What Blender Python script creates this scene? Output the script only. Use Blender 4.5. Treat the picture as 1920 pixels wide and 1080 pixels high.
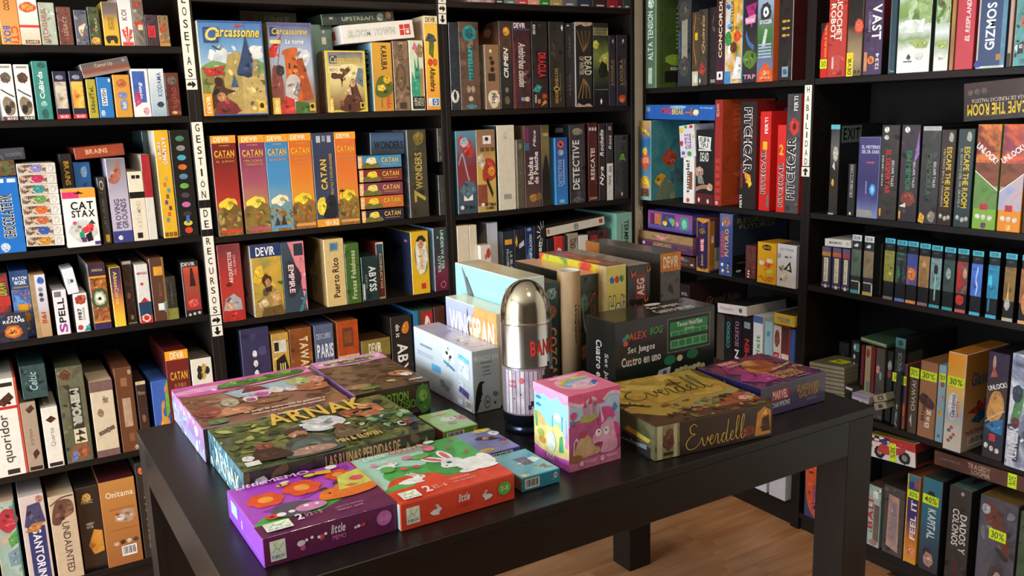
import bpy, bmesh, math, random
from mathutils import Vector, Matrix
for o in list(bpy.data.objects): bpy.data.objects.remove(o)
sc = bpy.context.scene
COL = sc.collection
# ---------------------------------------------------------------- camera
cam_d = bpy.data.cameras.new('camera'); cam = bpy.data.objects.new('camera', cam_d); COL.objects.link(cam)
F_PX, YAW, PITCH, ROLL = 1650.87, .5434, .1972, .0306
CAM = Vector((-.5669, -2.6501, 1.426))
fw = Vector((math.sin(YAW)*math.cos(PITCH), math.cos(YAW)*math.cos(PITCH), -math.sin(PITCH)))
rt0 = Vector((math.cos(YAW), -math.sin(YAW), 0)); dn0 = fw.cross(rt0)
rt = rt0*math.cos(ROLL)+dn0*math.sin(ROLL); dn = -rt0*math.sin(ROLL)+dn0*math.cos(ROLL)
cam.matrix_world = Matrix(((rt.x, -dn.x, -fw.x, CAM.x), (rt.y, -dn.y, -fw.y, CAM.y), (rt.z, -dn.z, -fw.z, CAM.z), (0, 0, 0, 1)))
cam_d.sensor_width = 36; cam_d.lens = F_PX/1920*36; cam_d.clip_start = .05
sc.camera = cam
# ---------------------------------------------------------------- world, daylight, exposure
w = bpy.data.worlds.new('world'); sc.world = w; w.use_nodes = True
w.node_tree.nodes['Background'].inputs[0].default_value = (.62, .75, 1, 1)
w.node_tree.nodes['Background'].inputs[1].default_value = .8
vs = sc.view_settings
vs.view_transform = 'Standard'; vs.look = 'None'; vs.exposure = -0.3; vs.gamma = 1; vs.use_curve_mapping = False
def area(name, loc, target, sx, sy, power, col):
    l = bpy.data.lights.new(name, 'AREA'); l.shape = 'RECTANGLE'; l.size = sx; l.size_y = sy; l.energy = power; l.color = col
    o = bpy.data.objects.new(name, l); COL.objects.link(o); o.location = loc
    o.rotation_euler = (Vector(target)-Vector(loc)).to_track_quat('-Z', 'Y').to_euler(); return o
# daylight through the shop window in the wall to the left of the camera
area('window_daylight', (-3.12, -1.25, 1.2), (0, -1.25, 1.2), 2.2, 2.1, 270, (.84, .92, 1))
def spot(name, loc, target, power, size=75):
    l = bpy.data.lights.new(name, 'SPOT'); l.energy = power; l.color = (1, .80, .56); l.spot_size = math.radians(size); l.spot_blend = .8
    l.shadow_soft_size = .045
    o = bpy.data.objects.new(name, l); COL.objects.link(o); o.location = loc
    o.rotation_euler = (Vector(target)-Vector(loc)).to_track_quat('-Z', 'Y').to_euler(); return o
# warm ceiling spots of the shop
SPOTS = [((-.45, -1.55, 2.56), (-.35, .1, 1.25), 40, 80), ((.45, -1.45, 2.56), (.35, .1, 1.35), 52, 80), ((.75, -1.5, 2.56), (1.3, .1, 1.1), 30, 80),
         ((.25, -1.75, 2.56), (1.75, -1.25, 1.55), 38, 70), ((.35, -2.3, 2.56), (.4, -1.1, .75), 25, 80)]
for i, (l, t, p, s) in enumerate(SPOTS): spot('ceiling_spot', l, t, p, s)
# ---------------------------------------------------------------- helpers: pixel -> place
def ray(x, y): return rt*((x-960)/F_PX)+dn*((y-540)/F_PX)+fw
XR = 1.6848                                     # front plane of the right-hand bookcases; the left-hand ones stand at Y = 0
CROP = {'a1': (0, 0, 4.5), 'a2': (0, 220, 4.155), 'a3': (0, 460, 4.5), 'a4': (0, 640, 4.5), 'a5': (0, 840, 4.5), 'b1': (340, 0, 3.692), 'b2': (340, 210, 3.692),
 'b3': (380, 410, 4), 'b4': (390, 560, 4.174), 'c1': (800, 0, 4.571), 'c2': (800, 200, 4.571), 'c3': (820, 370, 4.8), 'd1': (1170, 0, 5.189), 'd2': (1170, 160, 4.154),
 'd3': (1170, 370, 5.189), 'd4': (1170, 520, 4.085), 'e1': (1500, 0, 4.5), 'e2': (1500, 200, 4.155), 'e3': (1500, 420, 4.5), 'e4': (1500, 600, 4.155), 'e5': (1560, 780, 3.6), 'p': (0, 0, 1)}
def on_wall(side, crop, p, rec):
    """point of the photograph on a bookcase's front plane, rec metres behind it: (along the shelf, height)"""
    x0, y0, s = CROP[crop]; v = ray(x0+p[0]/s, y0+p[1]/s)
    if side == 'L': q = CAM+v*((rec-CAM.y)/v.y); return q.x, q.z
    q = CAM+v*((XR+rec-CAM.x)/v.x); return -q.y, q.z
# ---------------------------------------------------------------- materials
def lin(h):
    c = [int(h[i:i+2], 16)/255 for i in (0, 2, 4)]
    return tuple(x/12.92 if x <= .04045 else ((x+.055)/1.055)**2.4 for x in c)+(1,)
MATS = {}
PAINT = [True]
INK = .42
def new_mat(name):
    m = bpy.data.materials.new(name); m.use_nodes = True
    nt = m.node_tree; return m, nt, nt.nodes['Principled BSDF']
def node(nt, t, **k):
    n = nt.nodes.new(t)
    for a, b in k.items(): setattr(n, a, b)
    return n
def mat(spec, rough=.38, wrap=False):
    """'rrggbb' | 'g:bottom,..,top' vertical print gradient | 'n:scale:c1,c2,..' printed painting"""
    key = (spec, rough, wrap)
    if key in MATS: return MATS[key]
    m, nt, b = new_mat('print'); L = nt.links.new
    b.inputs['Roughness'].default_value = rough
    tc = node(nt, 'ShaderNodeTexCoord')
    if spec[1] == ':':
        f = spec.split(':'); cols = f[-1].split(',')
        nz = node(nt, 'ShaderNodeTexNoise'); L(tc.outputs['Object'], nz.inputs['Vector'])
        rp = node(nt, 'ShaderNodeValToRGB'); cr = rp.color_ramp
        while len(cr.elements) < len(cols): cr.elements.new(.5)
        if f[0] == 'g':
            sx = node(nt, 'ShaderNodeSeparateXYZ'); L(tc.outputs['UV'], sx.inputs[0])
            nz.inputs['Scale'].default_value = 22; nz.inputs['Detail'].default_value = 4
            ad = node(nt, 'ShaderNodeMath', operation='MULTIPLY_ADD'); L(nz.outputs['Fac'], ad.inputs[0]); ad.inputs[1].default_value = .22
            L(sx.outputs['Y'], ad.inputs[2]); sb = node(nt, 'ShaderNodeMath', operation='SUBTRACT'); L(ad.outputs[0], sb.inputs[0]); sb.inputs[1].default_value = .11
            L(sb.outputs[0], rp.inputs[0]); pos = [i/(len(cols)-1) for i in range(len(cols))]
        else:
            nz.inputs['Scale'].default_value = float(f[1]); nz.inputs['Detail'].default_value = 5; nz.inputs['Distortion'].default_value = .8; nz.inputs['Roughness'].default_value = .62
            L(nz.outputs['Fac'], rp.inputs[0]); pos = [.3+.4*i/(len(cols)-1) for i in range(len(cols))]
        for e, p, c in zip(cr.elements, pos, cols): e.position = p; e.color = lin(c)
        L(rp.outputs[0], b.inputs['Base Color'])
    else:                                        # printed flat colour with a little ink, paper and wear variation and painted wrap reflection
        nz = node(nt, 'ShaderNodeTexNoise'); nz.inputs['Scale'].default_value = 48; nz.inputs['Detail'].default_value = 5; nz.inputs['Distortion'].default_value = .6; L(tc.outputs['Object'], nz.inputs['Vector'])
        rp = node(nt, 'ShaderNodeValToRGB'); c = lin(spec)
        for e, p, k in zip(rp.color_ramp.elements, (.32, .68), ((.8, 1.12) if rough == INK else (.93, 1.04))): e.position = p; e.color = tuple(min(1, x*k) for x in c[:3])+(1,)
        L(nz.outputs['Fac'], rp.inputs[0]); L(rp.outputs[0], b.inputs['Base Color'])
    if wrap:                                     # clear shrink wrap: a glossy coat with fine wrinkles
        b.inputs['Coat Weight'].default_value = .55; b.inputs['Coat Roughness'].default_value = .12
        n2 = node(nt, 'ShaderNodeTexNoise'); n2.inputs['Scale'].default_value = 26; n2.inputs['Detail'].default_value = 3; n2.inputs['Distortion'].default_value = 1.2
        L(tc.outputs['Object'], n2.inputs['Vector']); bp = node(nt, 'ShaderNodeBump'); bp.inputs['Strength'].default_value = .25; bp.inputs['Distance'].default_value = .004
        L(n2.outputs['Fac'], bp.inputs['Height']); L(bp.outputs[0], b.inputs['Coat Normal'])
    MATS[key] = m; return m
def grain(name, c1, c2, rough, axis=0, scale=9, stretch=14, bump=.02, spec=.5, vary=.18):
    m, nt, b = new_mat(name); L = nt.links.new
    tc = node(nt, 'ShaderNodeTexCoord'); mp = node(nt, 'ShaderNodeMapping'); L(tc.outputs['Object'], mp.inputs[0])
    sv = [stretch]*3; sv[axis] = 1; mp.inputs['Scale'].default_value = sv
    oi = node(nt, 'ShaderNodeObjectInfo'); av = node(nt, 'ShaderNodeVectorMath', operation='MULTIPLY_ADD')
    L(oi.outputs['Random'], av.inputs[0]); av.inputs[1].default_value = (37, 19, 23); L(mp.outputs[0], av.inputs[2])
    nz = node(nt, 'ShaderNodeTexNoise'); nz.inputs['Scale'].default_value = scale; nz.inputs['Detail'].default_value = 6; nz.inputs['Distortion'].default_value = .4
    L(av.outputs[0], nz.inputs['Vector'])
    rp = node(nt, 'ShaderNodeValToRGB'); rp.color_ramp.elements[0].position = .3; rp.color_ramp.elements[1].position = .72
    rp.color_ramp.elements[0].color = lin(c1); rp.color_ramp.elements[1].color = lin(c2); L(nz.outputs['Fac'], rp.inputs[0])
    hs = node(nt, 'ShaderNodeHueSaturation'); L(rp.outputs[0], hs.inputs['Color'])
    mr = node(nt, 'ShaderNodeMapRange'); mr.inputs[3].default_value = 1-vary; mr.inputs[4].default_value = 1+vary; L(oi.outputs['Random'], mr.inputs[0]); L(mr.outputs[0], hs.inputs['Value'])
    L(hs.outputs[0], b.inputs['Base Color']); b.inputs['Roughness'].default_value = rough; b.inputs['Specular IOR Level'].default_value = spec
    bp = node(nt, 'ShaderNodeBump'); bp.inputs['Strength'].default_value = bump*10; bp.inputs['Distance'].default_value = .0008
    L(nz.outputs['Fac'], bp.inputs['Height']); L(bp.outputs[0], b.inputs['Normal'])
    return m
# ---------------------------------------------------------------- mesh building
class MB:
    def __init__(s): s.v = []; s.f = []; s.m = []; s.uv = []; s.mats = []; s.smooth = []
    def slot(s, m):
        if m not in s.mats: s.mats.append(m)
        return s.mats.index(m)
    def face(s, pts, m, uvs=None, smooth=False):
        k = len(s.v); s.v += [tuple(p) for p in pts]; s.f.append(tuple(range(k, k+len(pts)))); s.m.append(s.slot(m)); s.uv.append(uvs or [(0, 0)]*len(pts)); s.smooth.append(smooth)
    def poly(s, verts, faces, m, uvs=None, smooth=False):
        k = len(s.v); s.v += [tuple(p) for p in verts]; si = s.slot(m)
        for f in faces:
            s.f.append(tuple(k+i for i in f)); s.m.append(si); s.uv.append([uvs[i] for i in f] if uvs else [(0, 0)]*len(f)); s.smooth.append(smooth)
    def box(s, lo, hi, m, bev=.0, mats=None):
        """chamfered box; mats: dict of face letter -> material (F front -y, B back, L -x, R +x, T top, D bottom)"""
        x0, y0, z0 = lo; x1, y1, z1 = hi; b = min(bev, (x1-x0)/3, (y1-y0)/3, (z1-z0)/3); g = mats or {}
        C = {}
        for i, x in ((0, x0), (1, x1)):
            for j, y in ((0, y0), (1, y1)):
                for k, z in ((0, z0), (1, z1)):
                    sx, sy, sz = (b if i == 0 else -b), (b if j == 0 else -b), (b if k == 0 else -b)
                    C[i, j, k] = ((x, y+sy, z+sz), (x+sx, y, z+sz), (x+sx, y+sy, z))
        U = lambda a, l, h: (a-l)/(h-l)
        def q(keys, ax, let, uf):
            pts = [C[k][ax] for k in keys]; s.face(pts, g.get(let, m), [uf(p) for p in pts])
        q([(0, 0, 0), (1, 0, 0), (1, 0, 1), (0, 0, 1)], 1, 'F', lambda p: (U(p[0], x0, x1), U(p[2], z0, z1)))
        q([(1, 1, 0), (0, 1, 0), (0, 1, 1), (1, 1, 1)], 1, 'B', lambda p: (1-U(p[0], x0, x1), U(p[2], z0, z1)))
        q([(0, 1, 0), (0, 0, 0), (0, 0, 1), (0, 1, 1)], 0, 'L', lambda p: (1-U(p[1], y0, y1), U(p[2], z0, z1)))
        q([(1, 0, 0), (1, 1, 0), (1, 1, 1), (1, 0, 1)], 0, 'R', lambda p: (U(p[1], y0, y1), U(p[2], z0, z1)))
        q([(0, 0, 1), (1, 0, 1), (1, 1, 1), (0, 1, 1)], 2, 'T', lambda p: (U(p[0], x0, x1), U(p[1], y0, y1)))
        q([(0, 1, 0), (1, 1, 0), (1, 0, 0), (0, 0, 0)], 2, 'D', lambda p: (U(p[0], x0, x1), U(p[1], y0, y1)))
        if b > 0:
            e = g.get('E', g.get('F', m))
            for j in (0, 1):
                for k in (0, 1): s.face([C[0, j, k][1], C[1, j, k][1], C[1, j, k][2], C[0, j, k][2]][::(1 if (j == 0) == (k == 1) else -1)], e, [(.5, k)]*4)
            for i in (0, 1):
                for k in (0, 1): s.face([C[i, 0, k][0], C[i, 1, k][0], C[i, 1, k][2], C[i, 0, k][2]][::(-1 if (i == 0) == (k == 1) else 1)], e, [(.5, k)]*4)
                for j in (0, 1): s.face([C[i, j, 0][0], C[i, j, 1][0], C[i, j, 1][1], C[i, j, 0][1]][::(-1 if (i == 0) == (j == 0) else 1)], e, [(.5, 0), (.5, 1), (.5, 1), (.5, 0)])
            for i in (0, 1):
                for j in (0, 1):
                    for k in (0, 1): s.face(C[i, j, k][::(-1 if (i+j+k) % 2 else 1)], e, [(.5, k)]*3)
    def tube(s, prof, m, n=48, smooth=True, uvw=1):
        """lathe around z: prof = [(r, z)...]"""
        for (r0, z0), (r1, z1) in zip(prof, prof[1:]):
            for i in range(n):
                a, b2 = 2*math.pi*i/n, 2*math.pi*(i+1)/n
                P = lambda r, t, z: (r*math.cos(t), r*math.sin(t), z)
                pts = [P(r0, a, z0), P(r0, b2, z0), P(r1, b2, z1), P(r1, a, z1)]
                if r0 == 0: pts = pts[1:]
                elif r1 == 0: pts = pts[:3]
                s.face(pts, m, [(i/n, 0)]*len(pts), smooth)
    def build(s, name, parent=None, loc=(0, 0, 0), rot=(0, 0, 0), merge=False):
        me = bpy.data.meshes.new(name); me.from_pydata(s.v, [], s.f)
        for m in s.mats: me.materials.append(m)
        me.polygons.foreach_set('material_index', s.m); me.polygons.foreach_set('use_smooth', s.smooth)
        ul = me.uv_layers.new(name='UVMap'); flat = [c for f in s.uv for p in f for c in p]; ul.data.foreach_set('uv', flat)
        if merge:
            bm = bmesh.new(); bm.from_mesh(me); bmesh.ops.remove_doubles(bm, verts=bm.verts, dist=1e-5); bm.to_mesh(me); bm.free()
        me.update()
        o = bpy.data.objects.new(name, me); COL.objects.link(o); o.parent = parent; o.location = loc; o.rotation_euler = rot
        return o
LABELS = {}
def tag(o, label=None, cat=None, group=None, kind=None):
    if label: o['label'] = label; LABELS[label] = LABELS.get(label, 0)+1
    if cat: o['category'] = cat
    if group: o['group'] = group
    if kind: o['kind'] = kind
    return o
def empty(name, loc=(0, 0, 0), rz=0):
    o = bpy.data.objects.new(name, None); COL.objects.link(o); o.location = loc; o.rotation_euler = (0, 0, rz); o.empty_display_size = .05; return o
def copy_tree(o, parent=None):
    c = o.copy(); COL.objects.link(c); c.parent = parent
    for ch in list(o.children): copy_tree(ch, c)
    return c
# ---------------------------------------------------------------- lettering
GL = {}
def glyph(ch, bold):
    k = (ch, bold)
    if k in GL: return GL[k]
    def run(t):
        cu = bpy.data.curves.new('g', 'FONT'); cu.body = t; cu.resolution_u = 3; cu.offset = .064 if bold == 2 else .024 if bold else .008
        ob = bpy.data.objects.new('g', cu); COL.objects.link(ob); dg = bpy.context.evaluated_depsgraph_get()
        me = bpy.data.meshes.new_from_object(ob.evaluated_get(dg)); v = [(p.co.x, p.co.y) for p in me.vertices]; f = [tuple(q.vertices) for q in me.polygons]
        bpy.data.objects.remove(ob); bpy.data.curves.remove(cu); bpy.data.meshes.remove(me); return v, f
    if ch == ' ': GL[k] = ([], [], .3); return GL[k]
    v, f = run(ch); mx = max([p[0] for p in v] or [0]); mn = min([p[0] for p in v] or [0])
    if bold == 2: GL[k] = ([(p[0]-mn-.04, p[1]) for p in v], f, mx-mn-.08+.07); return GL[k]     # outline weight, set on the bold letters
    GL[k] = ([(p[0]-mn, p[1]) for p in v], f, mx-mn+.07); return GL[k]
def text_geo(txt, bold=True, slant=0, frame=None):
    V, Fc, x = [], [], 0
    for ch in txt:
        v, f, a = glyph(ch, bold); k = len(V)
        V += [(p[0]+x+slant*p[1], p[1]) for p in v]; Fc += [tuple(k+i for i in q) for q in f]; x += a
    x0, x1 = min(p[0] for p in V), max(p[0] for p in V); y0, y1 = min(p[1] for p in V), max(p[1] for p in V)
    if bold == 2: x0 += .04; x1 -= .04; y0 += .04; y1 -= .04
    return [((p[0]-x0)/max(x1-x0, 1e-6), (p[1]-y0)/max(y1-y0, 1e-6)) for p in V], Fc
def smooth_path(pts, n=6):
    out = []
    for i in range(len(pts)-1):
        p0, p1, p2, p3 = pts[max(i-1, 0)], pts[i], pts[i+1], pts[min(i+2, len(pts)-1)]
        for k in range(n):
            t = k/n
            out.append(tuple(.5*(2*p1[a]+(p2[a]-p0[a])*t+(2*p0[a]-5*p1[a]+4*p2[a]-p3[a])*t*t+(3*p1[a]-p0[a]-3*p2[a]+p3[a])*t**3) for a in (0, 1)))
    return out+[pts[-1]]
def smooth_loop(P, n=4):
    out = []; N = len(P)
    for i in range(N):
        p0, p1, p2, p3 = P[i-1], P[i], P[(i+1) % N], P[(i+2) % N]
        for k in range(n):
            out.append(catmull(p0, p1, p2, p3, k/n))
    return out
def catmull(p0, p1, p2, p3, t):
    return tuple(.5*(2*p1[a]+(p2[a]-p0[a])*t+(2*p0[a]-5*p1[a]+4*p2[a]-p3[a])*t*t+(3*p1[a]-p0[a]-3*p2[a]+p3[a])*t**3) for a in (0, 1))
def ribbon(pts, wd):
    """pen stroke: broad on downstrokes"""
    V, Fc = [], []
    for i, p in enumerate(pts):
        a, b = pts[max(i-1, 0)], pts[min(i+1, len(pts)-1)]; dx, dy = b[0]-a[0], b[1]-a[1]; l = math.hypot(dx, dy) or 1
        q = wd*(.55+.45*max(0, -dy/l)); V += [(p[0]-dy/l*q, p[1]+dx/l*q), (p[0]+dy/l*q, p[1]-dx/l*q)]
        if i: k = 2*i; Fc.append((k-2, k-1, k+1, k))
    return V, Fc
SCRIPT = [(.62, .88), (.47, 1.0), (.27, .88), (.32, .65), (.52, .58), (.28, .5), (.08, .25), (.2, .0), (.5, .0), (.72, .15), (.85, .38), (.93, .1), (1.0, .02), (1.1, .2), (1.15, .38), (1.2, .2),
 (1.35, .25), (1.42, .36), (1.34, .4), (1.26, .2), (1.34, .02), (1.48, .12), (1.56, .36), (1.62, .42), (1.67, .34), (1.65, .1), (1.72, .0), (1.82, .14), (1.98, .36), (2.05, .36), (1.93, .38), (1.85, .16), (1.94, .0), (2.06, .18),
 (2.2, .95), (2.1, .2), (2.16, .0), (2.26, .1), (2.41, .25), (2.46, .36), (2.38, .4), (2.3, .18), (2.39, .02), (2.54, .14), (2.72, .7), (2.74, .98), (2.65, .9), (2.58, .3), (2.66, .02), (2.8, .14), (2.98, .7), (3.0, 1.), (2.91, .9), (2.84, .3), (2.92, .0), (3.1, .14)]
# ---------------------------------------------------------------- printing on a box
def shade(c, k): return ''.join('%02x' % min(255, int(int(c[i:i+2], 16)*k+(12 if k > 1 else 0))) for i in (0, 2, 4))
def face_map(face, w, d, h, off):
    if face == 'F': return lambda u, v: ((u-.5)*w, -off, v*h)
    if face == 'L': return lambda u, v: (-w/2-off, (1-u)*d, v*h)
    if face == 'R': return lambda u, v: (w/2+off, u*d, v*h)
    return lambda u, v: ((u-.5)*w, v*d, h+off)
def draw(op, mb_pic, mb_txt, face, w, d, h, lay, mapper=None):
    k = op[0]; mp = (mapper or face_map)(face, w, d, h, .0002+.000012*lay)
    if k == 'r': _, a, b, c, e, col = op; P = [(a, b), (c, b), (c, e), (a, e)]
    elif k == 'e': _, a, b, c, e, col = op; P = [(a+c*math.cos(t*math.pi/10), b+e*math.sin(t*math.pi/10)) for t in range(20)]
    elif k == 'p':
        _, q, col = op; P = [(q[i], q[i+1]) for i in range(0, len(q), 2)]
        if len(P) >= 6: P = [(min(1, max(0, x)), min(1, max(0, y))) for x, y in smooth_loop(P)]
    elif k == 'd':                                 # scattered small brush marks
        _, u0, v0, u1, v1, n, cols, size = op; rn = random.Random(int(w*1e5)+n); cols = cols.split(','); fw_, fh_ = {'F': (w, h), 'T': (w, d)}.get(face, (d, h))
        for i in range(n):
            x, y = u0+rn.random()*(u1-u0), v0+rn.random()*(v1-v0); sz = size*(.4+rn.random()); st = .5+rn.random(); an = rn.random()*3.1
            B = []
            for j in range(7):
                t = j/7*2*math.pi; r = sz*(.55+.6*rn.random()); ex, ey = r*st*math.cos(t), r/st*math.sin(t); B.append((min(u1, max(u0, x+(ex*math.cos(an)-ey*math.sin(an))/fw_)), min(v1, max(v0, y+(ex*math.sin(an)+ey*math.cos(an))/fh_))))
            P = smooth_loop(B, 3); mp2 = face_map(face, w, d, h, .0002+.000012*(lay+i)); mb_pic.face([mp2(min(1, max(0, a)), min(1, max(0, b))) for a, b in P], mat(cols[i % len(cols)], INK), P)
        return
    if k in 'rep':
        fw_, fh_ = {'F': (w, h), 'T': (w, d)}.get(face, (d, h)); us, vs_ = [q[0] for q in P], [q[1] for q in P]; du, dv = max(us)-min(us), max(vs_)-min(vs_); small = min(du*fw_, dv*fh_)
        paint = PAINT[0] and mapper is None and k in 'ep' and col[1] != ':' and small > .009
        if paint and k == 'e':                     # hand-painted look: uneven outline
            rn = random.Random(int(op[1]*971+op[2]*577+lay)); P = [(op[1]+(x-op[1])*f, op[2]+(y-op[2])*f) for x, y in P for f in (.88+.22*rn.random(),)]
        mb_pic.face([mp(*p) for p in P], mat(col, INK), P)
        if paint:                                  # and a few brush marks inside the shape
            rn = random.Random(int(du*9999)+lay); uc, vc = sum(us)/len(us), sum(vs_)/len(vs_)
            for i in range(6):
                mp2 = face_map(face, w, d, h, .0002+.000012*(lay+1+i)); t = rn.random()*6.28; rr = .25*rn.random()**.5+.05; x, y = uc+rr*du*math.cos(t), vc+rr*dv*math.sin(t); sz = small*(.06+.1*rn.random()); an = rn.random()*3.1; st = .6+.9*rn.random(); B = []
                for j in range(6):
                    q = j/6*6.283; r = sz*(.6+.5*rn.random()); ex, ey = r*st*math.cos(q), r/st*math.sin(q); B.append((x+(ex*math.cos(an)-ey*math.sin(an))/fw_, y+(ex*math.sin(an)+ey*math.cos(an))/fh_))
                B = [(min(1, max(0, a)), min(1, max(0, b))) for a, b in smooth_loop(B, 2)]; mb_pic.face([mp2(*b) for b in B], mat(shade(col, (.72, 1.2, .84, 1.32, .6, 1.1)[i]), INK), B)
        return
    if k == 'w':                                   # handwritten word
        _, a, b, c, e, col, wd = op; pts = smooth_path(SCRIPT); V, Fc = ribbon(pts, wd); V = [(a+(x/3.1)*(c-a), b+y*(e-b)) for x, y in V]
        mb_txt.poly([mp(*p) for p in V], Fc, mat(col, INK)); return
    if k == 'l':                                   # drawn line
        _, q, wd, col = op; V, Fc = ribbon(smooth_path([(q[i], q[i+1]) for i in range(0, len(q), 2)]), wd); mb_pic.poly([mp(*p) for p in V], Fc, mat(col, INK)); return
    if k == 'a':                                   # word set at an angle: centre, length and height as shares of the face's width
        _, t, uc, vc, lw, lh, ang, col = op; V, Fc = text_geo(t); ca, sa = math.cos(math.radians(ang)), math.sin(math.radians(ang)); fw_, fh_ = {'F': (w, h), 'T': (w, d)}.get(face, (d, h))
        Q2 = [((x-.5)*lw, (y-.5)*lh) for x, y in V]; mb_txt.poly([mp(uc+x*ca-y*sa, vc+(x*sa+y*ca)*fw_/fh_) for x, y in Q2], Fc, mat(col, INK)); return
    if k == 'o':                                   # outlined word
        _, t, a, b, c, e, out, col, rot = op; mp0 = (mapper or face_map)(face, w, d, h, .0002+.000012*lay); V, Fc = text_geo(t, 2)
        R = {0: lambda x, y: (x, y), 90: lambda x, y: (1-y, x), -90: lambda x, y: (y, 1-x), 180: lambda x, y: (1-x, 1-y)}[rot]
        mb_txt.poly([mp0(a+R(*p)[0]*(c-a), b+R(*p)[1]*(e-b)) for p in V], Fc, mat(out, INK)); op = ('t', t, a, b, c, e, col, rot); k = 't'; mp = (mapper or face_map)(face, w, d, h, .0002+.000012*(lay+1))
    _, t, a, b, c, e, col, rot = op[:8]; V, Fc = text_geo(t, k != 'f', .25 if k == 'i' else 0)
    R = {0: lambda x, y: (x, y), 90: lambda x, y: (1-y, x), -90: lambda x, y: (y, 1-x), 180: lambda x, y: (1-x, 1-y)}[rot]
    mb_txt.poly([mp(a+R(*p)[0]*(c-a), b+R(*p)[1]*(e-b)) for p in V], Fc, mat(col, INK))
COST = lambda op: op[5] if op[0] == 'd' else 7 if op[0] in 'ep' else 2            # print layers that a mark takes up
def barcode(a, b, c, e, vert=False):
    o = [('r', a, b, c, e, 'f2f0ea')]; n = 9
    for i in range(n):
        t0 = .08+.84*i/n; t1 = t0+.84/n*(.35+.3*(i*7 % 3)/2)
        o.append(('r', a+(c-a)*t0, b+(e-b)*.18, a+(c-a)*t1, b+(e-b)*.9, '181818') if not vert else ('r', a+(c-a)*.1, b+(e-b)*t0, a+(c-a)*.85, b+(e-b)*t1, '181818'))
    return o
def game_box(w, d, h, loc, rot, mats, art, label, group, name='board_game_box', cat='game box', wrap=True, bev=.0012, flat=False):
    PAINT[0] = not flat
    g = {k: mat(v, .38, wrap) for k, v in mats.items()}
    base = MB(); base.box((-w/2, 0, 0), (w/2, d, h), g.get('S', g['F']), bev, {'F': g['F'], 'T': g.get('T', g.get('S', g['F'])), 'L': g.get('L', g.get('S', g['F'])), 'R': g.get('R', g.get('S', g['F'])), 'E': g.get('E', g['F'])})
    txt, best, stickers = MB(), None, []
    for face, ops in (art or {}).items():
        fa = {'F': w*h, 'T': w*d}.get(face, d*h)
        for op in ops:
            if op[0] in 'tfiwo':
                q = op[2:6] if op[0] != 'w' else op[1:5]; A = (q[2]-q[0])*(q[3]-q[1])*fa*(1 if face in 'FT' else .4)
                if best is None or A > best[0]: best = (A, face, op[1] if op[0] != 'w' else 'w')
    pics = {}
    for face, ops in (art or {}).items():
        if mats['F'][:2] == 'n:' and face == 'F' and w < .2:      # painted spines carry small brush marks
            pc = [c for c in mats['F'].split(':')[-1].split(',')]; ops = [('d', .02, .02, .98, .98, 14, ','.join(shade(c, k) for c in pc for k in (.8, 1.22)), min(w, h)*.13)]+list(ops)
        lay = 0
        for op in ops:
            l0 = lay; lay += COST(op)
            if op[0] == 's': stickers.append((op, face))
            elif op[0] in 'tfiwo' and best and face == best[1] and (op[1] if op[0] != 'w' else 'w') == best[2]: draw(op, txt, txt, face, w, d, h, l0)
            elif op[0] in 'repl' and face in 'FT': pics.setdefault(face, []).append((l0, op))
            else: draw(op, base, base, face, w, d, h, l0)
    # the main printed picture: the largest group of overlapping shapes on the shown face; the rest is printed on the box itself
    grp = []
    for face, L in pics.items():
        fx, fy = (w, h) if face == 'F' else (w, d); B = []
        for lay, op in L:
            if op[0] == 'r': q = op[1:5]
            elif op[0] == 'e': q = (op[1]-op[3], op[2]-op[4], op[1]+op[3], op[2]+op[4])
            else: q = (min(op[1][::2]), min(op[1][1::2]), max(op[1][::2]), max(op[1][1::2]))
            B.append((q[0]*fx, q[1]*fy, q[2]*fx, q[3]*fy))
        cl = list(range(len(B)))
        for i in range(len(B)):
            for j in range(i):
                a, b = B[i], B[j]; gap = max(0, max(a[0], b[0])-min(a[2], b[2]), max(a[1], b[1])-min(a[3], b[3])); sz = max(min(a[2]-a[0], a[3]-a[1]), min(b[2]-b[0], b[3]-b[1]))
                if gap <= .25*sz:
                    ci, cj = cl[i], cl[j]; cl = [cj if c == ci else c for c in cl]
        for c in set(cl): M = [i for i in range(len(B)) if cl[i] == c]; grp.append((sum((B[i][2]-B[i][0])*(B[i][3]-B[i][1]) for i in M), face, M))
    grp.sort(key=lambda g_: -g_[0]); picture = MB()
    for n, (A, face, M) in enumerate(grp):
        for i in M: draw(pics[face][i][1], picture if n == 0 else base, picture if n == 0 else base, face, w, d, h, pics[face][i][0])
    o = base.build(name, None, loc, rot); tag(o, label, cat, group)
    if picture.f: picture.build('cover_picture', o)
    if txt.f: txt.build('title_lettering', o)
    for (_, t, a, b, c, e, r), face in stickers:       # adhesive price sticker
        sp = MB(); draw(('r', a, b, c, e, 'd4ee1e'), sp, sp, face, w, d, h, 60); dx, dy = (c-a)*.12, (e-b)*.12
        draw(('f', t, a+dx, b+dy*1.6, c-dx, e-dy*1.6, '3a3a28', r), sp, sp, face, w, d, h, 66); sp.build('price_sticker', o)
    return o
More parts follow.
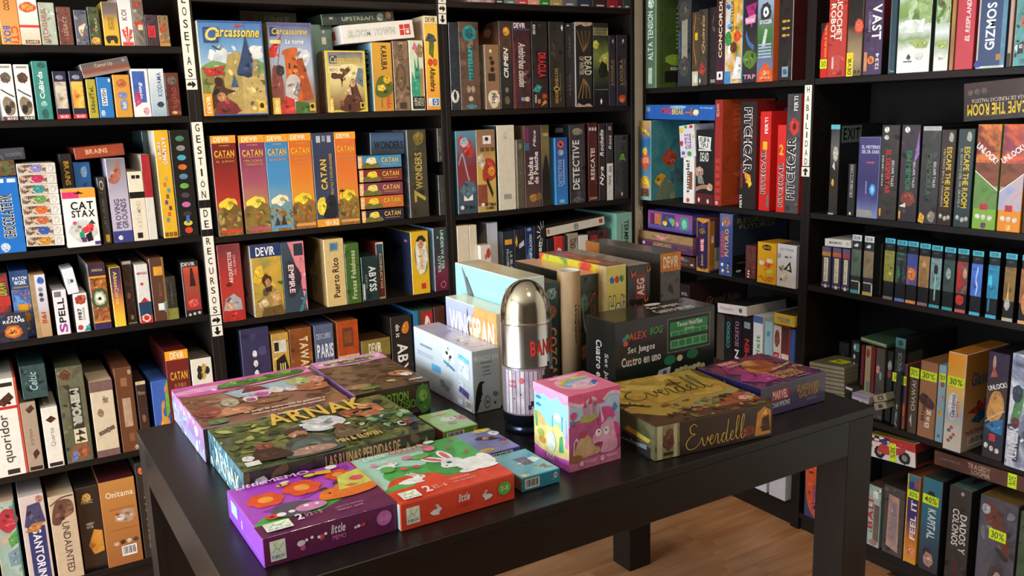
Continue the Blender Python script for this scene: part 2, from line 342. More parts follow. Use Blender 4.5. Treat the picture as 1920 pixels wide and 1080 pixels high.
# ---------------------------------------------------------------- rows of boxes
ROWS = {}
def row(key, side, z, place, depth=.262): ROWS[key] = dict(side=side, z=z, place=place, items=[], depth=depth)
def S(r, crop, pl, TR, col, desc, F=None, rec=0., dep=None, z=None, label=None, flat=False, **k):
    """a box standing on the shelf: a point on its left edge, its top right corner"""
    R = ROWS[r]; x0, _ = on_wall(R["side"], crop, pl, rec); x1, z1 = on_wall(R['side'], crop, TR, rec); zb = (R['z'] if z is None else z)+.0005
    R['items'].append(dict(x0=x0, x1=x1, z0=zb, z1=z1, rec=rec, dep=dep or R['depth']-rec, col=col, F=F, desc=desc, label=label, a=0, flat=flat, **k))
def Q(r, crop, TL, TR, BR, BL, col, desc, F=None, rec=0., dep=None, label=None, **k):
    """a box lying or leaning: the four corners of its visible end"""
    R = ROWS[r]; tl, tr, br, bl = [Vector(on_wall(R['side'], crop, p, rec)) for p in (TL, TR, BR, BL)]
    wv = (tr-tl+br-bl)/2; a = math.atan2(wv.y, wv.x); w = wv.length; up = Vector((-math.sin(a), math.cos(a))); h = ((tl-bl)+(tr-br)).dot(up)/2
    R['items'].append(dict(q=(bl+br+tl+tr)/4-up*h/2, w=w, h=h, a=a, rec=rec, dep=dep or min(R['depth']-rec, .2), col=col, F=F, desc=desc, label=label, **k))
def flush_rows():
    inner = {'A': (-.782, -.018, ZA), 'B': (.018, .782, ZB), 'C': (.818, 1.582, ZC), 'D': (-.0383, .7257, ZD), 'E': (.7617, 1.5257, ZE)}
    for key, R in ROWS.items():
        lo, hi, zs = inner[key[0]]; top = min([z for z in zs if z > R['z']+.01]+[2.37])-.0192       # keep every box between the panels and below the next shelf
        for i in R['items']:
            if 'x0' in i:
                i['z1'] = min(i['z1'], top)
                i['x0'] = max(i['x0'], lo+.0005); i['x1'] = min(i['x1'], hi-.0005)
            else:
                z1 = i['q'][1]+i['h']*math.cos(i['a'])+abs(math.sin(i['a']))*i['w']/2
                if z1 > top: i['q'][1] -= z1-top
                ext = i['h']*abs(math.sin(i['a']))/2
                cut = max(0, lo+.0008-(i['q'][0]-i['w']/2-ext)); i['w'] -= cut; i['q'][0] += cut/2
                cut = max(0, i['q'][0]+i['w']/2+ext-hi+.0008); i['w'] -= cut; i['q'][0] -= cut/2
                cut = max(0, R['z']+.0006-(i['q'][1]-abs(math.sin(i['a']))*i['w']/2)); i['h'] -= cut; i['q'][1] += cut
        st = sorted([i for i in R['items'] if 'x0' in i], key=lambda i: i['x0'])
        for n, i in enumerate(st):                 # neighbours may touch but not share space
            for j in st[n+1:]:
                ov = i['x1']-j['x0']
                if ov > -.0006 and i['rec'] < j['rec']+j['dep'] and j['rec'] < i['rec']+i['dep'] and i['z0'] < j['z1'] and j['z0'] < i['z1']:
                    if ov < .02: m = (i['x1']+j['x0'])/2; i['x1'] = m-.0004; j['x0'] = m+.0004
                    else: print('OVERLAP', key, round(ov, 3), i['desc'], '|', j['desc'])
        for i in R['items']:
            if 'x0' in i:
                w = i['x1']-i['x0']; h = i['z1']-i['z0']; c = ((i['x0']+i['x1'])/2, i['z0'])
                if w < .004 or h < .01: print('BAD', key, i['desc'], w, h); continue
            else: w, h = i['w'], i['h']; c = i['q']
            if R['side'] == 'L': loc = (c[0], i['rec'], c[1]); rot = (0, -i['a'], 0)
            else: loc = (XR+i['rec'], -c[0], c[1]); rot = (0, -i['a'], -math.pi/2)
            art = {'F': i['F'] or []}
            for f in 'LRT':
                if i.get('art'+f): art[f] = i['art'+f]
            col = i['col']; base = col if col[1] != ':' else col.split(':')[-1].split(',')[0]
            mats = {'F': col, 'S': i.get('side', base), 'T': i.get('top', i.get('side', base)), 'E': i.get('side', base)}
            if i.get('L'): mats['L'] = i['L']
            if i.get('R'): mats['R'] = i['R']
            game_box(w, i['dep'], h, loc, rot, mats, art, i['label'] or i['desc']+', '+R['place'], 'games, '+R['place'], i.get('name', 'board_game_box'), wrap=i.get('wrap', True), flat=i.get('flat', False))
# ---------------------------------------------------------------- the room
BLACKWOOD = grain('black_brown_wood', '120e0c', '201814', .45, axis=2, scale=7, stretch=16, spec=.3)
BLACKWOOD_H = grain('black_brown_wood_flat', '120e0c', '201814', .45, axis=0, scale=7, stretch=16, spec=.3)
TABLEWOOD = grain('black_brown_table', '0f0c0b', '1a1412', .34, axis=0, scale=9, stretch=18, spec=.35)
BACKING = grain('bookcase_backing', '080706', '0f0c0b', .7, axis=2, spec=.15)
PLASTER = grain('white_plaster', 'cfc9b8', 'd8d3c4', .8, axis=0, scale=30, stretch=1)
OAK = grain('oak_laminate', 'b4784c', 'd8a274', .4, axis=0, scale=2.6, stretch=8, vary=.09)
def slab(name, lo, hi, m, kind='structure'):
    b = MB(); b.box(lo, hi, m); return tag(b.build(name), kind=kind)
floor = slab('floor', (-3.2, -5, -.06), (1.97, .285, -.009), grain('floor_base', '7a5034', '94623e', .5))
PLK = []
for ln in (.42, .56, .7):
    b = MB(); b.box((0, 0, 0), (ln-.0012, .0658, .009), OAK, .0007); PLK.append((ln, b))
random.seed(4)
first = {}
for j in range(38):
    x = -1.2-random.random()*.5; y = -2.25+j*.067
    while x < 1.66:
        k = random.randrange(3); ln = PLK[k][0]
        if k in first: o = first[k].copy(); COL.objects.link(o); o.location = (x, y, -.009)
        else: o = PLK[k][1].build('plank', floor, (x, y, -.009)); first[k] = o
        x += ln
slab('wall_left', (-3.2, .285, 0), (2.05, .36, 2.7), PLASTER); slab('wall_right', (1.97, -5, 0), (2.05, .285, 2.7), PLASTER)
slab('wall_back', (-3.2, -5.08, 0), (2.05, -5, 2.7), grain('back_wall', '3c352e', '5a5148', .8, axis=2, scale=6, stretch=3)); slab('ceiling', (-3.2, -5, 2.7), (2.05, .36, 2.78), PLASTER)
ww = MB()
for lo, hi in (((-3.28, -5, 0), (-3.2, -2.4, 2.7)), ((-3.28, -.1, 0), (-3.2, .285, 2.7)), ((-3.28, -2.4, 0), (-3.2, -.1, .1)), ((-3.28, -2.4, 2.3), (-3.2, -.1, 2.7))): ww.box(lo, hi, PLASTER)
tag(ww.build('wall_window'), kind='structure')
slab('trim_1', (1.606, .062, 0), (1.969, .284, 2.7), PLASTER)          # white corner filler between the two runs of bookcases
# ---------------------------------------------------------------- bookcases (bodies are alike, shelves sit at different heights)
def bookcase(loc, rz, shelves, label):
    root = empty('bookcase', loc, rz); tag(root, label, 'bookcase', 'black bookcases along the walls'); W, D, H, t = .8, .28, 2.37, .018
    for x in (0, W-t):
        b = MB(); b.box((x+.0003, 0, 0), (x+t-.0003, D, H), BLACKWOOD, .0008); b.build('side_panel', root)
    b = MB(); b.box((t, D-.006, .0), (W-t, D, H), BACKING); b.build('back_panel', root)
    b = MB(); b.box((t, .0, H-t), (W-t, D-.006, H), BLACKWOOD_H, .0008); b.build('top_panel', root)
    b = MB(); b.box((t, .012, 0), (W-t, .03, shelves[0]-.0185), BLACKWOOD_H, .0008); b.build('plinth', root)
    for z in shelves:
        b = MB(); b.box((t+.0005, .002, z-.0185), (W-t-.0005, D-.0065, z), BLACKWOOD_H, .0008); b.build('shelf', root)
    h = MB()                                                            # rows of shelf-pin holes inside the side panels
    for y in (.045, .235):
        for k in range(12, 62):
            z = k*.032
            if all(abs(z-s+.009) > .02 for s in shelves):
                for x, sg in ((t+.0004, 1), (W-t-.0004, -1)): h.poly([(x, y+.0028*math.cos(a*math.pi/3), z+.0028*math.sin(a*math.pi/3)) for a in range(6)], [tuple(range(6))[::sg]], mat('3a332e', .6))
    tag(h.build('pin_holes', root), kind='stuff')
    return root
ZA = (.153, .493, .864, 1.101, 1.443, 1.633, 2.0); ZB = (.13, .493, .833, 1.091, 1.44, 1.775); ZC = (.13, .493, .83, 1.088, 1.436, 1.785)
ZD = (.078, .47, .832, 1.075, 1.498, 1.86); ZE = (.062, .467, .852, 1.085, 1.499, 1.86)
bookcase((-.8, 0, 0), 0, ZA, 'black bookcase at far left, left of the lettered paper signs')
bookcase((0, 0, 0), 0, ZB, 'black bookcase holding the orange and red spines, right of the lettered signs')
bookcase((.8, 0, 0), 0, ZC, 'black bookcase of mostly dark spines, left of the white corner strip')
bookcase((XR, .0563, 0), -math.pi/2, ZD, 'black bookcase with red racing boxes, right of the white corner strip')
bookcase((XR, -.7437, 0), -math.pi/2, ZE, 'black bookcase at far right holding lime discount stickers')
# ---------------------------------------------------------------- the table
def table():
    x0, x1, y0, y1, z = -.3216, 1.1215, -1.4383, -.5731, .7435
    root = empty('table', ((x0+x1)/2, (y0+y1)/2, 0)); tag(root, 'black wooden display table with square legs, covered with game boxes', 'table')
    dx, dy = (x1-x0)/2, (y1-y0)/2; lw = .085
    b = MB(); b.box((-dx, -dy, z-.018), (dx, dy, z), TABLEWOOD, .0012); b.build('tabletop', root)
    for lo, hi in (((-dx+lw, -dy+.001, z-.1), (dx-lw, -dy+.022, z-.0183)), ((-dx+lw, dy-.022, z-.1), (dx-lw, dy-.001, z-.0183))):
        b = MB(); b.box(lo, hi, TABLEWOOD, .001); b.build('apron', root)
    for sx in (-1, 1):
        b = MB(); xx = sx*(dx-.0115); b.box((xx-.0105, -dy+lw, z-.1), (xx+.0105, dy-lw, z-.0183), TABLEWOOD, .001); b.build('apron', root)
        for sy in (-1, 1):
            cx, cy = sx*(dx-lw/2-.001), sy*(dy-lw/2-.001); b = MB(); b.box((cx-lw/2, cy-lw/2, 0), (cx+lw/2, cy+lw/2, z-.0183), BLACKWOOD, .0015); b.build('leg', root)
    return root
table()
# ---------------------------------------------------------------- paper signs
PAPER = mat('ece7d9', .75)
def sign(side, top, bot, width, letters, label, arrow=None, rec=-.0012, name='paper_sign'):
    (x0, z1), (x1, z0) = on_wall(side, 'p', top, rec), on_wall(side, 'p', bot, rec); xc = (x0+x1)/2; h = z1-z0
    loc = (xc, rec, z0) if side == 'L' else (XR+rec, -xc, z0); b = MB(); b.box((-width/2, 0, 0), (width/2, .0009, h), PAPER)
    t = b
    n = len(letters)
    for i, c in enumerate(letters):
        v1 = 1-(i+.16)/n; v0 = 1-(i+.84)/n; k = .3 if c != 'I' else .42
        draw(('f', c, k, v0, 1-k, v1, '1c1a18', 0), t, t, 'F', width, .001, h, 1)
    if arrow:
        P = [(-.36, -.12), (.02, -.12), (.02, -.34), (.38, 0), (.02, .34), (.02, .12), (-.36, .12)]; a = {'r': 0, 'd': -math.pi/2, 'u': math.pi/2}[arrow]
        draw(('p', [q for x, y in P for q in (.5+x*math.cos(a)-y*math.sin(a), .5+x*math.sin(a)+y*math.cos(a))], '12100f'), t, t, 'F', width, .001, h, 1)
    o = b.build(name, None, loc, (0, 0, 0 if side == 'L' else -math.pi/2)); tag(o, label, 'sign', 'lettered paper signs on the bookcases')
sw = .03
sign('L', (342, -14), (358, 148), sw, 'LOSETAS', 'tall white paper strip lettered downwards, upper left bookcase upright')
sign('L', (358.5, 149), (360.5, 168), sw, '', 'small white right-arrow card below the uppermost left letter strip', 'r')
sign('L', (369, 229), (383, 375), sw, 'GESTIÓN', 'seven-letter paper strip beside the orange and red spines')
sign('L', (384.5, 390), (388.5, 430), sw, 'DE', 'short two-letter paper strip between two longer letter strips', name='paper_sign')
sign('L', (390, 443), (404, 590), sw, 'RECURSOS', 'eight-letter paper strip on the upright, just above two arrow cards')
sign('L', (405, 591.5), (406.5, 609.5), sw, '', 'right-arrow card, the upper of two below the lowest letter strip', 'r')
sign('L', (407, 611), (408.5, 630), sw, '', 'down-arrow card at the very bottom of the left letter column', 'd')
sign('L', (827, -60), (828.5, 6), .0275, 'OCIO', 'mostly cropped paper strip at top edge between second and third bookcase')
sign('L', (829, 7.6), (829.5, 25), .0275, '', 'right-arrow card at the top between second and third bookcase', 'r')
sign('L', (829.5, 26.5), (830, 45), .0275, '', 'down-arrow card at the top between second and third bookcase', 'd')
sign('R', (1516, 159.5), (1510.5, 311), .027, 'HABILIDAD', 'white nine-letter strip beside the red racing-game boxes')
sign('R', (1510.5, 313), (1510, 331), .031, '', 'up-arrow card under the nine-letter strip on the right', 'u')
def curled_sign():
    b = MB(); n = 10; h = .092; w2 = .026; t = b
    (x, z) = on_wall('R', 'p', (1202, 430), -.004)
    cur = lambda v: -.012*math.sin(v*math.pi)
    P = [[(s*w2/2, cur(i/n), h*i/n) for s in (-1, 1)] for i in range(n+1)]
    for i in range(n):
        b.face([P[i][0], P[i][1], P[i+1][1], P[i+1][0]], PAPER)
        b.face([(p[0], p[1]+.0006, p[2]) for p in (P[i][1], P[i][0], P[i+1][0], P[i+1][1])], PAPER)
    for i, c in enumerate('JUEG'):
        V, Fc = text_geo(c, False); v1 = 1-(i+.2)/4; v0 = 1-(i+.8)/4
        t.poly([((p[0]-.5)*.009, cur(v0+p[1]*(v1-v0))-.0006, h*(v0+p[1]*(v1-v0))) for p in V], Fc, mat('1c1a18', .6))
    o = b.build('paper_sign', None, (XR-.004, -x, z), (0, 0, -math.pi/2)); tag(o, 'small curled paper strip hanging at the white corner strip', 'sign', 'lettered paper signs on the bookcases')
curled_sign()
# ---------------------------------------------------------------- far left bookcase
PA = 'far left bookcase, %s row'
row('A1', 'L', ZA[5], PA % 'top'); row('A2', 'L', ZA[4], PA % 'second'); row('A3', 'L', ZA[3], PA % 'third'); row('A4', 'L', ZA[2], PA % 'fourth'); row('A5', 'L', ZA[1], PA % 'fifth'); row('A6', 'L', ZA[0], PA % 'bottom')
S('A1', 'a1', (25, 381), (138, -60), 'g:e8a050,e39a55,d98a48', 'orange box with pink, red and blue toy letters', [('t', 'BOX', .12, .03, .5, .36, '3f5fae', -90), ('t', 'CTI', .52, .03, .9, .36, 'd6473a', -90), ('t', 'COCO', .3, .66, .6, .9, '5a3a20', 90)])
S('A1', 'a1', (178, 381), (296, -60), 'g:e8c3a4,f0e4da,e9e6e4', 'white box with a red logo and thin red stripe', [('r', 0, .33, 1, .38, 'd23a34'), ('n:', 0) if 0 else ('e', .5, .72, .42, .1, 'd4583c'), ('t', 'WOW', .2, .66, .8, .78, 'f2c24c', 0), ('r', .2, .02, .9, .09, '5c3a2c'), ('t', 'GAMES', .25, .03, .85, .08, 'e8d0b8', 0)])
S('A1', 'a1', (362, 381), (450, 22), 'n:18:8f9d8c,a7b2a0,b9c0ae,98a596', 'pale sage green box with faded salmon lettering', [('t', 'LES CASSABLES', .12, .05, .42, .85, 'b06a58', 90)])
S('A1', 'a1', (510, 383), (590, 58), 'n:25:5a332c,6b3d35,7a4a40,4a2823', 'dark maroon box with faint cream title', [('t', 'LEGACY', .35, .25, .65, .75, 'b89a80', 90)])
S('A1', 'a1', (652, 383), (725, 85), 'n:18:4c5060,5d5f6c,6e6a70,3e414c', 'slate grey box with a small cream figure', [('p', [.3, .35, .5, .25, .62, .42, .85, .62, .55, .58, .25, .5], 'e2c7a6')])
S('A1', 'a1', (768, 385), (826, 58), 'n:30:2c3a26,3c4a30,56603c,242e20', 'dark green box with an orange round mark', [('e', .5, .12, .4, .1, 'd69a4a'), ('e', .45, .42, .12, .03, 'c0402e'), ('t', 'TRIO', .55, .35, .75, .7, 'b8b890', 90)])
S('A1', 'a1', (890, 387), (978, 18), 'g:d6a92c,dcb23a,d2a83e,7a6a66,62585c', 'yellow box with a black elephant mark', [('p', [.2, .06, .35, .06, .4, .12, .6, .12, .65, .06, .82, .06, .8, .22, .2, .22, .1, .16], '3a2c20'), ('t', 'TICHU', .3, .36, .7, .66, '9a7420', 0)])
S('A1', 'a1', (1030, 387), (1100, -60), 'g:e6d9d4,ece4e2,e9e4e4,c8c8cc', 'white box with a red sunburst', [('p', [.5, .0, .1, .3, .3, .32], 'd4524c'), ('p', [.5, .0, .42, .36, .6, .36], 'd4524c'), ('p', [.5, .0, .7, .32, .95, .3], 'd4524c'), ('r', .1, 0, .9, .07, 'd4524c'), ('t', 'KOI', .2, .48, .6, .68, '8a6a6a', 90)])
S('A1', 'a1', (1135, 387), (1195, -60), 'n:20:6a6258,8a8074,4c463e,9a9488', 'mottled grey box with a red mushroom', [('e', .45, .42, .36, .06, 'b8402c'), ('r', .4, .3, .8, .4, 'd8c4a8'), ('e', .5, .78, .4, .06, 'a04034')])
S('A1', 'a1', (1240, 388), (1325, 125), 'n:20:3a2a32,46343c,2e2228,524048', 'dark plum box with a bright red square', [('r', .18, .28, .75, .65, 'd42838'), ('t', 'RED', .28, .34, .66, .6, '8a1220', 90)])
S('A1', 'a1', (1350, 388), (1415, 130), 'n:28:8a5a3a,a07048,6a6a50,b08850', 'small brown patterned box at row end', [('e', .4, .55, .25, .1, 'b04030'), ('r', 0, 0, 1, .1, 'c08a3a')])

for k, (L, TR, d) in enumerate((((30, 1022), (93, 540), 'white box with grey insect sketches at photo edge'), ((172, 1015), (238, 543), 'white box with brown beetle sketch left of teal'))):
    S('A2', 'a1', L, TR, 'f0ede6', d, [('e', .5, .76, .36, .1, '5a4236' if k else '6a5a4e'), ('p', [.1, .3, .3, .42, .6, .4, .9, .3, .8, .12, .3, .1], '8a7c62'), ('e', .4, .2, .2, .08, '2e2a24'), ('e', .7, .28, .18, .06, '4c4438'), ('l', [.1, .55, .5, .48, .9, .42], .02, '3a342c'), ('r', 0, 0, 1, .07, '6a3a44' if not k else '3a3e2c'), ('t', 'DEVIR', .25, .012, .95, .06, 'e8e0d8', 180), ('t', 'ARANAS', .15, .93, .85, .97, '5a5248', 0)])
S('A2', 'a1', (325, 1013), (392, 515), '3f8a80', 'teal box with white vertical title', [('t', 'CuBirds', .3, .36, .62, .82, 'eef2ec', 90), ('e', .5, .27, .2, .05, '8fc0b4'), ('e', .5, .1, .22, .08, '2c5c54'), ('e', .6, .93, .25, .05, '2c6058')])
for k, (L, TR, c, d) in enumerate((((488, 1005), (550, 600), 'n:28:6a5a4e,b8a890,d8d0c0,7a3a34', 'navy box with a stone-grey picture and red band'), ((625, 1003), (690, 598), 'n:25:a0402c,e89838,f4c860,5a4a7a', 'navy box with a fiery orange picture and red band'))):
    S('A2', 'a1', L, TR, '2c2a3c', d, [('r', .08, .22, .92, .78, c), ('r', 0, 0, 1, .1, 'c8323a'), ('t', 'DEVIR', .2, .02, .85, .08, 'f0d8d8', 180), ('e', .5, .87, .3, .05, '8a90a8')])
S('A2', 'a1', (760, 1000), (800, 668), 'b3a636', 'olive yellow box under the tilted grey box', [('t', 'IAbodTeL', .25, .15, .7, .82, '4a4416', 90)])
S('A2', 'a1', (848, 998), (930, 650), '2a78be', 'bright blue box with black and white title', [('r', .25, .3, .62, .72, 'e8eef2'), ('t', 'SWISH', .3, .32, .58, .7, '15181c', 90), ('e', .25, .12, .16, .08, 'b8cbe0'), ('r', .8, .88, .95, .96, 'dfe8f0')])
S('A2', 'a1', (985, 988), (1085, 630), 'd69a3c', 'orange box with pale blue bird shapes', [('e', .5, .8, .3, .1, 'b8663a'), ('e', .5, .52, .3, .08, '8a86b0'), ('e', .52, .3, .24, .14, '7f95bc'), ('e', .55, .28, .12, .08, 'd0c8c0')])
S('A2', 'a1', (1140, 990), (1240, 580), 'eeeae8', 'white box with blue panel and red script', [('r', .08, .3, .8, .95, '3f62b0'), ('i', 'Bonjo', .35, .38, .62, .72, 'f0e8e0', -90), ('p', [.1, .2, .5, .3, .4, .55, .15, .5], 'b8446a'), ('e', .7, .12, .18, .08, 'd8a0b0')])
S('A2', 'a1', (1285, 953), (1375, 578), 'g:9ab0bc,b8c8d0,c8d4d8,dfe6e8', 'pale ice-blue box with dark blue writing', [('t', 'KODAMA', .5, .42, .8, .92, '54709a', 90), ('e', .6, .25, .22, .06, '36424a')])
S('A2', 'a1', (1420, 978), (1500, 612), 'n:20:4a2018,5c2a20,6c342a,3a1812', 'wrapped dark red-brown box at row end', [('e', .5, .82, .35, .1, '6a5a56'), ('t', 'RAILROAD', .4, .2, .75, .66, '9a4a3c', 90), ('e', .5, .08, .2, .04, 'd8a060')])
Q('A2', 'a1', (668, 548), (1075, 470), (1100, 592), (710, 660), 'g:9a928c,8c4a34,6a5e5a,58524e', 'grey and rust box lying tilted on others', [('t', 'Camel Up', .28, .52, .66, .86, 'b8a490', 0), ('e', .9, .78, .04, .12, '7a98a8')])

S('A3', 'a2', (-55, 1065), (128, 462), '1f6fc2', 'big blue box with white vertical title at edge', [('o', 'CHOCOLATE FIX', .42, .2, .76, .78, 'f4ead4', '2a2018', 90), ('e', .4, .08, .14, .06, 'c0d0e4'), ('r', .42, .93, .6, .98, 'dde6ee'), ('r', .7, .93, .95, .98, 'dde6ee')])
Q('A3', 'a2', (-80, 345), (112, 330), (125, 455), (-60, 470), 'n:22:3a4a2a,7a4a30,506a38,28321e', 'dark green picture box lying on the blue box', rec=.02)
Q('A3', 'a2', (-80, 250), (188, 232), (200, 325), (-75, 345), 'n:20:3c3a44,4c4a54,2c2a34', 'dark grey box, topmost of the lying pair', [('t', 'ROBOTS', .45, .3, .9, .6, '7a7884', 0)], rec=.05)
cs = [('lilac', '8c84b8'), ('crimson', 'c0305a'), ('teal', '3f8f8f'), ('green', '6a9a50'), ('orange', 'd8682c'), ('rust-red', 'c06a44'), ('dark blue', '3a5a9a'), ('amber', 'c88a2e')]
for k, (n, c) in enumerate(cs):
    v0 = 365+k*80.6; u0 = 125+k*11
    Q('A3', 'a2', (u0, v0), (u0+302-k*1.2, v0-13), (u0+313-k*1.2, v0+66), (u0+11, v0+79), 'd8d2c8', 'thin white box with %s picture in stack of eight' % n,
      [('r', .02, .1, .74, .9, 'n:60:%s,e0c8a8,5a4038,%s' % (c, c)), ('e', .5, .5, .16, .4, c)]+[('l', [.06+.055*j, .2, .08+.055*j, .5, .1+.055*j, .85], .008, '3a3028') for j in range(4)]+[('e', .87, .5, .07, .32, 'a8a4a0'), ('e', .87, .5, .055, .25, 'd8d2c8')], dep=.15)
S('A3', 'a2', (545, 985), (552, 283), '2a2420', 'black box with gold capitals behind the cat box', [('t', 'BRAINS', .3, .66, .72, .92, 'c8a23c', -90)], rec=.045)
S('A3', 'a2', (645, 970), (695, 345), '2a5f9e', 'blue box behind the cat box with a pale oval', [('e', .6, .88, .2, .07, '7fa0c4'), ('t', 'LA', .4, .62, .75, .76, '1a3a6a', 90)], rec=.045)
Q('A3', 'a2', (570, 238), (960, 200), (970, 293), (592, 332), '8c3a24', 'flat rust-red box lying on top with cream title', [('r', .02, .08, .98, .92, '9c4228'), ('t', 'BRAINS', .22, .35, .66, .75, 'e0b080', 0)], rec=.03)
S('A3', 'a2', (532, 1012), (735, 548), 'f2efe8', 'white hanging card-game box with orange header and cat', [('r', 0, .84, 1, 1, 'g:e8502c,f08030,f0a030'), ('r', 0, .84, .5, .95, 'd8386a'), ('p', [.36, .925, .44, .935, .5, .96, .56, .935, .64, .925, .6, .91, .4, .91], '2a2018'), ('t', 'CAT', .22, .64, .9, .78, '161412', 0), ('t', 'STAX', .22, .51, .92, .63, '161412', 0),
  ('e', .5, .27, .42, .2, 'cfcfc8'), ('p', [.8, .46, .9, .38, .68, .38], '2f4a3c'), ('p', [.45, .3, .75, .4, .85, .36, .8, .26, .5, .22], 'd83a40'), ('p', [.38, .24, .52, .3, .56, .12, .4, .16], '2f9a78'), ('p', [.4, .16, .58, .16, .58, .08, .46, .08], '6a2a6a'), ('p', [.56, .2, .74, .26, .78, .1, .62, .08], '1a1a1c'), ('e', .28, .42, .06, .03, 'd84a6a'), ('r', .82, .02, 1, .08, '4a3a7a')], rec=-.012, dep=.05, name='card_game_box', wrap=False)
S('A3', 'a2', (812, 978), (812, 465), 'n:20:2e2a28,3c3834,4a4642', 'narrow charcoal box with a cream ring', [('e', .5, .88, .26, .07, 'b8b090'), ('e', .5, .88, .17, .045, '3a3632'), ('t', 'KLASK', .3, .3, .6, .7, '6a6460', 90), ('r', .3, .03, .8, .14, 'c0a030')])
S('A3', 'a2', (893, 972), (968, 315), 'g:b8b0c8,c4bcd0,c0b6c8,a09aa8,7a7478', 'lilac box with grey title and indigo foot', [('r', 0, 0, 1, .14, '3c4084'), ('e', .35, .06, .12, .03, 'e8e8f0'), ('p', [.05, .75, .4, .85, .55, .98, .7, .85, .6, .74, .3, .7], 'b06a54'), ('t', 'PROVING', .2, .17, .48, .52, '5a5470', 90), ('t', 'GROUNDS', .52, .17, .82, .52, '5a5470', 90)])
S('A3', 'a2', (1048, 945), (1105, 420), 'e6dcc4', 'cream box with a black band across', [('r', 0, .62, 1, .71, '15120e'), ('r', .25, .9, .5, .95, '1a1612'), ('r', .55, .9, .8, .95, '1a1612'), ('r', .25, .04, .6, .12, '2a1e14'), ('f', 'KATAMINO', .35, .2, .65, .58, 'c8bca0', 90)])
S('A3', 'a2', (1165, 935), (1160, 288), 'dcd8cc', 'narrow box, upper half red and lower half white', [('r', 0, .5, 1, 1, 'a8262c')])
S('A3', 'a2', (1187, 900), (1163, 105), '2c4248', 'dark teal box set back behind the red-topped box', rec=.09)
S('A3', 'a2', (1265, 942), (1305, 98), 'e2b22c', 'tall yellow box with pink-edged white title', [('o', 'KATAMINO', .46, .69, .78, .93, 'c0304a', 'f8eee0', -90), ('o', 'FAMILY', .16, .73, .38, .89, 'c0304a', 'f8eee0', -90)]+[('r', .3+.12*(j % 3), .15+.055*j, .5+.12*(j % 3), .19+.055*j, c) for j, c in enumerate(('6a88a8', 'd8503a', '6a3a3a', '5a4a9a', '8a5a2a', '5aa0a8', 'c07a40', 'c8a850'))]+[('r', .08+.3*j, .015, .32+.3*j, .055, '8a5a20') for j in range(3)], L='e8e2d4')
S('A3', 'a2', (1400, 930), (1470, 95), '17150f', 'black box dotted with bright coloured puzzle pieces', flat=True, F=[('e', .5, .92-.088*j, .22, .026, c) for j, c in enumerate(('4a7a5c', '8a8a86', '4aa0b8', 'd86a30', '5a80a0', '6aa84a', '4a3a4a', 'c86aa0', '3a3034', 'd8c840'))]+[('r', .42, .13, .6, .2, '3f6aa8'), ('e', .5, .06, .2, .03, 'd8442c')])

S('A4', 'a3', (-60, 870), (55, 230), 'n:14:2a4a30,3a3a3c,c0342c,506a78', 'dark mixed-colour box with lime title at edge', [('t', 'DRAW', .5, .66, .9, .86, 'a8c030', 90), ('r', .1, .5, 1, .64, 'c83a30')], rec=.05)
S('A4', 'a3', (158, 820), (235, 205), 'n:16:3a60b0,6a9ad0,2c4a90,d8a838,5a5a9c', 'blue quilt-pattern box with white title', [('r', 0, .72, 1, 1, '2c4878'), ('t', 'PATCH', .15, .86, .9, .91, 'e8ecf0', 0), ('t', 'WORK', .2, .79, .85, .85, 'e8ecf0', 0), ('r', .1, .74, .95, .765, '8a7a5a'), ('r', .25, .4, .8, .5, 'e0a030'), ('r', .3, .24, .85, .36, 'c89030')], rec=.035)
Q('A4', 'a3', (-48, 580), (212, 572), (244, 824), (-15, 885), 'n:14:1c2030,2c3448,3a2a28,141822', 'small dark space box with an orange planet', [('t', 'STAR', .42, .78, .85, .9, 'e0e4e8', 0), ('t', 'REALMS', .25, .66, .95, .77, 'e0e4e8', 0), ('e', .55, .35, .3, .24, 'b8602c'), ('e', .55, .35, .22, .17, 'e08a40'), ('p', [.35, .3, .6, .36, .75, .46, .5, .28], '1a1410')], dep=.03, rec=-.004)
S('A4', 'a3', (310, 790), (375, 240), 'g:b8946a,c0a078,c8c4cc,d4d6e0,d8dae4', 'pale box with tan edge and small red title', [('r', 0, 0, .3, 1, 'a88a64'), ('e', .68, .9, .22, .06, '3f68b0'), ('e', .6, .76, .14, .035, '8a8a90'), ('e', .6, .68, .14, .035, '3a3a40'), ('e', .6, .6, .14, .035, '5a5a60'), ('t', '1911', .45, .22, .75, .4, 'b04a3c', -90)])
S('A4', 'a3', (490, 760), (553, 372), 'e6e2e6', 'white box with black and purple upright letters', [('t', 'PELL', .25, .27, .75, .82, '18161a', 90), ('t', 'S', .2, .05, .8, .25, 'a03aa0', 90), ('n', 0) if 0 else ('r', .1, .85, .6, .97, '7a7078')])
Q('A4', 'a3', (512, 205), (612, 190), (670, 392), (583, 420), 'e4e6ee', 'small white box tilted on top of its neighbours', [('e', .62, .5, .14, .07, '4a5048'), ('t', 'PAX', .2, .4, .5, .6, 'a8aab4', -90)], dep=.1)
S('A4', 'a3', (655, 742), (728, 400), 'eae8e6', 'white box with red berries and a black year', [('e', .5, .84, .4, .12, 'a8402c'), ('e', .75, .9, .15, .06, 'c8705c'), ('t', '1987', .2, .32, .48, .62, '22201e', 90), ('f', 'CHANNEL', .55, .3, .7, .65, '8a8884', 90), ('p', [.5, .02, 1, .02, 1, .22, .8, .14], '3a8a8c'), ('e', .28, .12, .2, .07, 'b8443c')])
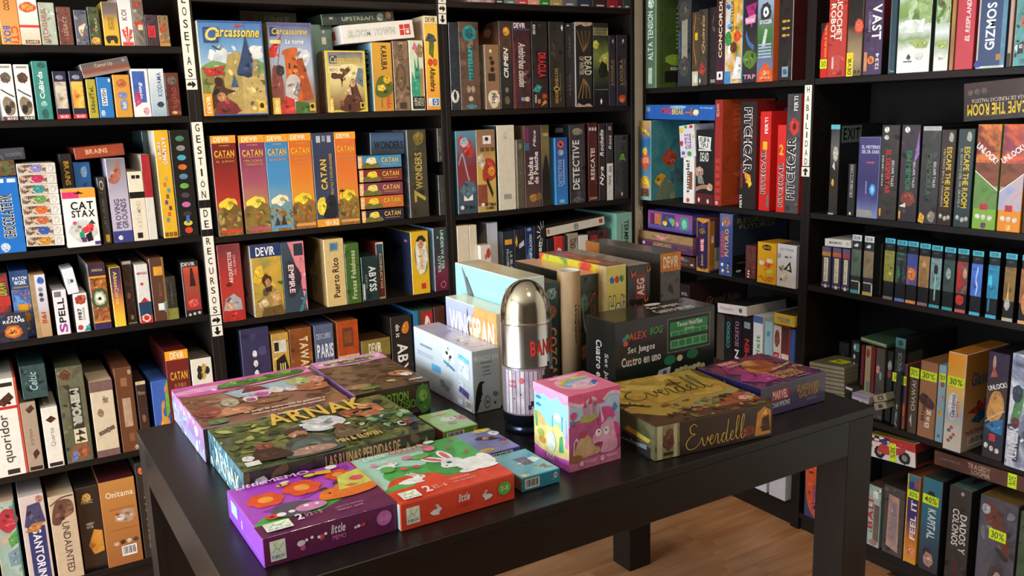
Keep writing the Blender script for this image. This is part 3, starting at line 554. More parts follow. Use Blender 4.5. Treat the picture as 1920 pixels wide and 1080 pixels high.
S('A4', 'a3', (806, 728), (878, 145), 'n:40:8a4a2a,b8743a,6a3420,c88a48', 'purple and amber box with white mandala flower', [('r', 0, .8, 1, 1, '3a2a40'), ('r', 0, .0, 1, .1, '3c2a58'), ('r', 0, .78, 1, .81, 'e09a30'), ('r', 0, .1, 1, .125, 'e09a30'), ('e', .5, .47, .5, .15, '4a5a34'), ('e', .5, .47, .36, .11, 'a8b090'), ('e', .5, .47, .27, .08, 'e8e6d0'), ('e', .5, .47, .09, .025, '2a2a24'), ('t', 'MANDALA', .2, .88, .85, .92, 'c8b07a', 0)], L='c8ccc0')
S('A4', 'a3', (978, 698), (1010, 180), 'g:e8c840,e8b838,d88a3a,8a5060,4c3a58,443450', 'box shading from purple to yellow, lettered downwards', [('t', 'AbiosCorte', .3, .38, .65, .93, 'e8c060', -90)])
S('A4', 'a3', (1085, 655), (1100, 130), 'n:22:3a2822,4a342c,2e1f1a,5a4238', 'dark brown box with pale top edge', [('r', 0, .95, 1, 1, 'a09c98'), ('e', .4, .45, .2, .05, '8a5a40'), ('e', .5, .1, .18, .04, 'a08a78'), ('r', 0, 0, 1, .02, 'b8a890')], rec=.02)
S('A4', 'a3', (1190, 650), (1240, 155), 'dedad2', 'white box with navy sea and red lower picture', [('r', 0, .13, 1, .36, '24405c'), ('r', 0, 0, 1, .13, 'c03a34'), ('e', .5, .09, .35, .07, 'e8d8c0'), ('e', .5, .09, .22, .045, 'c8342c'), ('p', [.15, .36, .5, .44, .85, .36], 'b8302c'), ('t', 'MEDUSO', .1, .83, .9, .87, 'a84a48', 0), ('e', .4, .67, .12, .025, 'c84040')])
S('A4', 'a3', (1310, 640), (1375, 98), '5c3a2a', 'wood-brown box with yellow patch and white patch', [('r', .25, .72, .9, .86, 'e0a030'), ('r', .35, .17, .75, .28, 'e8e8e4'), ('r', .75, .14, .95, .3, '5a9ab8'), ('t', 'RETOS', .5, .4, .7, .6, '8a5a40', 90), ('r', .86, 0, 1, 1, '8a6a3a')])
S('A4', 'a3', (1425, 610), (1475, 258), 'n:16:24221f,34322c,1c1a18', 'small black box with mossy green foot', [('r', 0, 0, 1, .26, 'n:40:5a6030,8a8a3c,3a4020'), ('t', 'CTHULHU', .4, .35, .6, .85, '5c5a54', 90)])
S('A4', 'a3', (1572, 610), (1668, 128), '2a2624', 'black-edged box with a red volcano picture', [('r', .08, .12, .95, .9, 'g:a02c2c,a83230,9a4a34,b0442e,d8603a'), ('p', [.4, .55, .5, .88, .62, .88, .75, .55], '3a1a18'), ('e', .52, .25, .3, .08, 'd05a50'), ('t', 'DEVIR', .05, .92, .8, .985, 'd8d4d0', 0), ('e', .25, .04, .08, .025, 'd0ccc8'), ('e', .52, .05, .08, .025, 'd0ccc8'), ('e', .8, .06, .08, .025, 'd0ccc8')])

S('A5', 'a4', (-130, 1110), (112, 305), 'ece4d8', 'tall white box with thin grey title and red stripe', [('r', 0, .69, 1, .72, 'c8342c'), ('p', [.5, .76, .85, .86, .95, .8, .7, .72], '4a2a1e'), ('r', .5, .92, .95, .96, '2a2420'), ('f', 'quoridor', .5, .14, .8, .64, '4a4440', 90), ('r', .55, .02, .85, .07, '2c2a28')], R='c83a26')
S('A5', 'a4', (222, 1080), (137, 300), 'c8402a', 'narrow red box edge beside the tall white box', z=None)
S('A5', 'a4', (230, 1030), (295, 505), 'ab9680', 'tan box with dark diamonds and faint title', [('p', [.3, .9, .7, .96, .9, .9, .5, .84], '4a3022'), ('p', [.4, .26, .7, .32, .85, .25, .5, .17], '4a2c20'), ('f', 'pylos', .3, .38, .6, .62, '8a7660', 90), ('r', .1, .02, .9, .07, '2a2018')])
Q('A5', 'a4', (155, 220), (380, 182), (410, 463), (205, 495), 'n:9:24393c,35504f,1f3034', 'dark teal box lying on two smaller boxes', [('i', 'Celtic', .3, .25, .62, .8, '9ab4b0', 90)])
S('A5', 'a4', (412, 1075), (480, 545), 'e6e0d2', 'white box with lime left edge', [('p', [.2, .8, .55, .86, .85, .8, .5, .74], '4a2a1c'), ('f', 'Quarto', .35, .35, .65, .66, '9a9488', 90), ('r', .1, .02, .9, .08, '26221e')], L='8cc83c')
S('A5', 'a4', (580, 1080), (690, 195), 'n:14:4a4c38,5e5e46,6e6a50,3e3e30', 'olive-grey box with tall white outlined title', [('r', .35, .22, .8, .78, '3a3a30'), ('o', 'MEMOIR', .43, .385, .74, .765, 'd8d6c8', 'a8a694', -90), ('r', .38, .2, .85, .35, 'd8cfae'), ('t', '44', .45, .21, .8, .34, '3a2e24', -90), ('e', .3, .92, .2, .05, '6a3a24'), ('p', [.1, .05, .3, .18, .8, .2, .95, .08, .6, .02], '8a5a3c'), ('p', [.15, .02, .3, .12, .45, .12, .4, .02], '6a7ab0'), ('e', .7, .1, .1, .04, 'b8643a')])
S('A5', 'a4', (830, 990), (940, 315), 'd8c6a8', 'cream parchment box with mauve ends', [('r', 0, .86, 1, 1, '7a5c58'), ('r', 0, 0, 1, .09, '7a5c58'), ('e', .35, .58, .14, .055, '8a7860'), ('p', [.15, .33, .85, .4, .9, .35, .2, .28], '6a5a48'), ('i', 'Hex', .5, .7, .75, .8, '6a5c4c', 0)])
S('A5', 'a4', (1040, 915), (1105, 210), '6a4028', 'brown box with a pale picture in the middle', [('r', .28, .3, .75, .64, 'b89a7c'), ('r', .3, .78, .65, .88, '9a6a44'), ('r', .45, .12, .75, .22, '8a5a3a'), ('e', .85, .94, .12, .03, 'a89078'), ('e', .8, .04, .12, .03, 'b0a090')])
S('A5', 'a4', (1140, 350), (1222, 330), '3a2620', 'dark chocolate box with a cream lip', [('r', 0, .95, 1, 1, 'd0bf94'), ('e', .5, .45, .2, .06, '8a5a3c'), ('t', 'Mono', .15, .8, .85, .86, '9a8468', 0)])
S('A5', 'a4', (1268, 330), (1412, 320), '3c62b4', 'blue children\'s box with orange giraffe shapes', [('p', [.45, .3, .5, .62, .7, .68, .68, .58, .58, .52, .6, .3], 'd89a40'), ('p', [.3, .25, .45, .4, .8, .42, .9, .3, .7, .15, .4, .15], 'd8963a'), ('p', [.75, .4, 1, .5, 1, 1, .8, .9], '7ab03a'), ('e', .85, .85, .1, .06, 'd87a60')])
S('A5', 'a4', (1383, 95), (1578, 62), 'g:5c1c1a,6a1f1c,78241e', 'dark red box with orange band under the bookcase sign', [('r', 0, .9, 1, 1, 'f0a028'), ('t', 'DEVIR', .22, .91, .82, .985, 'fbe8c8', 0), ('t', 'CATAN', .15, .68, .9, .77, 'e0b040', 0), ('f', 'EL DUELO', .3, .6, .8, .64, 'c88a50', 0)])
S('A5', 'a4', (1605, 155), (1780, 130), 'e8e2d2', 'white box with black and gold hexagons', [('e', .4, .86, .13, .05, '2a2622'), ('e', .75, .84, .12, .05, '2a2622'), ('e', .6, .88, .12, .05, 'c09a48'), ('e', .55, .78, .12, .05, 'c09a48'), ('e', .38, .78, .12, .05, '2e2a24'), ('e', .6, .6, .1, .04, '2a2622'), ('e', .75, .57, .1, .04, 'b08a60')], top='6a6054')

S('A6', 'a5', (-80, 450), (115, 440), 'n:9:c8a890,8aa89a,b0c0b0,7a9a9a', 'green-edged box with red fruit and leaves', [('e', .62, .8, .45, .13, 'b03440'), ('p', [.5, .6, 1, .7, .95, .55, .6, .5], '5a9a4c'), ('p', [.4, .45, .95, .5, .9, .3, .45, .3], '7a96a0'), ('r', .93, 0, 1, 1, '3a6a5c')])
S('A6', 'a5', (150, 430), (362, 380), 'd0bfb8', 'pinkish-white box with navy panel and white title', [('r', .2, 0, .9, .66, '34386a'), ('t', 'SANTORINI', .38, .08, .72, .63, 'eceaf0', -90), ('p', [.1, .68, .3, .9, .8, .92, .95, .7, .5, .62], '4a4464'), ('p', [.1, .62, .4, .7, .9, .7, .6, .6], 'b87a40'), ('e', .8, .95, .14, .04, 'b07a68')])
S('A6', 'a5', (400, 420), (620, 375), 'cbb496', 'cream box with thin serif title and helmeted figures', [('f', 'UNDAUNTED', .4, .08, .68, .68, '4a3c30', -90), ('p', [.05, .7, .2, .9, .5, .95, .85, .92, .9, .78, .5, .72, .3, .66], '6a4638'), ('e', .8, .86, .12, .05, '7a5a48'), ('l', [.05, .9, .5, .97, .95, .98], .015, '5a4434')])
S('A6', 'a5', (628, 350), (828, 305), '2c2420', 'black box with fire and a pale speech bubble', [('e', .45, .87, .2, .05, 'e0b060'), ('t', 'FRAC', .2, .8, .7, .84, 'c8b890', 0), ('t', 'HARRY', .3, .54, .65, .57, 'd8d0c8', 0), ('t', 'POTTER', .3, .5, .6, .53, 'd8d0c8', 0), ('p', [.3, .3, .6, .48, .95, .45, .95, .2, .5, .18], 'n:20:a85a20,e0a040,7a3a1a')], rec=.02)
S('A6', 'a5', (915, 1020), (1128, 235), 'g:a06234,ad7038,b87a3c,c08444', 'orange-tan box with white title, icons and barcode', [('t', 'Onitama', .15, .8, .92, .87, 'ecd8b8', 0), ('e', .62, .57, .32, .08, 'b8967c'), ('e', .5, .56, .12, .04, 'd8c8b8'), ('e', .42, .6, .06, .02, 'a04a3c'), ('e', .3, .26, .08, .025, 'd8a890'), ('e', .48, .27, .07, .025, '3a3028'), ('e', .66, .27, .07, .025, 'e0c8b0'), ('e', .84, .27, .07, .025, '4a4440'), ('r', .2, .66, .9, .67, '9a6a3a'), ('r', .2, .42, .9, .425, '9a6234')]+barcode(.42, .1, .85, .22), top='4a1c20')
S('A6', 'a5', (1135, 150), (1215, 120), '2a2522', 'black box with gold dotted spine beside table leg', [('e', .55, .92, .3, .035, 'd8663c'), ('t', 'MYTHOS', .6, .1, .8, .65, 'b8a060', -90)])

# ---------------------------------------------------------------- second bookcase
PB = 'second bookcase from left, %s row'
row('B1', 'L', ZB[4], PB % 'top'); row('B2', 'L', ZB[3], PB % 'second'); row('B3', 'L', ZB[2], PB % 'third'); row('B4', 'L', ZB[1], PB % 'fourth')
BLD = [('d', 0, .52, 1, .74, 16, 'e4e8e8,c8d4dc,b0c4d4,dfe4e0', .02), ('r', 0, 0, 1, .48, 'n:16:8a9a4a,a8a468,6a7a3a,c0b080'), ('p', [0, .5, .2, .58, .5, .54, .8, .6, 1, .55, 1, .45, 0, .42], '7a9a5c')]
S('B1', 'b1', (165, 797), (552, 150), 'g:c8b888,b0c0b8,a8c4d8,6a9ac8,4a7ab8', 'largest picture box, blue-framed castle scene with dark blue roof', BLD+[
  ('d', .02, .02, .98, .45, 40, 'a89a58,7a8440,c0ac70,8a7a48,5a6430,b8a468', .012), ('d', .34, .06, .98, .5, 34, 'b89c5c,8a7444,d0b878,6a5834,a08850', .01),
  ('p', [.34, .1, .4, .58, .48, .66, .62, .66, .68, .5, .7, .1], 'b09a5c'), ('p', [.62, .05, .62, .42, .86, .42, .98, .3, .98, .05], 'c0a868'), ('p', [.55, .44, .62, .6, .68, .74, .72, .84, .76, .72, .82, .58, .88, .44, .72, .42], '34486e'), ('p', [.55, .44, .72, .46, .88, .44, .72, .4], '24344f'), ('l', [.72, .84, .72, .95, .72, .99], .004, '5a4a30'), ('p', [.72, .95, .55, .93, .6, .965], 'c8302c'),
  ('p', [.78, .42, .82, .6, .88, .6, .9, .42], '9a8a5c'), ('p', [.44, .3, .5, .44, .56, .3], '3f5a80'), ('p', [.44, .3, .44, .2, .56, .2, .56, .3], 'b8a068'),
  ('p', [.1, .42, .35, .44, .32, .48, .36, .53, .1, .5, .02, .52, .05, .46], 'b83a34'), ('p', [.1, .1, .2, .34, .3, .4, .34, .3, .5, .26, .36, .22, .34, .1], '4a3228'), ('e', .25, .36, .06, .05, '3a241c'), ('p', [.14, 0, .2, .14, .34, .2, .5, .12, .6, 0], '7a3030'), ('e', .28, .2, .07, .05, 'b8845c'), ('p', [.45, 0, .95, .2, 1, .2, 1, 0], 'c0a060'), ('p', [.84, .04, .84, .15, .96, .15, .96, .04], 'e8c040'), ('e', .9, .1, .035, .03, '2a2a2a'),
  ('r', .08, .77, .3, .93, '2c4474'), ('r', .1, .79, .28, .91, '41609a'), ('i', 'C', .11, .79, .3, .93, 'ecd25c', 0), ('i', 'arcassonne', .27, .825, .95, .9, '6a5a20', 0), ('i', 'arcassonne', .265, .83, .945, .905, 'ecd25c', 0), ('l', [.2, .74, .3, .7, .34, .74], .01, '4a3a30'),
  ('r', 0, 0, .13, .235, 'f09a28'), ('t', 'DEVIR', .04, .03, .1, .21, 'fdf0d8', 90), ('r', 0, .985, 1, 1, '3a62a0'), ('r', .985, 0, 1, 1, '3a62a0'), ('r', .13, 0, 1, .015, '34588e')], dep=.07, rec=-.01)
S('B1', 'b1', (640, 795), (895, 160), 'g:8a6c48,98867a,aab4c4,9aaccc,5a5a88', 'castle picture box with orange tower and white horse', [
  ('e', .72, .62, .22, .1, 'ccd4dc'), ('p', [.4, .16, .34, .62, .3, .64, .32, .7, .62, .73, .64, .66, .6, .6, .7, .14], 'c86430'), ('p', [.6, .6, .7, .14, .95, .16, .75, .62], 'a85028'), ('r', .42, .5, .46, .56, '4a2a1c'), ('r', .5, .4, .54, .46, '4a2a1c'),
  ('p', [0, .1, .05, .5, .2, .5, .28, .3, .2, .0, 0, 0], '8a4a44'), ('e', .22, .48, .1, .06, '3a3434'), ('p', [.02, .72, .3, .86, .2, .72, .12, .62, 0, .62], 'c8302c'), ('l', [.06, .3, .2, .6, .3, .9], .008, '4a3a30'),
  ('p', [.3, .1, .34, .36, .5, .44, .66, .38, .6, .26, .56, .1, .5, 0, .3, 0], 'c8c0bc'), ('p', [.48, .22, .6, .36, .66, .3, .58, .18], '8a8488'), ('p', [.1, 0, .3, .2, .5, .16, .5, 0], 'c23c34'), ('p', [.5, 0, .52, .14, .8, .12, .95, 0], '4a6a34'), ('r', .84, .03, .97, .12, 'e0b840'), ('e', .9, .08, .04, .025, '222222'),
  ('r', .04, .77, .28, .81, 'e8e0a0'), ('r', .05, .85, .2, .95, '34406c'), ('i', 'Carcassonne', .1, .87, .9, .94, 'd8c05c', 0), ('i', 'La torre', .38, .77, .8, .82, 'f4f0e4', 0), ('r', 0, 0, .17, .18, 'ecc84c'), ('t', 'DEVIR', .05, .02, .13, .16, 'fdf4d8', 90), ('r', 0, .97, 1, 1, '5a5c84'), ('r', .97, .2, 1, 1, '6a6a88')], dep=.05, side='5a4a34', L='8a7a5c')
S('B1', 'b1', (925, 700), (1040, 172), 'g:6a4a38,7a5a44,56706e,5a7872,668a84', 'muted teal box behind the small yellow-framed picture box', [('r', .5, .78, .7, .86, 'd8d8c8'), ('e', .6, .92, .06, .02, 'c8ccc0'), ('p', [.3, .55, .6, .7, .95, .55], '8a5a44')], rec=.07)
S('B1', 'b1', (1020, 787), (1270, 350), 'd8c64c', 'small yellow-framed picture box with a seated woman', [('r', .07, .04, .93, .97, 'g:6a5a3c,a08a58,d8c888,c8b888,4a5074'), ('e', .55, .66, .3, .12, 'e8dca0'), ('p', [.12, .58, .2, .7, .28, .62, .45, .64, .5, .72, .6, .68, .42, .56, .38, .4, .34, .54, .2, .54], '5a3a28'), ('p', [.3, .04, .5, .3, .6, .52, .7, .52, .78, .35, .88, .04], '5a3428'), ('e', .64, .47, .07, .06, 'c89a70'), ('p', [.4, .3, .58, .42, .6, .28], 'd0b090'), ('p', [.7, .5, .8, .72, .92, .7, .9, .4], '6a7a8a'), ('e', .34, .15, .06, .05, '8a4a3a'),
  ('r', .1, .79, .28, .92, '34457c'), ('i', 'Carcassonne', .12, .8, .86, .91, 'd8c04c', 0), ('r', .06, .64, .34, .74, 'ece4b0'), ('f', 'NUEVO', .09, .66, .3, .72, '4a4030', 0), ('r', .04, 0, .14, .24, 'e0b038'), ('t', 'DEVIR', .06, .02, .12, .22, 'f8ecd0', 90), ('r', .8, .06, .92, .16, 'e0b840'), ('e', .86, .11, .035, .035, '222222'), ('p', [.5, .04, .5, .13, .56, .13, .56, .04], '1c1a18')], L='n:14:6a5238,8a7048,4a3626', side='6a5238', dep=.06)
S('B1', 'b1', (1340, 777), (1450, 294), 'g:c88a2c,b8882c,d09a30,d8a032', 'golden box with slanting black title and green jungle', [('t', 'KARUBA', .45, .6, .75, .95, '1c1a10', -90), ('p', [.1, .25, .2, .45, .5, .52, .9, .45, .95, .28, .5, .2], '5a6a28'), ('e', .7, .46, .2, .06, 'e0b030'), ('e', .4, .34, .2, .05, 'e8c040'), ('t', 'HABA', .62, .04, .85, .22, 'd8302c', -90), ('f', 'JUEGO', .35, .05, .45, .2, '8a5a20', 90)], L='8ec0d4', artL=[('t', 'KARUBA', .55, .35, .9, .9, '1c2420', -90)])
S('B1', 'b1', (1485, 777), (1565, 284), 'n:26:7a6048,8c7054,6a523e,9a7e60', 'wood-brown box with carved dark oval', [('e', .45, .48, .3, .19, '5a4632'), ('e', .45, .48, .22, .16, '7a6046'), ('t', 'STONE', .35, .72, .65, .95, '5a4634', 90), ('r', .3, .03, .75, .12, '4a3a2c')])
S('B1', 'b1', (1597, 775), (1670, 280), 'd4dcc4', 'pale box with teal forest and flamingo', [('p', [.1, .2, .15, .55, .3, .45, .35, .75, .5, .6, .6, .8, .7, .5, .75, .2], '3f9a7c'), ('p', [.2, .88, .4, .98, .6, .9, .4, .85], 'd87a8c'), ('p', [.4, .84, .7, .96, 1, .9, .9, .76, .6, .76], '9a7a58'), ('r', .1, .02, .95, .2, '24241f'), ('t', 'NEW', .2, .06, .4, .18, 'c8c8b8', -90), ('t', 'YORK', .42, .06, .62, .18, 'c8c8b8', -90), ('t', 'ZOO', .64, .06, .88, .18, 'c8c8b8', -90), ('r', .7, .2, .9, .6, 'a8884c')])
S('B1', 'b1', (1705, 770), (1785, 112), 'g:e8942c,eaa830,f0c030,f0c838,e8a838', 'tall bright yellow box with black script title', [('r', 0, .92, 1, 1, 'e8dcb4'), ('t', 'DEVIR', .15, .935, .85, .985, '2a2418', 0), ('p', [.3, .6, .35, .78, .55, .82, .7, .7, .6, .55], '5a6a34'), ('p', [.05, .74, .3, .82, .7, .8, .9, .74, .6, .72], '4a4a54'), ('e', .35, .51, .18, .04, 'c8442c'), ('e', .7, .51, .18, .04, 'd85a34'), ('i', 'Alhambra', .3, .2, .7, .46, '2a1c10', -90), ('r', .1, .04, .9, .13, 'dce4ea'), ('r', .4, .05, .85, .12, '2a6ab0'), ('e', .62, .085, .12, .028, 'f4f4f4'), ('e', .62, .085, .06, .016, '2a6ab0')], L='g:a8302c,b03830,d8c8a8', side='d8a838')
Q('B1', 'b1', (1100, 178), (1602, 133), (1612, 262), (1115, 305), 'e4e2dc', 'long white box with pale grey title lying on top', [('o', 'BLOOM TOWN', .09, .32, .73, .68, 'a8acaa', 'd2d6d2', 0), ('r', .8, .2, .86, .78, 'c83a34'), ('r', .87, .2, .95, .78, 'c83a34'), ('r', .805, .5, .945, .53, 'e8e4dc'), ('e', .91, .36, .025, .1, 'e8e4dc')], dep=.25, side='dcdad4', top='c8c4b4', artL=[('r', .2, .3, .8, .75, 'a84038')])
Q('B1', 'b1', (968, 85), (1470, 60), (1472, 140), (972, 165), 'n:14:2c3a2c,3a4a34,24303a,2e3440', 'long dark green box lying above the white one', [('t', 'UPSTREAM', .27, .3, .7, .66, 'b0b4a8', 0), ('e', .8, .5, .05, .35, 'a8aca0'), ('e', .92, .6, .04, .3, 'c8884c'), ('r', .1, .5, .15, .7, 'a8aca8')], rec=.05, dep=.2)
Q('B1', 'b1', (402, 42), (800, 66), (808, 440), (420, 430), 'n:10:3a3a28,4a4a34,6a4434,34402c', 'dark green box set back above the castle picture boxes', [('i', 'Village', .42, .8, .75, .93, '8a8a5c', 0), ('r', .78, .8, .86, .92, '8a7a6a'), ('e', .18, .88, .1, .08, '6a3c2c')], rec=.16, dep=.08)

def catan(c, txt, sub, sun, hill, foot):
    return [('e', .5, .3, .4, .085, sun), ('p', [0, 0, 0, .24, .25, .29, .5, .26, .75, .31, 1, .25, 1, 0], hill), ('d', .02, .02, .98, .25, 26, '8a7a3c,6a5a2c,a89050,5a4a28,b89a58,7a6a44', .006), ('p', [.3, 0, .5, .12, .35, .2, .7, .2, .6, .1, .9, 0], 'n:30:a8803c,8a5a2c,6a5a30'), ('r', .1, .03, .95, .06, foot),
            ('r', 0, .925, 1, 1, 'f2a030'), ('t', 'DEVIR', .12, .937, .76, .985, 'fdeccb', 0), ('f', 'EXPANSION', .32, .895, .72, .908, 'd8b060', 0), ('t', txt, .1, .79, .9, .855, 'ecb83c', 0), ('r', .12, .78, .88, .784, 'd8a838')]+[('f', s, .15, .73-.035*k, .88, .755-.035*k, 'd09a58', 0) for k, s in enumerate(sub)]
S('B2', 'b2', (265, 865), (370, 160), 'g:a84028,b8382c,a02c24,7a241e,741f1c', 'leftmost of the six tall spines, dark red with sunset', catan(0, 'CATAN', ['EL JUEGO'], 'f4d03c', 'n:24:8a7030,6a5028,a88a3c', 'd84030'), L='n:16:7a3a44,5a6a7a,a8883c', artT=[])
S('B2', 'b2', (452, 848), (570, 157), 'g:8a6a44,b88a50,a85a68,8c3c60,84345c', 'tall purple spine with sunset picture', catan(0, 'CATAN', ['MERCADERES', 'Y BARBAROS'], 'f6dc50', 'n:24:a08038,806a30,6a5430', 'c0507c'), L='6a2c3c')
S('B2', 'b2', (627, 835), (733, 152), 'g:5a7a88,8aa8b0,4c90c0,3f88c0,3a80ba', 'tall sky-blue spine with pale sun and ships', catan(0, 'CATAN', ['NAVEGANTES'], 'f8ecc0', 'n:20:5a8aa0,7a9aa0,4a6a7a', '5a9ac8')+[('p', [.15, .06, .3, .15, .4, .06], '3a3430'), ('p', [.45, .06, .58, .17, .7, .06], '3a3430')])
S('B2', 'b2', (783, 820), (892, 145), 'g:c8782c,e0a030,e08428,d86c24,d86a22', 'tall orange spine with brown knights, fourth of six', catan(0, 'CATAN', ['CIUDADES', 'Y CABALLEROS'], 'f8d838', 'n:26:7a5028,a07030,5a4024', 'e0a060'))
S('B2', 'b2', (945, 805), (1052, 142), 'g:3a4a64,343e58,2c3450,323c58', 'tall navy spine with sideways gold title and moon', [('r', 0, 0, 1, .08, 'f0a02c'), ('t', 'DEVIR', .35, .012, .95, .065, 'fdeccb', 180), ('t', 'CATAN', .3, .4, .58, .72, 'ecc040', 90), ('f', 'PIRATAS Y EXPLORADORES', .72, .34, .84, .78, 'c8a850', 90), ('e', .3, .22, .24, .1, 'f0d040'), ('p', [.3, .1, .45, .2, .5, .3, .7, .34, .9, .3, .9, .1], '24242c'), ('r', .2, .9, .38, .97, 'b8bcc8'), ('r', .45, .91, .6, .97, '8a90a0'), ('r', .68, .9, .85, .97, 'b8bcc8')])
S('B2', 'b2', (1098, 792), (1200, 135), 'g:c07030,e0902c,e07828,dc6a24,dc6a24', 'tall orange spine with lone scarecrow, rightmost of six', catan(0, 'CATAN', ['LEYENDA', 'EXPANSION'], 'f4d43c', 'n:26:6a5028,9a7a34,4a3a20', 'e0a060')+[('l', [.2, .3, .22, .36, .2, .4], .02, '2a2018'), ('l', [.1, .37, .2, .375, .32, .37], .015, '2a2018')])
SM = [('sky-blue', '3a88b8', (1220, 308), (1522, 292), (1527, 380), (1228, 393), 'f4e4b0'), ('dark red', '7c2420', (1230, 405), (1528, 387), (1530, 470), (1238, 488), 'f4d040'), ('purple', '7c3450', (1232, 499), (1533, 480), (1535, 565), (1240, 583), 'f0dc70'), ('orange', 'c86a24', (1240, 592), (1538, 570), (1540, 652), (1248, 676), 'f4d040'), ('navy', '26263c', (1248, 690), (1540, 660), (1542, 745), (1256, 771), 'f0d860')]
for n, c, a, b, e, f, s in SM:
    Q('B2', 'b2', a, b, e, f, c, 'small %s box in the stack of five' % n, [('r', 0, 0, .09, 1, 'f0b060'), ('f', 'DEVIR', .02, .1, .075, .9, 'fff0dc', 90), ('r', .1, .02, .46, .4, 'n:40:6a6a34,8a7a3c,4a4a2c'), ('e', .3, .52, .12, .36, s), ('p', [.1, .02, .1, .35, .2, .45, .3, .32, .45, .4, .48, .02], 'n:40:5a6030,7a7038,44502c'), ('t', 'CATAN', .53, .42, .92, .82, 'ecc048', 0), ('r', .55, .25, .9, .29, 'c89a50')], dep=.12)
Q('B2', 'b2', (1305, 142), (1543, 138), (1546, 289), (1312, 300), 'g:1c2430,24364a,2c4a6a,34587c,2a3f5c', 'dark blue box resting on the stack of five', [('t', 'WONDERS', .1, .25, .95, .6, '10161e', 0)], rec=.012)
S('B2', 'b2', (1590, 745), (1690, 118), 'n:20:2e2a18,3a3420,2a2616', 'black-olive box with gold vertical title', [('t', '7', .25, .18, .85, .32, 'b8a048', 90), ('t', 'WONDERS', .35, .33, .72, .74, 'b8a050', 90), ('e', .6, .9, .28, .08, '7a6a30')], L='n:14:8a5a40,3a5a74,a88a60')
S('B2', 'b2', (1783, 430), (1812, 110), 'n:20:24221e,302e28,1e1c19', 'upper of two black boxes beside bookcase upright', [('t', 'LEADERS', .3, .3, .6, .75, '8a8268', -90), ('e', .45, .12, .2, .06, '6a6048')], z=1.269)
S('B2', 'b2', (1790, 735), (1842, 432), 'n:20:24221e,302e28,1e1c19', 'lower of two black boxes beside bookcase upright', [('t', 'CITIES', .3, .35, .6, .7, '5c5850', -90)])

S('B3', 'b3', (155, 745), (275, 184), 'g:a8302a,b83a30,b4342c,9a302c,6a2c30', 'red box with white title and hooded woman', [('t', 'ARQUITECTOS', .42, .5, .62, .9, 'e8d8d0', 90), ('f', 'DEL REINO', .66, .6, .76, .86, 'd0a8a0', 90), ('p', [.05, .15, .2, .3, .55, .36, .85, .28, .9, .12], 'a8a4a4'), ('e', .35, .2, .2, .06, 'c89a80'), ('p', [.3, 0, .35, .14, .9, .14, .9, 0], 'b83028'), ('e', .38, .48, .12, .03, '5a2420')])
S('B3', 'b3', (398, 750), (585, 183), 'n:9:8a8a3a,b89a3a,d8a838,6a7a34', 'box with blue publisher band and painted bearded man', [('r', 0, .83, 1, 1, '26386c'), ('t', 'DEVIR', .18, .85, .8, .97, 'f0f0ec', 0), ('p', [0, .5, .15, .7, .35, .72, .4, .56, .2, .46], 'e8b838'), ('p', [.05, 0, .1, .2, .3, .3, .4, .42, .65, .42, .85, .25, .95, 0], 'a8884c'), ('e', .47, .5, .16, .09, '4a2e1c'), ('e', .5, .47, .1, .06, 'b8845c'), ('p', [.4, .4, .62, .42, .6, .34, .42, .34], '3a2418'), ('p', [.2, 0, .3, .12, .9, .14, 1, 0], '6a5228'), ('p', [.55, .3, .85, .36, .9, .22, .7, .16], 'c8a068'), ('p', [.1, .2, .4, .26, .5, .16, .2, .12], 'd0b888')], L='cfcac0', artL=[('e', .55, .3, .2, .09, '8a3a34'), ('e', .55, .3, .13, .06, 'cfcac0')], top='7a7260')
S('B3', 'b3', (617, 718), (752, 165), 'g:3a4a56,34444f,3a4450', 'slate and pink box with curved badge', [('p', [.3, 1, 1, 1, 1, .0, .9, .12, .75, .5], 'e0848c'), ('r', .55, .8, .95, .97, '2c3440'), ('p', [.2, .25, .2, .7, .5, .7, .78, .55, .78, .42, .55, .26], '3a2c38'), ('t', 'EMPIRE', .26, .28, .5, .68, 'ecd8d8', -90), ('p', [.6, .0, .75, .0, 1, .2, 1, .3], '4a7a8c')])
S('B3', 'b3', (940, 667), (1052, 145), 'd8bc80', 'sand-coloured box with calligraphic brown title', [('t', 'Puerto Rico', .35, .13, .68, .72, '3a2416', 90), ('r', .28, .82, .72, .95, '8a9a8c'), ('r', .34, .84, .66, .93, '4a7a9c')], L='b89a68', artL=[('t', 'Puerto Rico', .5, .15, .7, .88, '7a5c38', -90)], top='a08a5c')
S('B3', 'b3', (1090, 640), (1167, 178), 'n:16:3a5a28,48682e,2e4a22', 'dark green box with pale blackletter title', [('t', 'Frutas Fabulosas', .36, .08, .7, .88, 'c8d0a0', 90)])
S('B3', 'b3', (1205, 610), (1310, 275), 'n:14:1a2c2a,22383a,182220', 'small black-green box with white serif title', [('t', 'ABYSS', .42, .22, .85, .78, 'e0e4e0', -90), ('f', 'KRAKEN', .2, .3, .32, .6, '8a9490', 90), ('r', .05, .05, .15, .4, 'c8ccc8')])
S('B3', 'b3', (1305, 350), (1350, 174), 'g:7a3028,6a3a34,3a4a5c,34506c', 'narrow red and blue box with cream border', [('r', 0, 0, .07, 1, 'd8cca8'), ('r', .93, 0, 1, 1, 'd8cca8'), ('r', 0, 0, 1, .03, 'd8cca8'), ('r', 0, .97, 1, 1, 'd8cca8'), ('t', 'CONFLICTOS', .4, .18, .72, .8, 'ecdcb8', -90)], rec=.018)
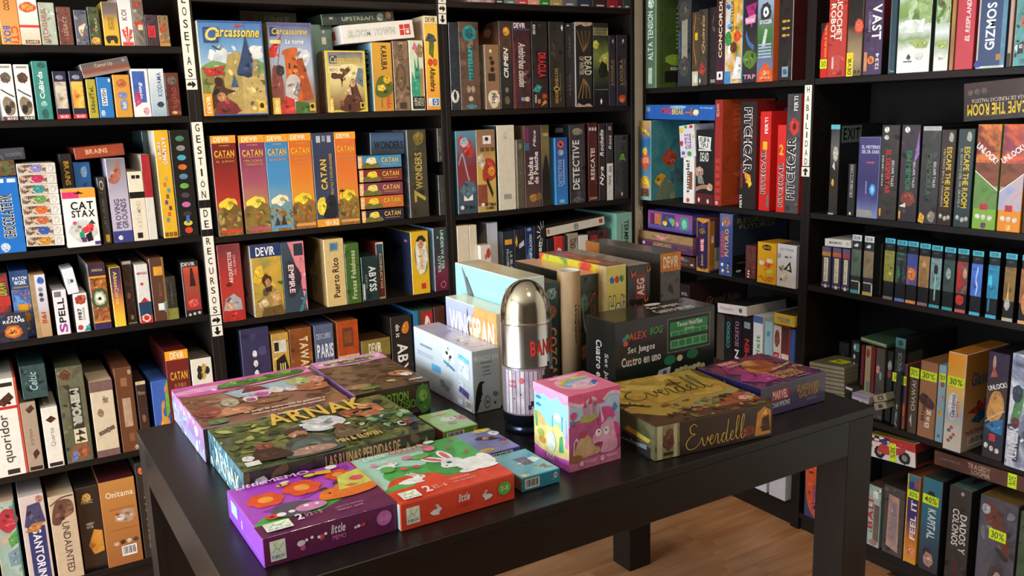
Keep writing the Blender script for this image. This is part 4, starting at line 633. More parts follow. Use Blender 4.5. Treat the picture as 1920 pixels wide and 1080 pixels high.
S('B3', 'b3', (1580, 570), (1687, 90), 'e2b428', 'yellow box with a white oval picture', [('e', .58, .62, .38, .33, '8a8468'), ('e', .58, .62, .34, .3, 'e4e0d4'), ('p', [.28, .85, .45, .93, .7, .93, .88, .85, .7, .82], '2a2420'), ('e', .56, .8, .18, .07, 'c08a64'), ('t', 'Camel', .48, .4, .72, .72, 'd8a83c', -90), ('r', .5, .08, .75, .17, 'c8342c')], L='n:12:1c2238,26304a,141828', artL=[('f', 'TRIBUS', .3, .3, .42, .7, '5a5a6a', 90), ('e', .85, .85, .05, .02, 'b8607a')])
S('B3', 'b3', (1750, 572), (1867, 58), 'g:5c1c34,6a2038,3a2430,24302c,26362e', 'dark green and maroon box with pale cyan title', [('t', 'UNDERWATER', .5, .34, .74, .96, 'a8d4d0', -90), ('t', 'CITIES', .26, .3, .46, .56, 'a8d4d0', -90), ('e', .6, .1, .2, .06, 'b86a84'), ('e', .6, .1, .14, .04, '5c1c34'), ('e', .3, .85, .05, .02, 'd0d8d0')], L='n:14:5a8ab8,8ab0cc,3a6a8c')

S('B4', 'b4', (245, 240), (470, 215), 'n:8:2c2844,38345a,241f38', 'deep indigo box with three white dots', [('e', .45, .74, .08, .035, 'e8e4e4'), ('e', .46, .64, .08, .035, 'e8e4e4'), ('e', .47, .54, .08, .035, 'e8e4e4'), ('p', [.3, .25, .6, .42, .85, .4, .95, .2], 'b8864c')], L='1c2238')
S('B4', 'b4', (490, 275), (625, 260), 'n:10:a8843a,c8a048,7a6a34', 'yellow-tan box with black fist and title', [('r', .1, .78, .85, .92, 'd8d0c0'), ('r', .14, .8, .4, .9, '2a2418'), ('p', [.1, .2, .2, .7, .7, .76, .9, .6, .8, .2], '241f16'), ('t', 'VE', .4, .3, .72, .66, 'e0d080', 90)])
S('B4', 'b4', (630, 240), (805, 217), 'n:12:6a3a1c,84491f,9a5a2a', 'rust-brown box with cream outlined title', [('t', 'TAWANTINSUYU', .43, .08, .82, .9, 'e8d0a0', -90), ('f', 'EL IMPERIO', .28, .1, .38, .5, 'd8b078', -90)])
S('B4', 'b4', (825, 215), (975, 190), 'n:10:46526e,5a6684,3a4660', 'slate-blue box with white capital title', [('t', 'PARIS', .1, .62, .95, .78, 'e4e8ec', 0), ('f', 'DESCUBRE', .1, .84, .85, .9, 'b8c0cc', 0), ('e', .5, .45, .3, .08, 'a0a49c')])
S('B4', 'b4', (1005, 190), (1168, 160), 'b8744c', 'orange box with square window emblem', [('r', 0, .6, 1, 1, 'b0481c'), ('r', 0, .58, 1, .605, 'd8b080'), ('r', .25, .7, .75, .92, '6a3a24'), ('r', .32, .74, .68, .88, '8a4a2a')], top='7a4424')
S('B4', 'b4', (1200, 325), (1422, 297), '4a2e1c', 'low brown box with olive publisher band', [('r', 0, .72, 1, 1, '857532'), ('t', 'DEVIR', .24, .78, .68, .94, 'eee6cc', 0), ('e', .65, .3, .26, .2, 'd8c060'), ('e', .65, .28, .18, .14, '4a2e1c')], L='c8c0b0')
S('B4', 'b4', (1425, 140), (1590, 122), 'n:12:1c1815,26211d', 'tall black box with white serif title and goldfish', [('t', 'ABYSS', .25, .1, .75, .66, 'e8e6e0', -90), ('t', 'do it', .22, .74, .42, .9, 'e8e4dc', -90), ('p', [.5, .82, .6, .9, .8, .92, .85, .84, .75, .78, .58, .78], 'd8802c')])
S('B4', 'b4', (1605, 92), (1757, 74), '2e4a34', 'green box with red horse badge and blue edge', [('r', 0, .8, .22, 1, '2a78b0'), ('r', .4, .74, .98, .98, 'a82c30'), ('p', [.55, .8, .65, .92, .8, .88, .85, .8, .75, .84, .7, .78], 'e8dcd0')], L='2a6ca0')
S('B4', 'b4', (1765, 70), (1852, 52), 'n:20:2a1a18,5a2c20,3a2420', 'dark red-brown box half hidden by white bird boxes')

# ---------------------------------------------------------------- third bookcase
PC = 'third bookcase from left, %s row'
row('C0', 'L', ZC[5], PC % 'top'); row('C1', 'L', ZC[4], PC % 'second'); row('C2', 'L', ZC[3], PC % 'third'); row('C3', 'L', ZC[2], PC % 'fourth')
for u0, u1, c, n in ((362, 480, 'a08080', 'dusty pink'), (487, 572, '9a6a70', 'rose-grey'), (580, 660, '34303c', 'charcoal'), (667, 762, '5a7070', 'grey-teal'), (770, 866, 'b84048', 'bright red'), (870, 962, 'd8907a', 'peach'), (968, 1055, '2c7a3c', 'leaf green'), (1062, 1157, 'a88a50', 'tan'), (1162, 1280, '5c6068', 'mid grey'), (1287, 1420, '2c3448', 'navy'), (1423, 1547, '3a2622', 'dark brown'), (1552, 1622, '98202c', 'crimson'), (1626, 1676, '6a1c22', 'dark red'), (1682, 1785, '34443c', 'dark green')):
    S('C0', 'c1', (u0, 36), (u1, -190-(u0 % 90)), c, 'mostly cropped %s box at top edge' % n, [('r', .25, .03, .75, .07, 'c8c0b0')])
S('C1', 'c1', (215, 935), (268, 190), 'n:14:161a22,1f2530,12151c', 'black-blue box with a white oval near its foot', [('e', .4, .16, .42, .075, 'd8d4cc'), ('e', .42, .17, .16, .05, '2a2828')])
S('C1', 'c1', (300, 945), (440, 188), 'n:22:4a3428,5a4032,6a4c3a,3c2a20', 'brown box with teal globe and teal title', [('e', .52, .87, .36, .095, '2a8488'), ('e', .52, .87, .2, .06, '1c5c64'), ('r', .4, .36, .68, .72, '24605f'), ('t', 'MYSTERIUM', .43, .34, .64, .72, '4cb0b0', 90), ('e', .4, .24, .1, .04, 'a89478'), ('e', .62, .24, .1, .04, 'a89478'), ('e', .5, .13, .12, .03, 'c8b898'), ('e', .52, .04, .3, .025, '4a8a94')])
S('C1', 'c1', (512, 942), (618, 382), '8c6a4c', 'low tan box with cream oval and black word', [('e', .55, .17, .4, .14, 'dcd0b8'), ('t', 'Hint', .4, .09, .68, .25, '2a241c', -90), ('r', .2, .44, .68, .56, '3a2a20'), ('e', .4, .9, .09, .03, 'e8dcc8'), ('e', .5, .72, .14, .04, '2c2018'), ('e', .5, .62, .14, .04, '2c2018'), ('e', .42, .79, .12, .03, '3a2c20')], L='8a8074', artL=[('r', .3, .6, .9, .75, 'b0a898'), ('r', .3, .42, .9, .55, 'b0a898')])
S('C1', 'c1', (640, 935), (725, 180), 'g:1a1816,1c1a18,24201c,5a3a28,3a2c28', 'black box with white slanted capital title', [('i', 'CRIMEN', .3, .36, .66, .7, 'f0eeea', 90), ('e', .55, .88, .25, .05, 'd8943c'), ('r', .3, .72, .75, .79, '3a3634'), ('e', .5, .1, .2, .05, '6a5c48'), ('e', .5, .22, .14, .03, '8a7a58')], L='g:1a1816,1c2422,4a3424,6a4430,2a201c', artL=[('e', .7, .88, .1, .05, '8a6a54'), ('r', .2, .6, .5, .8, '4a4640')])
S('C1', 'c1', (752, 938), (885, 187), 'n:12:3a2024,4a282a,2c1a20,5c3230', 'plum box with silver script and white publisher name', [('t', 'DEVIR', .08, .925, .72, .985, 'eceaec', 0), ('r', .08, .9, .95, .92, '4a4468'), ('i', 'Ambitribes claudes', .3, .25, .7, .76, 'd8ccc4', -90), ('r', 0, 0, .12, .75, '7a3034'), ('e', .75, .11, .14, .03, 'c8b898'), ('r', .4, .09, .58, .13, '8aa0c8')])
S('C1', 'c1', (912, 935), (1030, 184), 'n:12:1c1a1a,26221f,161515', 'black box with jagged red title', [('p', [.2, .64, .95, .62, .9, .34, .35, .36, .45, .5], '141212'), ('t', 'DRACULA', .38, .36, .88, .64, 'd82c34', -90), ('t', 'EDGE', .1, .85, .25, .96, 'd8d8d4', -90), ('p', [0, .2, .3, .28, .6, .25, .4, .18], '3f8a84'), ('e', .4, .08, .1, .03, 'e07030'), ('e', .75, .14, .15, .03, 'b83c30'), ('p', [.5, .02, .8, .1, .9, .06], 'd8843c'), ('t', 'VINO', .12, .06, .25, .16, 'd8d8d0', -90)])
S('C1', 'c1', (1060, 930), (1175, 187), 'n:10:24211c,302c26,1b1916', 'black-bronze box with gold title near its foot', [('t', 'SENOR', .35, .05, .55, .2, 'b08a3c', 90), ('t', 'ANILLOS', .35, .24, .55, .46, 'b08a3c', 90), ('e', .45, .22, .2, .03, 'c09a44'), ('e', .45, .22, .13, .018, '24211c'), ('p', [.78, .93, .86, .97, .94, .93, .86, .89], 'e0e0dc'), ('f', 'EL TABLERO', .66, .08, .74, .4, '8a7a54', 90)])
S('C1', 'c1', (1195, 925), (1262, 197), 'n:16:221f20,2e2a2c,191718', 'narrow dark grey box left of the skeletal-hand box', [('f', 'CTHULHU', .35, .6, .6, .85, '6a666a', 90), ('f', 'MITOS', .35, .15, .6, .4, '6a666a', 90), ('r', .2, .96, .45, .975, 'd8d8d8')], rec=.006)
S('C1', 'c1', (1285, 915), (1415, 192), '16130f', 'black box with skeletal hands and bone-white title', [('t', 'DEAD', .52, .38, .95, .6, 'd4ccb8', -90), ('t', 'OF WINTER', .2, .38, .48, .6, 'b8b09c', -90)]+[('l', [.45, .66, .3+.15*j, .76, .1+.25*j, .9], .025, '8a6a40') for j in range(4)]+[('l', [.45, .33, .3+.15*j, .24, .1+.25*j, .1], .025, '8a6a40') for j in range(4)]+[('p', [0, .95, .3, .97, .6, .95, 1, .97, 1, 1, 0, 1], 'b89a8c'), ('p', [0, 0, 1, 0, .8, .04, .4, .02, .1, .05], 'b8a090')], L='b8b4b0')
S('C1', 'c1', (1432, 912), (1555, 197), 'g:141412,171714,3a4224,7a8440,2a3020,1c1e1a', 'black box with yellow-green glow and cream top label', [('r', .02, .85, .98, .94, '8a8460'), ('t', 'ARKHAM', .12, .9, .88, .935, '34301e', 0), ('t', 'HORROR', .12, .86, .88, .895, '34301e', 0), ('e', .18, .74, .2, .05, 'c8c850'), ('p', [.35, .55, .6, .62, 1, .66, 1, .42, .6, .5], 'b4b458'), ('p', [.3, .42, .55, .55, .9, .5, .95, .36, .5, .34], '1a1a12'), ('r', .1, .2, .98, .206, '8a8a84'), ('p', [.42, .06, .5, .1, .58, .06, .5, .02], 'e8e8e4')])
for k, (L, TR, n) in enumerate((((1565, 905), (1618, 302), 'low purple-grey box with gold capitals'), ((1632, 905), (1718, 300), 'low black box with gold capitals and flame, row end'))):
    S('C1', 'c1', L, TR, 'n:16:262028,302a34,1e1a22', n, [('t', 'LOCURA', .3, .3, .6, .66, 'a08450', 90), ('f', 'LAS MANSIONES', .68, .28, .8, .66, '8a7a64', 90), ('p', [.5, .92, .6, .95, .7, .92, .6, .88], 'd0d0d0')]+([('e', .5, .1, .35, .06, 'b84c24'), ('e', .45, .08, .2, .03, 'e08038')] if k else []))

S('C2', 'c2', (275, 928), (418, 202), 'g:34444f,3a4c5a,3e4c58,84242c,7e222a,6a4a58,4a7a94,5a8aa0', 'blue and red box with white duck badge', [('p', [.1, .85, .3, .95, .5, .8, .7, .9, .85, .7, .6, .68, .4, .74], 'b83a34'), ('e', .4, .86, .2, .06, 'a8b8c8'), ('l', [.1, .6, .3, .72, .5, .5, .6, .4], .03, 'b0a0b0'), ('r', .3, .16, .75, .28, 'ece6e0'), ('e', .52, .23, .12, .03, '8a3a24'), ('p', [.1, .28, .4, .4, .8, .38, .95, .28, .5, .18], '54707c'), ('t', 'OPTIMA', .25, .055, .85, .1, '20282c', 0), ('e', .2, .08, .1, .025, 'd8d8d8')], L='2f6a7c')
S('C2', 'c2', (445, 905), (582, 195), 'g:b89a54,c0a058,c8a850,c4a048,96705a,8a6a54', 'mustard box with warrior and white duck badge', [('r', .35, .83, .78, .93, 'ece4dc'), ('e', .55, .89, .1, .025, '3a2418'), ('r', .2, .74, .42, .79, '6a4a20'), ('r', .48, .74, .68, .79, '6a4a20'), ('r', .74, .74, .96, .79, '6a4a20'), ('p', [.3, .4, .35, .6, .6, .66, .95, .6, 1, .45, .7, .38], 'a83a28'), ('e', .75, .5, .2, .06, 'd88a34'), ('l', [.5, .4, .65, .3, .8, .2], .05, '2a2420'), ('p', [0, .68, .3, .72, .45, .6, .3, .52, 0, .6], 'c8bca0'), ('r', 0, .08, .5, .34, '8a4630'), ('t', 'OPTIMA', .3, .07, .95, .11, '2a2418', 0), ('t', 'GAMES', .4, .03, .85, .065, '2a2418', 0), ('e', .25, .09, .1, .025, 'd8d8d0')])
S('C2', 'c2', (622, 897), (748, 156), 'd6d0bc', 'tall plain ivory box with tiny grey emblem', [('e', .48, .88, .1, .035, 'b0ac9c'), ('e', .48, .88, .06, .02, 'd6d0bc'), ('r', .3, .13, .75, .19, '9a968a')], L='20383a')
S('C2', 'c2', (785, 870), (828, 280), 'n:18:4a4634,5a5440,3c3a2e', 'narrow olive-grey box right of the ivory box', [('e', .5, .9, .25, .04, '7a7660')], L='d0ccbc')
S('C2', 'c2', (850, 868), (970, 157), 'g:5a4438,4a3034,402a34,44303a', 'plum box with bold white two-line title', [('r', 0, .8, .3, .98, '6a3050'), ('r', 0, .7, .3, .79, '3a6a74'), ('t', 'Fabulas', .2, .29, .52, .62, 'e8e0e0', 90), ('t', 'de Peluche', .56, .29, .84, .68, 'e8e0e0', 90), ('i', 'Mice', .55, .74, .72, .94, 'd8d0d0', 90), ('e', .5, .12, .25, .05, 'a87838'), ('e', .85, .13, .2, .05, '7a5a34')])
S('C2', 'c2', (992, 855), (1047, 153), 'g:2a2418,2c2618,24201a,6a5c30,7a6a38,4a4020', 'dark box with murky yellow sky', [('p', [.1, .3, .4, .6, .7, .6, 1, .3, 1, .1, .1, .1], '1f1c17'), ('t', 'TUMBA', .15, .86, .9, .9, 'c8c090', 0)])
S('C2', 'c2', (1110, 848), (1205, 263), 'g:2f80c8,2a6cb4,2a5ca4,2c4a90', 'bright blue box with orange eye mark', [('e', .45, .9, .25, .05, 'e0582c'), ('e', .45, .9, .1, .02, '2a1c1c'), ('e', .45, .78, .24, .045, '9aa8b8'), ('t', 'DETECTIVE', .22, .28, .55, .68, '8ab0d8', 90), ('r', .65, .3, .7, .68, 'c8d8e8'), ('r', .3, .03, .7, .08, '8ab8e0')], L='4a94d0')
S('C2', 'c2', (1232, 832), (1355, 148), 'n:12:2a2a2c,38383a,202022', 'black-grey box with big white capital title', [('t', 'DETECTIVE', .18, .18, .62, .8, 'd8d8d6', 90), ('e', .5, .91, .32, .045, '8a8474'), ('f', 'JUEGO DE INVESTIGACION', .74, .25, .82, .75, '6a6a6a', 90), ('p', [.1, .04, .5, .1, .9, .04, .5, .0], '5a5a58')], L='191a1e', artL=[('r', .65, .9, .85, .96, '7a7c80')])
S('C2', 'c2', (1390, 808), (1460, 135), 'n:12:3a1a14,541f18,241512', 'black-red box with small white capitals', [('t', 'RESCATE!', .25, .28, .7, .68, 'e4e0d8', 90), ('r', .1, .9, .3, .94, 'd0ccc8'), ('r', .4, .9, .6, .94, 'd0ccc8'), ('r', .7, .9, .9, .94, 'd0ccc8'), ('t', 'JUGAR', .1, .02, .95, .06, 'c8c090', 0)], rec=.004)
S('C2', 'c2', (1480, 805), (1530, 142), 'n:14:221a19,302422,181414', 'black box with flowing white script', [('i', 'Rochelle', .15, .58, .7, .92, 'f0ece8', 90), ('i', 'Nya', .1, .2, .85, .45, 'f0ece8', 90)])
S('C2', 'c2', (1545, 803), (1595, 137), '221e1e', 'black box with white barcode label on lower half', [('r', .02, .0, .98, .48, 'd8d6d0')]+barcode(.25, .34, .85, .46)+[('i', 'Nya', .3, .2, .7, .32, '2a2a2a', 90), ('e', .5, .93, .25, .03, 'b07a58'), ('i', 'Roca', .3, .66, .75, .84, 'd8d0cc', 90)])
S('C2', 'c2', (1615, 795), (1728, 238), 'n:12:191a19,222423,141514', 'low black box with a small green figure', [('e', .55, .66, .16, .05, '6a9a3a'), ('l', [.3, .6, .5, .66, .8, .6], .03, '5a8a34'), ('p', [.42, .08, .5, .12, .6, .08, .5, .04], 'b8a890'), ('f', 'NOT ALONE', .15, .88, .8, .92, '5a5c5a', 0)])

for k, (a, b, n) in enumerate((((175, 262), (279, 250), 'leftmost of two tall ivory boxes'), ((283, 252), (362, 245), 'right one of two tall ivory boxes'))):
    S('C3', 'c3', a, b, 'd4c8b0', n, [('p', [.4, .2, .8, .26, .85, .15, .45, .1], '5a3a24') if k else ('e', .55, .12, .2, .05, '3a2c22')])
S('C3', 'c3', (375, 430), (480, 425), 'd8cfc4', 'small white box with red cherry mark', [('e', .75, .8, .2, .12, 'b8402c'), ('e', .5, .72, .12, .07, 'c86a54'), ('t', '23', .55, .35, .85, .5, '7a5a50', 0)], rec=-.02, dep=.045)
S('C3', 'c3', (445, 235), (552, 220), 'g:d4d0cc,ccd0dc,bcc8dc', 'tall pale blue-white box behind the cherry box', L='8a8a90', rec=.03)
S('C3', 'c3', (570, 322), (690, 300), 'n:10:18222c,202e3a,141a22', 'dark navy box with amber tag', [('r', .2, .74, .8, .84, 'd8a030'), ('t', 'LA ISLA', .6, .25, .8, .6, 'c8d0d8', -90), ('t', 'PROHIBIDA', .3, .15, .5, .65, 'a8b4c0', -90)])
S('C3', 'c3', (692, 285), (783, 280), 'n:12:15181f,1e222c,101218', 'black box with a yellow flash and white tag', [('p', [.05, .75, .2, .9, .3, .75, .2, .65], 'd8a828'), ('p', [.4, .7, .9, .78, .95, .68, .45, .62], 'c8ccd0')])
S('C3', 'c3', (790, 268), (860, 262), 'g:141c3c,1c2c5c,20386c,1a2244', 'deep blue box with white title', [('t', 'MANIPULACION', .5, .3, .82, .85, 'e0e4ec', 90), ('p', [.1, .4, .5, .65, .5, .4], '4a78b8'), ('e', .5, .95, .3, .03, '6a98c8')])
S('C3', 'c3', (866, 262), (972, 250), '1a1a22', 'black box with white radiating rays', [('t', 'Vgen', .3, .25, .75, .68, 'ecebe6', 90)]+[('l', [.75+.2*math.cos(t), .85+.1*math.sin(t), .75+.35*math.cos(t), .85+.17*math.sin(t), .75+.5*math.cos(t), .85+.24*math.sin(t)], .02, 'd8d8d4') for t in [j*math.pi/6+1.4 for j in range(7)]])
S('C3', 'c3', (985, 372), (1048, 365), '231a20', 'low dark plum box under tilted white box')
S('C3', 'c3', (1055, 352), (1130, 345), 'c8322c', 'red and yellow box under tilted white box', [('r', .0, 0, 1, .3, 'd8a838'), ('e', .5, .55, .3, .15, 'e8d8c0'), ('r', .5, .1, .7, .5, '2a1c1c')])
S('C3', 'c3', (1136, 350), (1170, 345), '3a2828', 'narrow maroon-black box under tilted white box')
S('C3', 'c3', (1175, 332), (1265, 317), 'n:16:8a8470,a09a84,6a6452', 'grey-beige box with dark red letters', [('t', 'ORD', .2, .62, .75, .86, '5a2a2c', 90), ('r', .1, .1, .9, .5, 'c8c4b4')])
S('C3', 'c3', (1272, 347), (1356, 337), 'd8d6d2', 'low white box beside grey-beige box', [('r', .1, .3, .9, .34, '8a8680')])
S('C3', 'c3', (1362, 330), (1535, 282), 'n:12:3a2022,4a2826,2a181a', 'dark red-brown box left of the mint box', [('r', .05, .72, .45, .88, '9a2c2c')], rec=.01)
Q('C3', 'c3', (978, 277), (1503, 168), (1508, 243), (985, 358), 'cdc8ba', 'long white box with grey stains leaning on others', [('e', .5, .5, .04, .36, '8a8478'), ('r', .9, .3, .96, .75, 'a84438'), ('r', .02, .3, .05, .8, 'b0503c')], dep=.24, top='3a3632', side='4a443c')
S('C3', 'c3', (1608, 140), (1752, 132), '7fae9c', 'tall mint-green box with black vertical title', [('t', 'TERMINUS', .5, .3, .78, .86, '1c2a26', -90), ('f', 'CONSTRUYE TU RED', .3, .35, .42, .8, '34504a', -90)], L='6a9c90', artL=[('t', 'TERM', .6, .2, .75, .55, '2c4a5a', -90)], rec=-.012)
# ---------------------------------------------------------------- second bookcase from right
PD = 'second bookcase from right, %s row'
row('D1', 'R', ZD[4], PD % 'top'); row('D2', 'R', ZD[3], PD % 'second'); row('D3', 'R', ZD[2], PD % 'third'); row('D4', 'R', ZD[1], PD % 'fourth'); row('D5', 'R', ZD[0], PD % 'bottom')
S('D1', 'd1', (210, 855), (318, -90), '567058', 'green box with pale spine title, left end', [('t', 'ALTA TENSION', .2, .3, .68, .82, 'd4dccc', 90), ('e', .5, .9, .3, .05, 'c8d4c8'), ('r', .25, .05, .6, .22, 'b8c4b0'), ('r', .9, 0, .95, 1, '8ab07a')], rec=-.012, R='4c5e2a', artR=[('r', .06, .04, .94, .96, '415224'), ('t', 'ALTA', .35, .84, .98, .94, '8aa060', 0)]+[('r', .35, .78-.045*k, .95, .8-.045*k, '9ab080') for k in range(9)]+[('p', [.4, .36, .55, .55, .9, .5, .9, .34], '2a5a7a'), ('p', [.5, .5, .7, .56, .9, .5, .6, .44], 'b07a3a'), ('e', .35, .3, .2, .06, '8aa838'), ('r', .15, .06, .7, .18, '1c1c18'), ('t', 'EDGE', .25, .19, .5, .22, 'e0e0d8', 0)])
S('D1', 'd1', (522, 835), (655, -90), 'n:10:2a2e32,383c40,22262a', 'dark wrapped box with pale bone column', [('r', .3, .3, .75, .72, 'n:60:8a8470,9a9480,7a745e'), ('e', .5, .8, .4, .1, '4a4640'), ('e', .5, .22, .4, .1, '4c4842'), ('r', .5, .92, .8, .98, 'd8d8d4'), ('f', 'ALQUIMISTAS', .08, .3, .2, .6, '4a7aa0', 90)], rec=.05)
S('D1', 'd1', (658, 822), (738, 110), 'n:16:4a3826,5c4630,3a2a1c', 'low brown box with white label at foot', [('r', .05, .0, .85, .2, 'c8c0a4'), ('r', .3, .05, .7, .15, 'e8e4d8'), ('r', .4, .62, .75, .72, 'e0b828'), ('l', [.5, .95, .2, .6, .6, .3], .04, 'a8783c')], rec=.035)
S('D1', 'd1', (722, 830), (825, 80), 'n:14:3a322c,4a4038,2c2622', 'charcoal box with gold swash title', [('i', 'Quinto', .4, .42, .75, .92, 'c89a54', 90), ('p', [.05, .2, .4, .32, .9, .2, .5, .12], 'a03c34'), ('p', [.1, .06, .2, .1, .3, .06, .2, .02], 'e0e0dc')])
S('D1', 'd1', (818, 800), (905, 60), 'n:14:221c1e,2c2526,191517', 'narrow black box beside maroon box', [('t', 'EDGE', .2, .03, .85, .07, 'c8c8c4', 0), ('l', [.6, .9, .4, .75, .8, .7], .05, '5a4a44')], rec=.012)
S('D1', 'd1', (890, 830), (985, -90), 'g:4a2434,3c1f26,3a1d22', 'maroon box with spaced cream capitals', [('t', 'CONCORDIA', .32, .29, .72, .98, 'e8d8b0', 90), ('r', .15, .05, .85, .14, 'ece8e4'), ('e', .5, .095, .14, .025, '2a2020')])
S('D1', 'd1', (975, 823), (1163, -90), 'n:7:3a84b8,d8dcd8,d8a03c,3a7a48,c85a30', 'colourful tropical box with blue sky and parrot colours', [('p', [.3, .5, .45, .95, .75, .95, .6, .55, .5, .48], 'e0a838'), ('t', 'ISLA-TESORO', .32, .58, .5, .97, '2a3a4a', 90), ('e', .7, .52, .2, .06, 'd8502c'), ('e', .5, .4, .2, .06, '6a3a24'), ('e', .2, .5, .2, .08, '3f8a44'), ('r', 0, 0, .35, .14, '4a88c0'), ('p', [.4, .05, .7, .3, .95, .28, .95, .05], 'e4e4e0')])
S('D1', 'd1', (1152, 805), (1305, -90), 'g:2c2434,3a3a28,28202e,241a2c', 'black-purple box with pink triangle logo', [('p', [.15, .85, .95, .88, .6, .6], 'a82c78'), ('p', [.1, .72, .9, .75, .85, .66, .15, .65], 'e08ab0'), ('t', 'ISLAND', .2, .67, .8, .71, 'fbe8f0', 0), ('l', [.2, .55, .4, .45, .8, .38], .05, '4a6aa8'), ('e', .5, .26, .5, .1, '5a7a34'), ('t', 'TRP', .05, .04, .95, .09, 'd89ab0', 0)])
S('D1', 'd1', (1285, 803), (1465, -90), 'g:6a7490,6a7698,3a6a38,4a7a44,8a9ab0,9ab4d0', 'football box with orange triangle foot', [('p', [0, 0, 1, 0, 1, .12, .55, .22, .1, .1], 'd85a28'), ('e', .5, .1, .12, .03, 'e8a080'), ('t', 'LAST LEVEL', .2, .035, .85, .06, 'f0c8b0', 0), ('e', .5, .78, .34, .11, '34383c'), ('e', .52, .78, .18, .055, 'e8e8ec'), ('e', .52, .78, .06, .02, '22262a'), ('r', .08, .64, .95, .7, '6a6e74'), ('t', 'SOCCER', .14, .65, .9, .695, 'e4e6ea', 0), ('p', [.3, .4, .5, .6, .65, .58, .5, .4], 'c8d8c8')]+[('r', .1, .27+.035*k, .9, .29+.035*k, 'a8b4cc') for k in range(5)], R='d8622c')
S('D1', 'd1', (1492, 785), (1660, -90), 'n:12:1c1817,26201e,151211', 'black box with small gold keys', [('t', 'SPQR', .1, .93, .9, .97, 'c8983c', 0), ('r', .3, .04, .72, .16, '8a9aa8'), ('e', .5, .1, .15, .03, '3a5a8c')]+[q for k in range(3) for q in (('r', .25, .5+.08*k, .5, .53+.08*k, 'c8983c'), ('e', .65, .515+.08*k, .12, .012, 'c8983c'))]+[('r', .96, 0, 1, 1, 'a8a4a0')], R='n:9:3a1418,4a1a1e,2c1014')

S('D2', 'd2', (118, 885), (210, 274), 'g:8ab0a8,5a8aa0,3a74a0,2a6a9c,d8a040', 'construction-crane picture spine with orange diamond', [('p', [.1, .48, .5, .66, .95, .5, .55, .36], 'd8542c'), ('f', 'CAPITAN', .25, .47, .8, .54, 'f0d8c0', 0), ('e', .5, .2, .4, .12, 'd8ac30'), ('e', .5, .14, .3, .07, 'c89070'), ('p', [.15, .05, .2, .15, .8, .15, .85, .05], '6a4434'), ('e', .5, .62, .22, .05, 'e0b040'), ('p', [.1, .95, .9, .84, .9, .8, .1, .9], 'd8a83c')], rec=-.036, dep=.25, R='n:8:2f6a74,3a7c84,4a8a8c,24565f', artR=[('p', [.2, .5, .35, .65, .55, .55, .4, .4], 'b84a30'), ('l', [.3, .62, .5, .4, .55, .2], .012, 'a84834'), ('e', .2, .25, .12, .08, 'd8a02c'), ('t', 'CRANE', .55, .74, .85, .84, '9a4434', 0), ('p', [.1, .1, .3, .3, .5, .15, .5, .0, .1, .0], 'n:30:8a7a54,5a7a6a,b0a080'), ('e', .92, .5, .12, .22, 'd8d4b8'), ('e', .92, .48, .1, .16, '4a7a4c')])
S('D2', 'd2', (460, 912), (547, 556), 'ece4de', 'white box with sideways green-black title, lower of two', [('t', 'tumple!', .25, .22, .68, .92, '2c3428', 90), ('r', .55, .3, .85, .68, '8a5a44'), ('e', .45, .07, .16, .05, 'c8403c')], rec=-.004, z=None, dep=.1)
Q('D2', 'd2', (432, 316), (556, 299), (546, 554), (436, 566), 'd8d6d8', 'white box with candy-coloured beans, upper of two', [('t', 'GUZZLE', .35, .25, .75, .72, '7a2c8a', 90), ('e', .15, .85, .14, .09, 'e0c03c'), ('e', .45, .94, .1, .05, '4a9a4c'), ('e', .8, .93, .12, .05, 'c8303c'), ('e', .12, .45, .12, .09, 'c8304c'), ('e', .2, .14, .12, .06, '7a5a9a'), ('e', .6, .1, .14, .08, '4a9a40'), ('e', .9, .62, .07, .05, 'e8c040')], rec=-.004, dep=.1)
S('D2', 'd2', (556, 915), (703, 346), '1a1918', 'black box with white cartoon lettering and long arm', [('p', [.12, .92, .85, .9, .8, .74, .18, .76], 'e8e4de'), ('t', 'FLIPA', .22, .83, .76, .9, '1a1918', 0), ('t', 'TIPLE', .25, .765, .7, .82, '1a1918', 0), ('r', .15, .72, .85, .745, 'dcd8d0'), ('t', 'DEAD', .25, .58, .72, .7, 'dcd8d0', 0), ('e', .2, .44, .24, .07, 'b8907c'), ('p', [.15, .28, .1, .4, .35, .4, .5, .28], '8a8478'), ('l', [.0, .2, .4, .24, .85, .24], .05, 'a87c64'), ('e', .8, .24, .16, .05, 'c89c84'), ('r', 0, 0, 1, .15, '5a1c20'), ('e', .2, .06, .06, .03, 'd8d0c8'), ('e', .7, .05, .06, .03, 'd8d0c8')], dep=.2)
S('D2', 'd2', (698, 935), (768, 110), '9c2a24', 'tall red-orange box beside crumpled clear wrap', [('t', 'HAMSTER', .2, .84, .6, .96, 'd8a08c', -90)]+[('r', .2, .06+.07*k, .8, .1+.07*k, 'b84034') for k in range(6)]+[('e', .4, .03, .2, .02, 'e8a8a0')], R='n:9:a83a1c,b84a24,7a2c1a', artR=[('t', 'RHINO', .2, .6, .5, .95, 'c85a34', -90), ('p', [.2, .3, .5, .36, .8, .28, .6, .2], 'd85a3c'), ('p', [.1, .05, .4, .12, .6, .06, .3, .0], 'c84a34')])
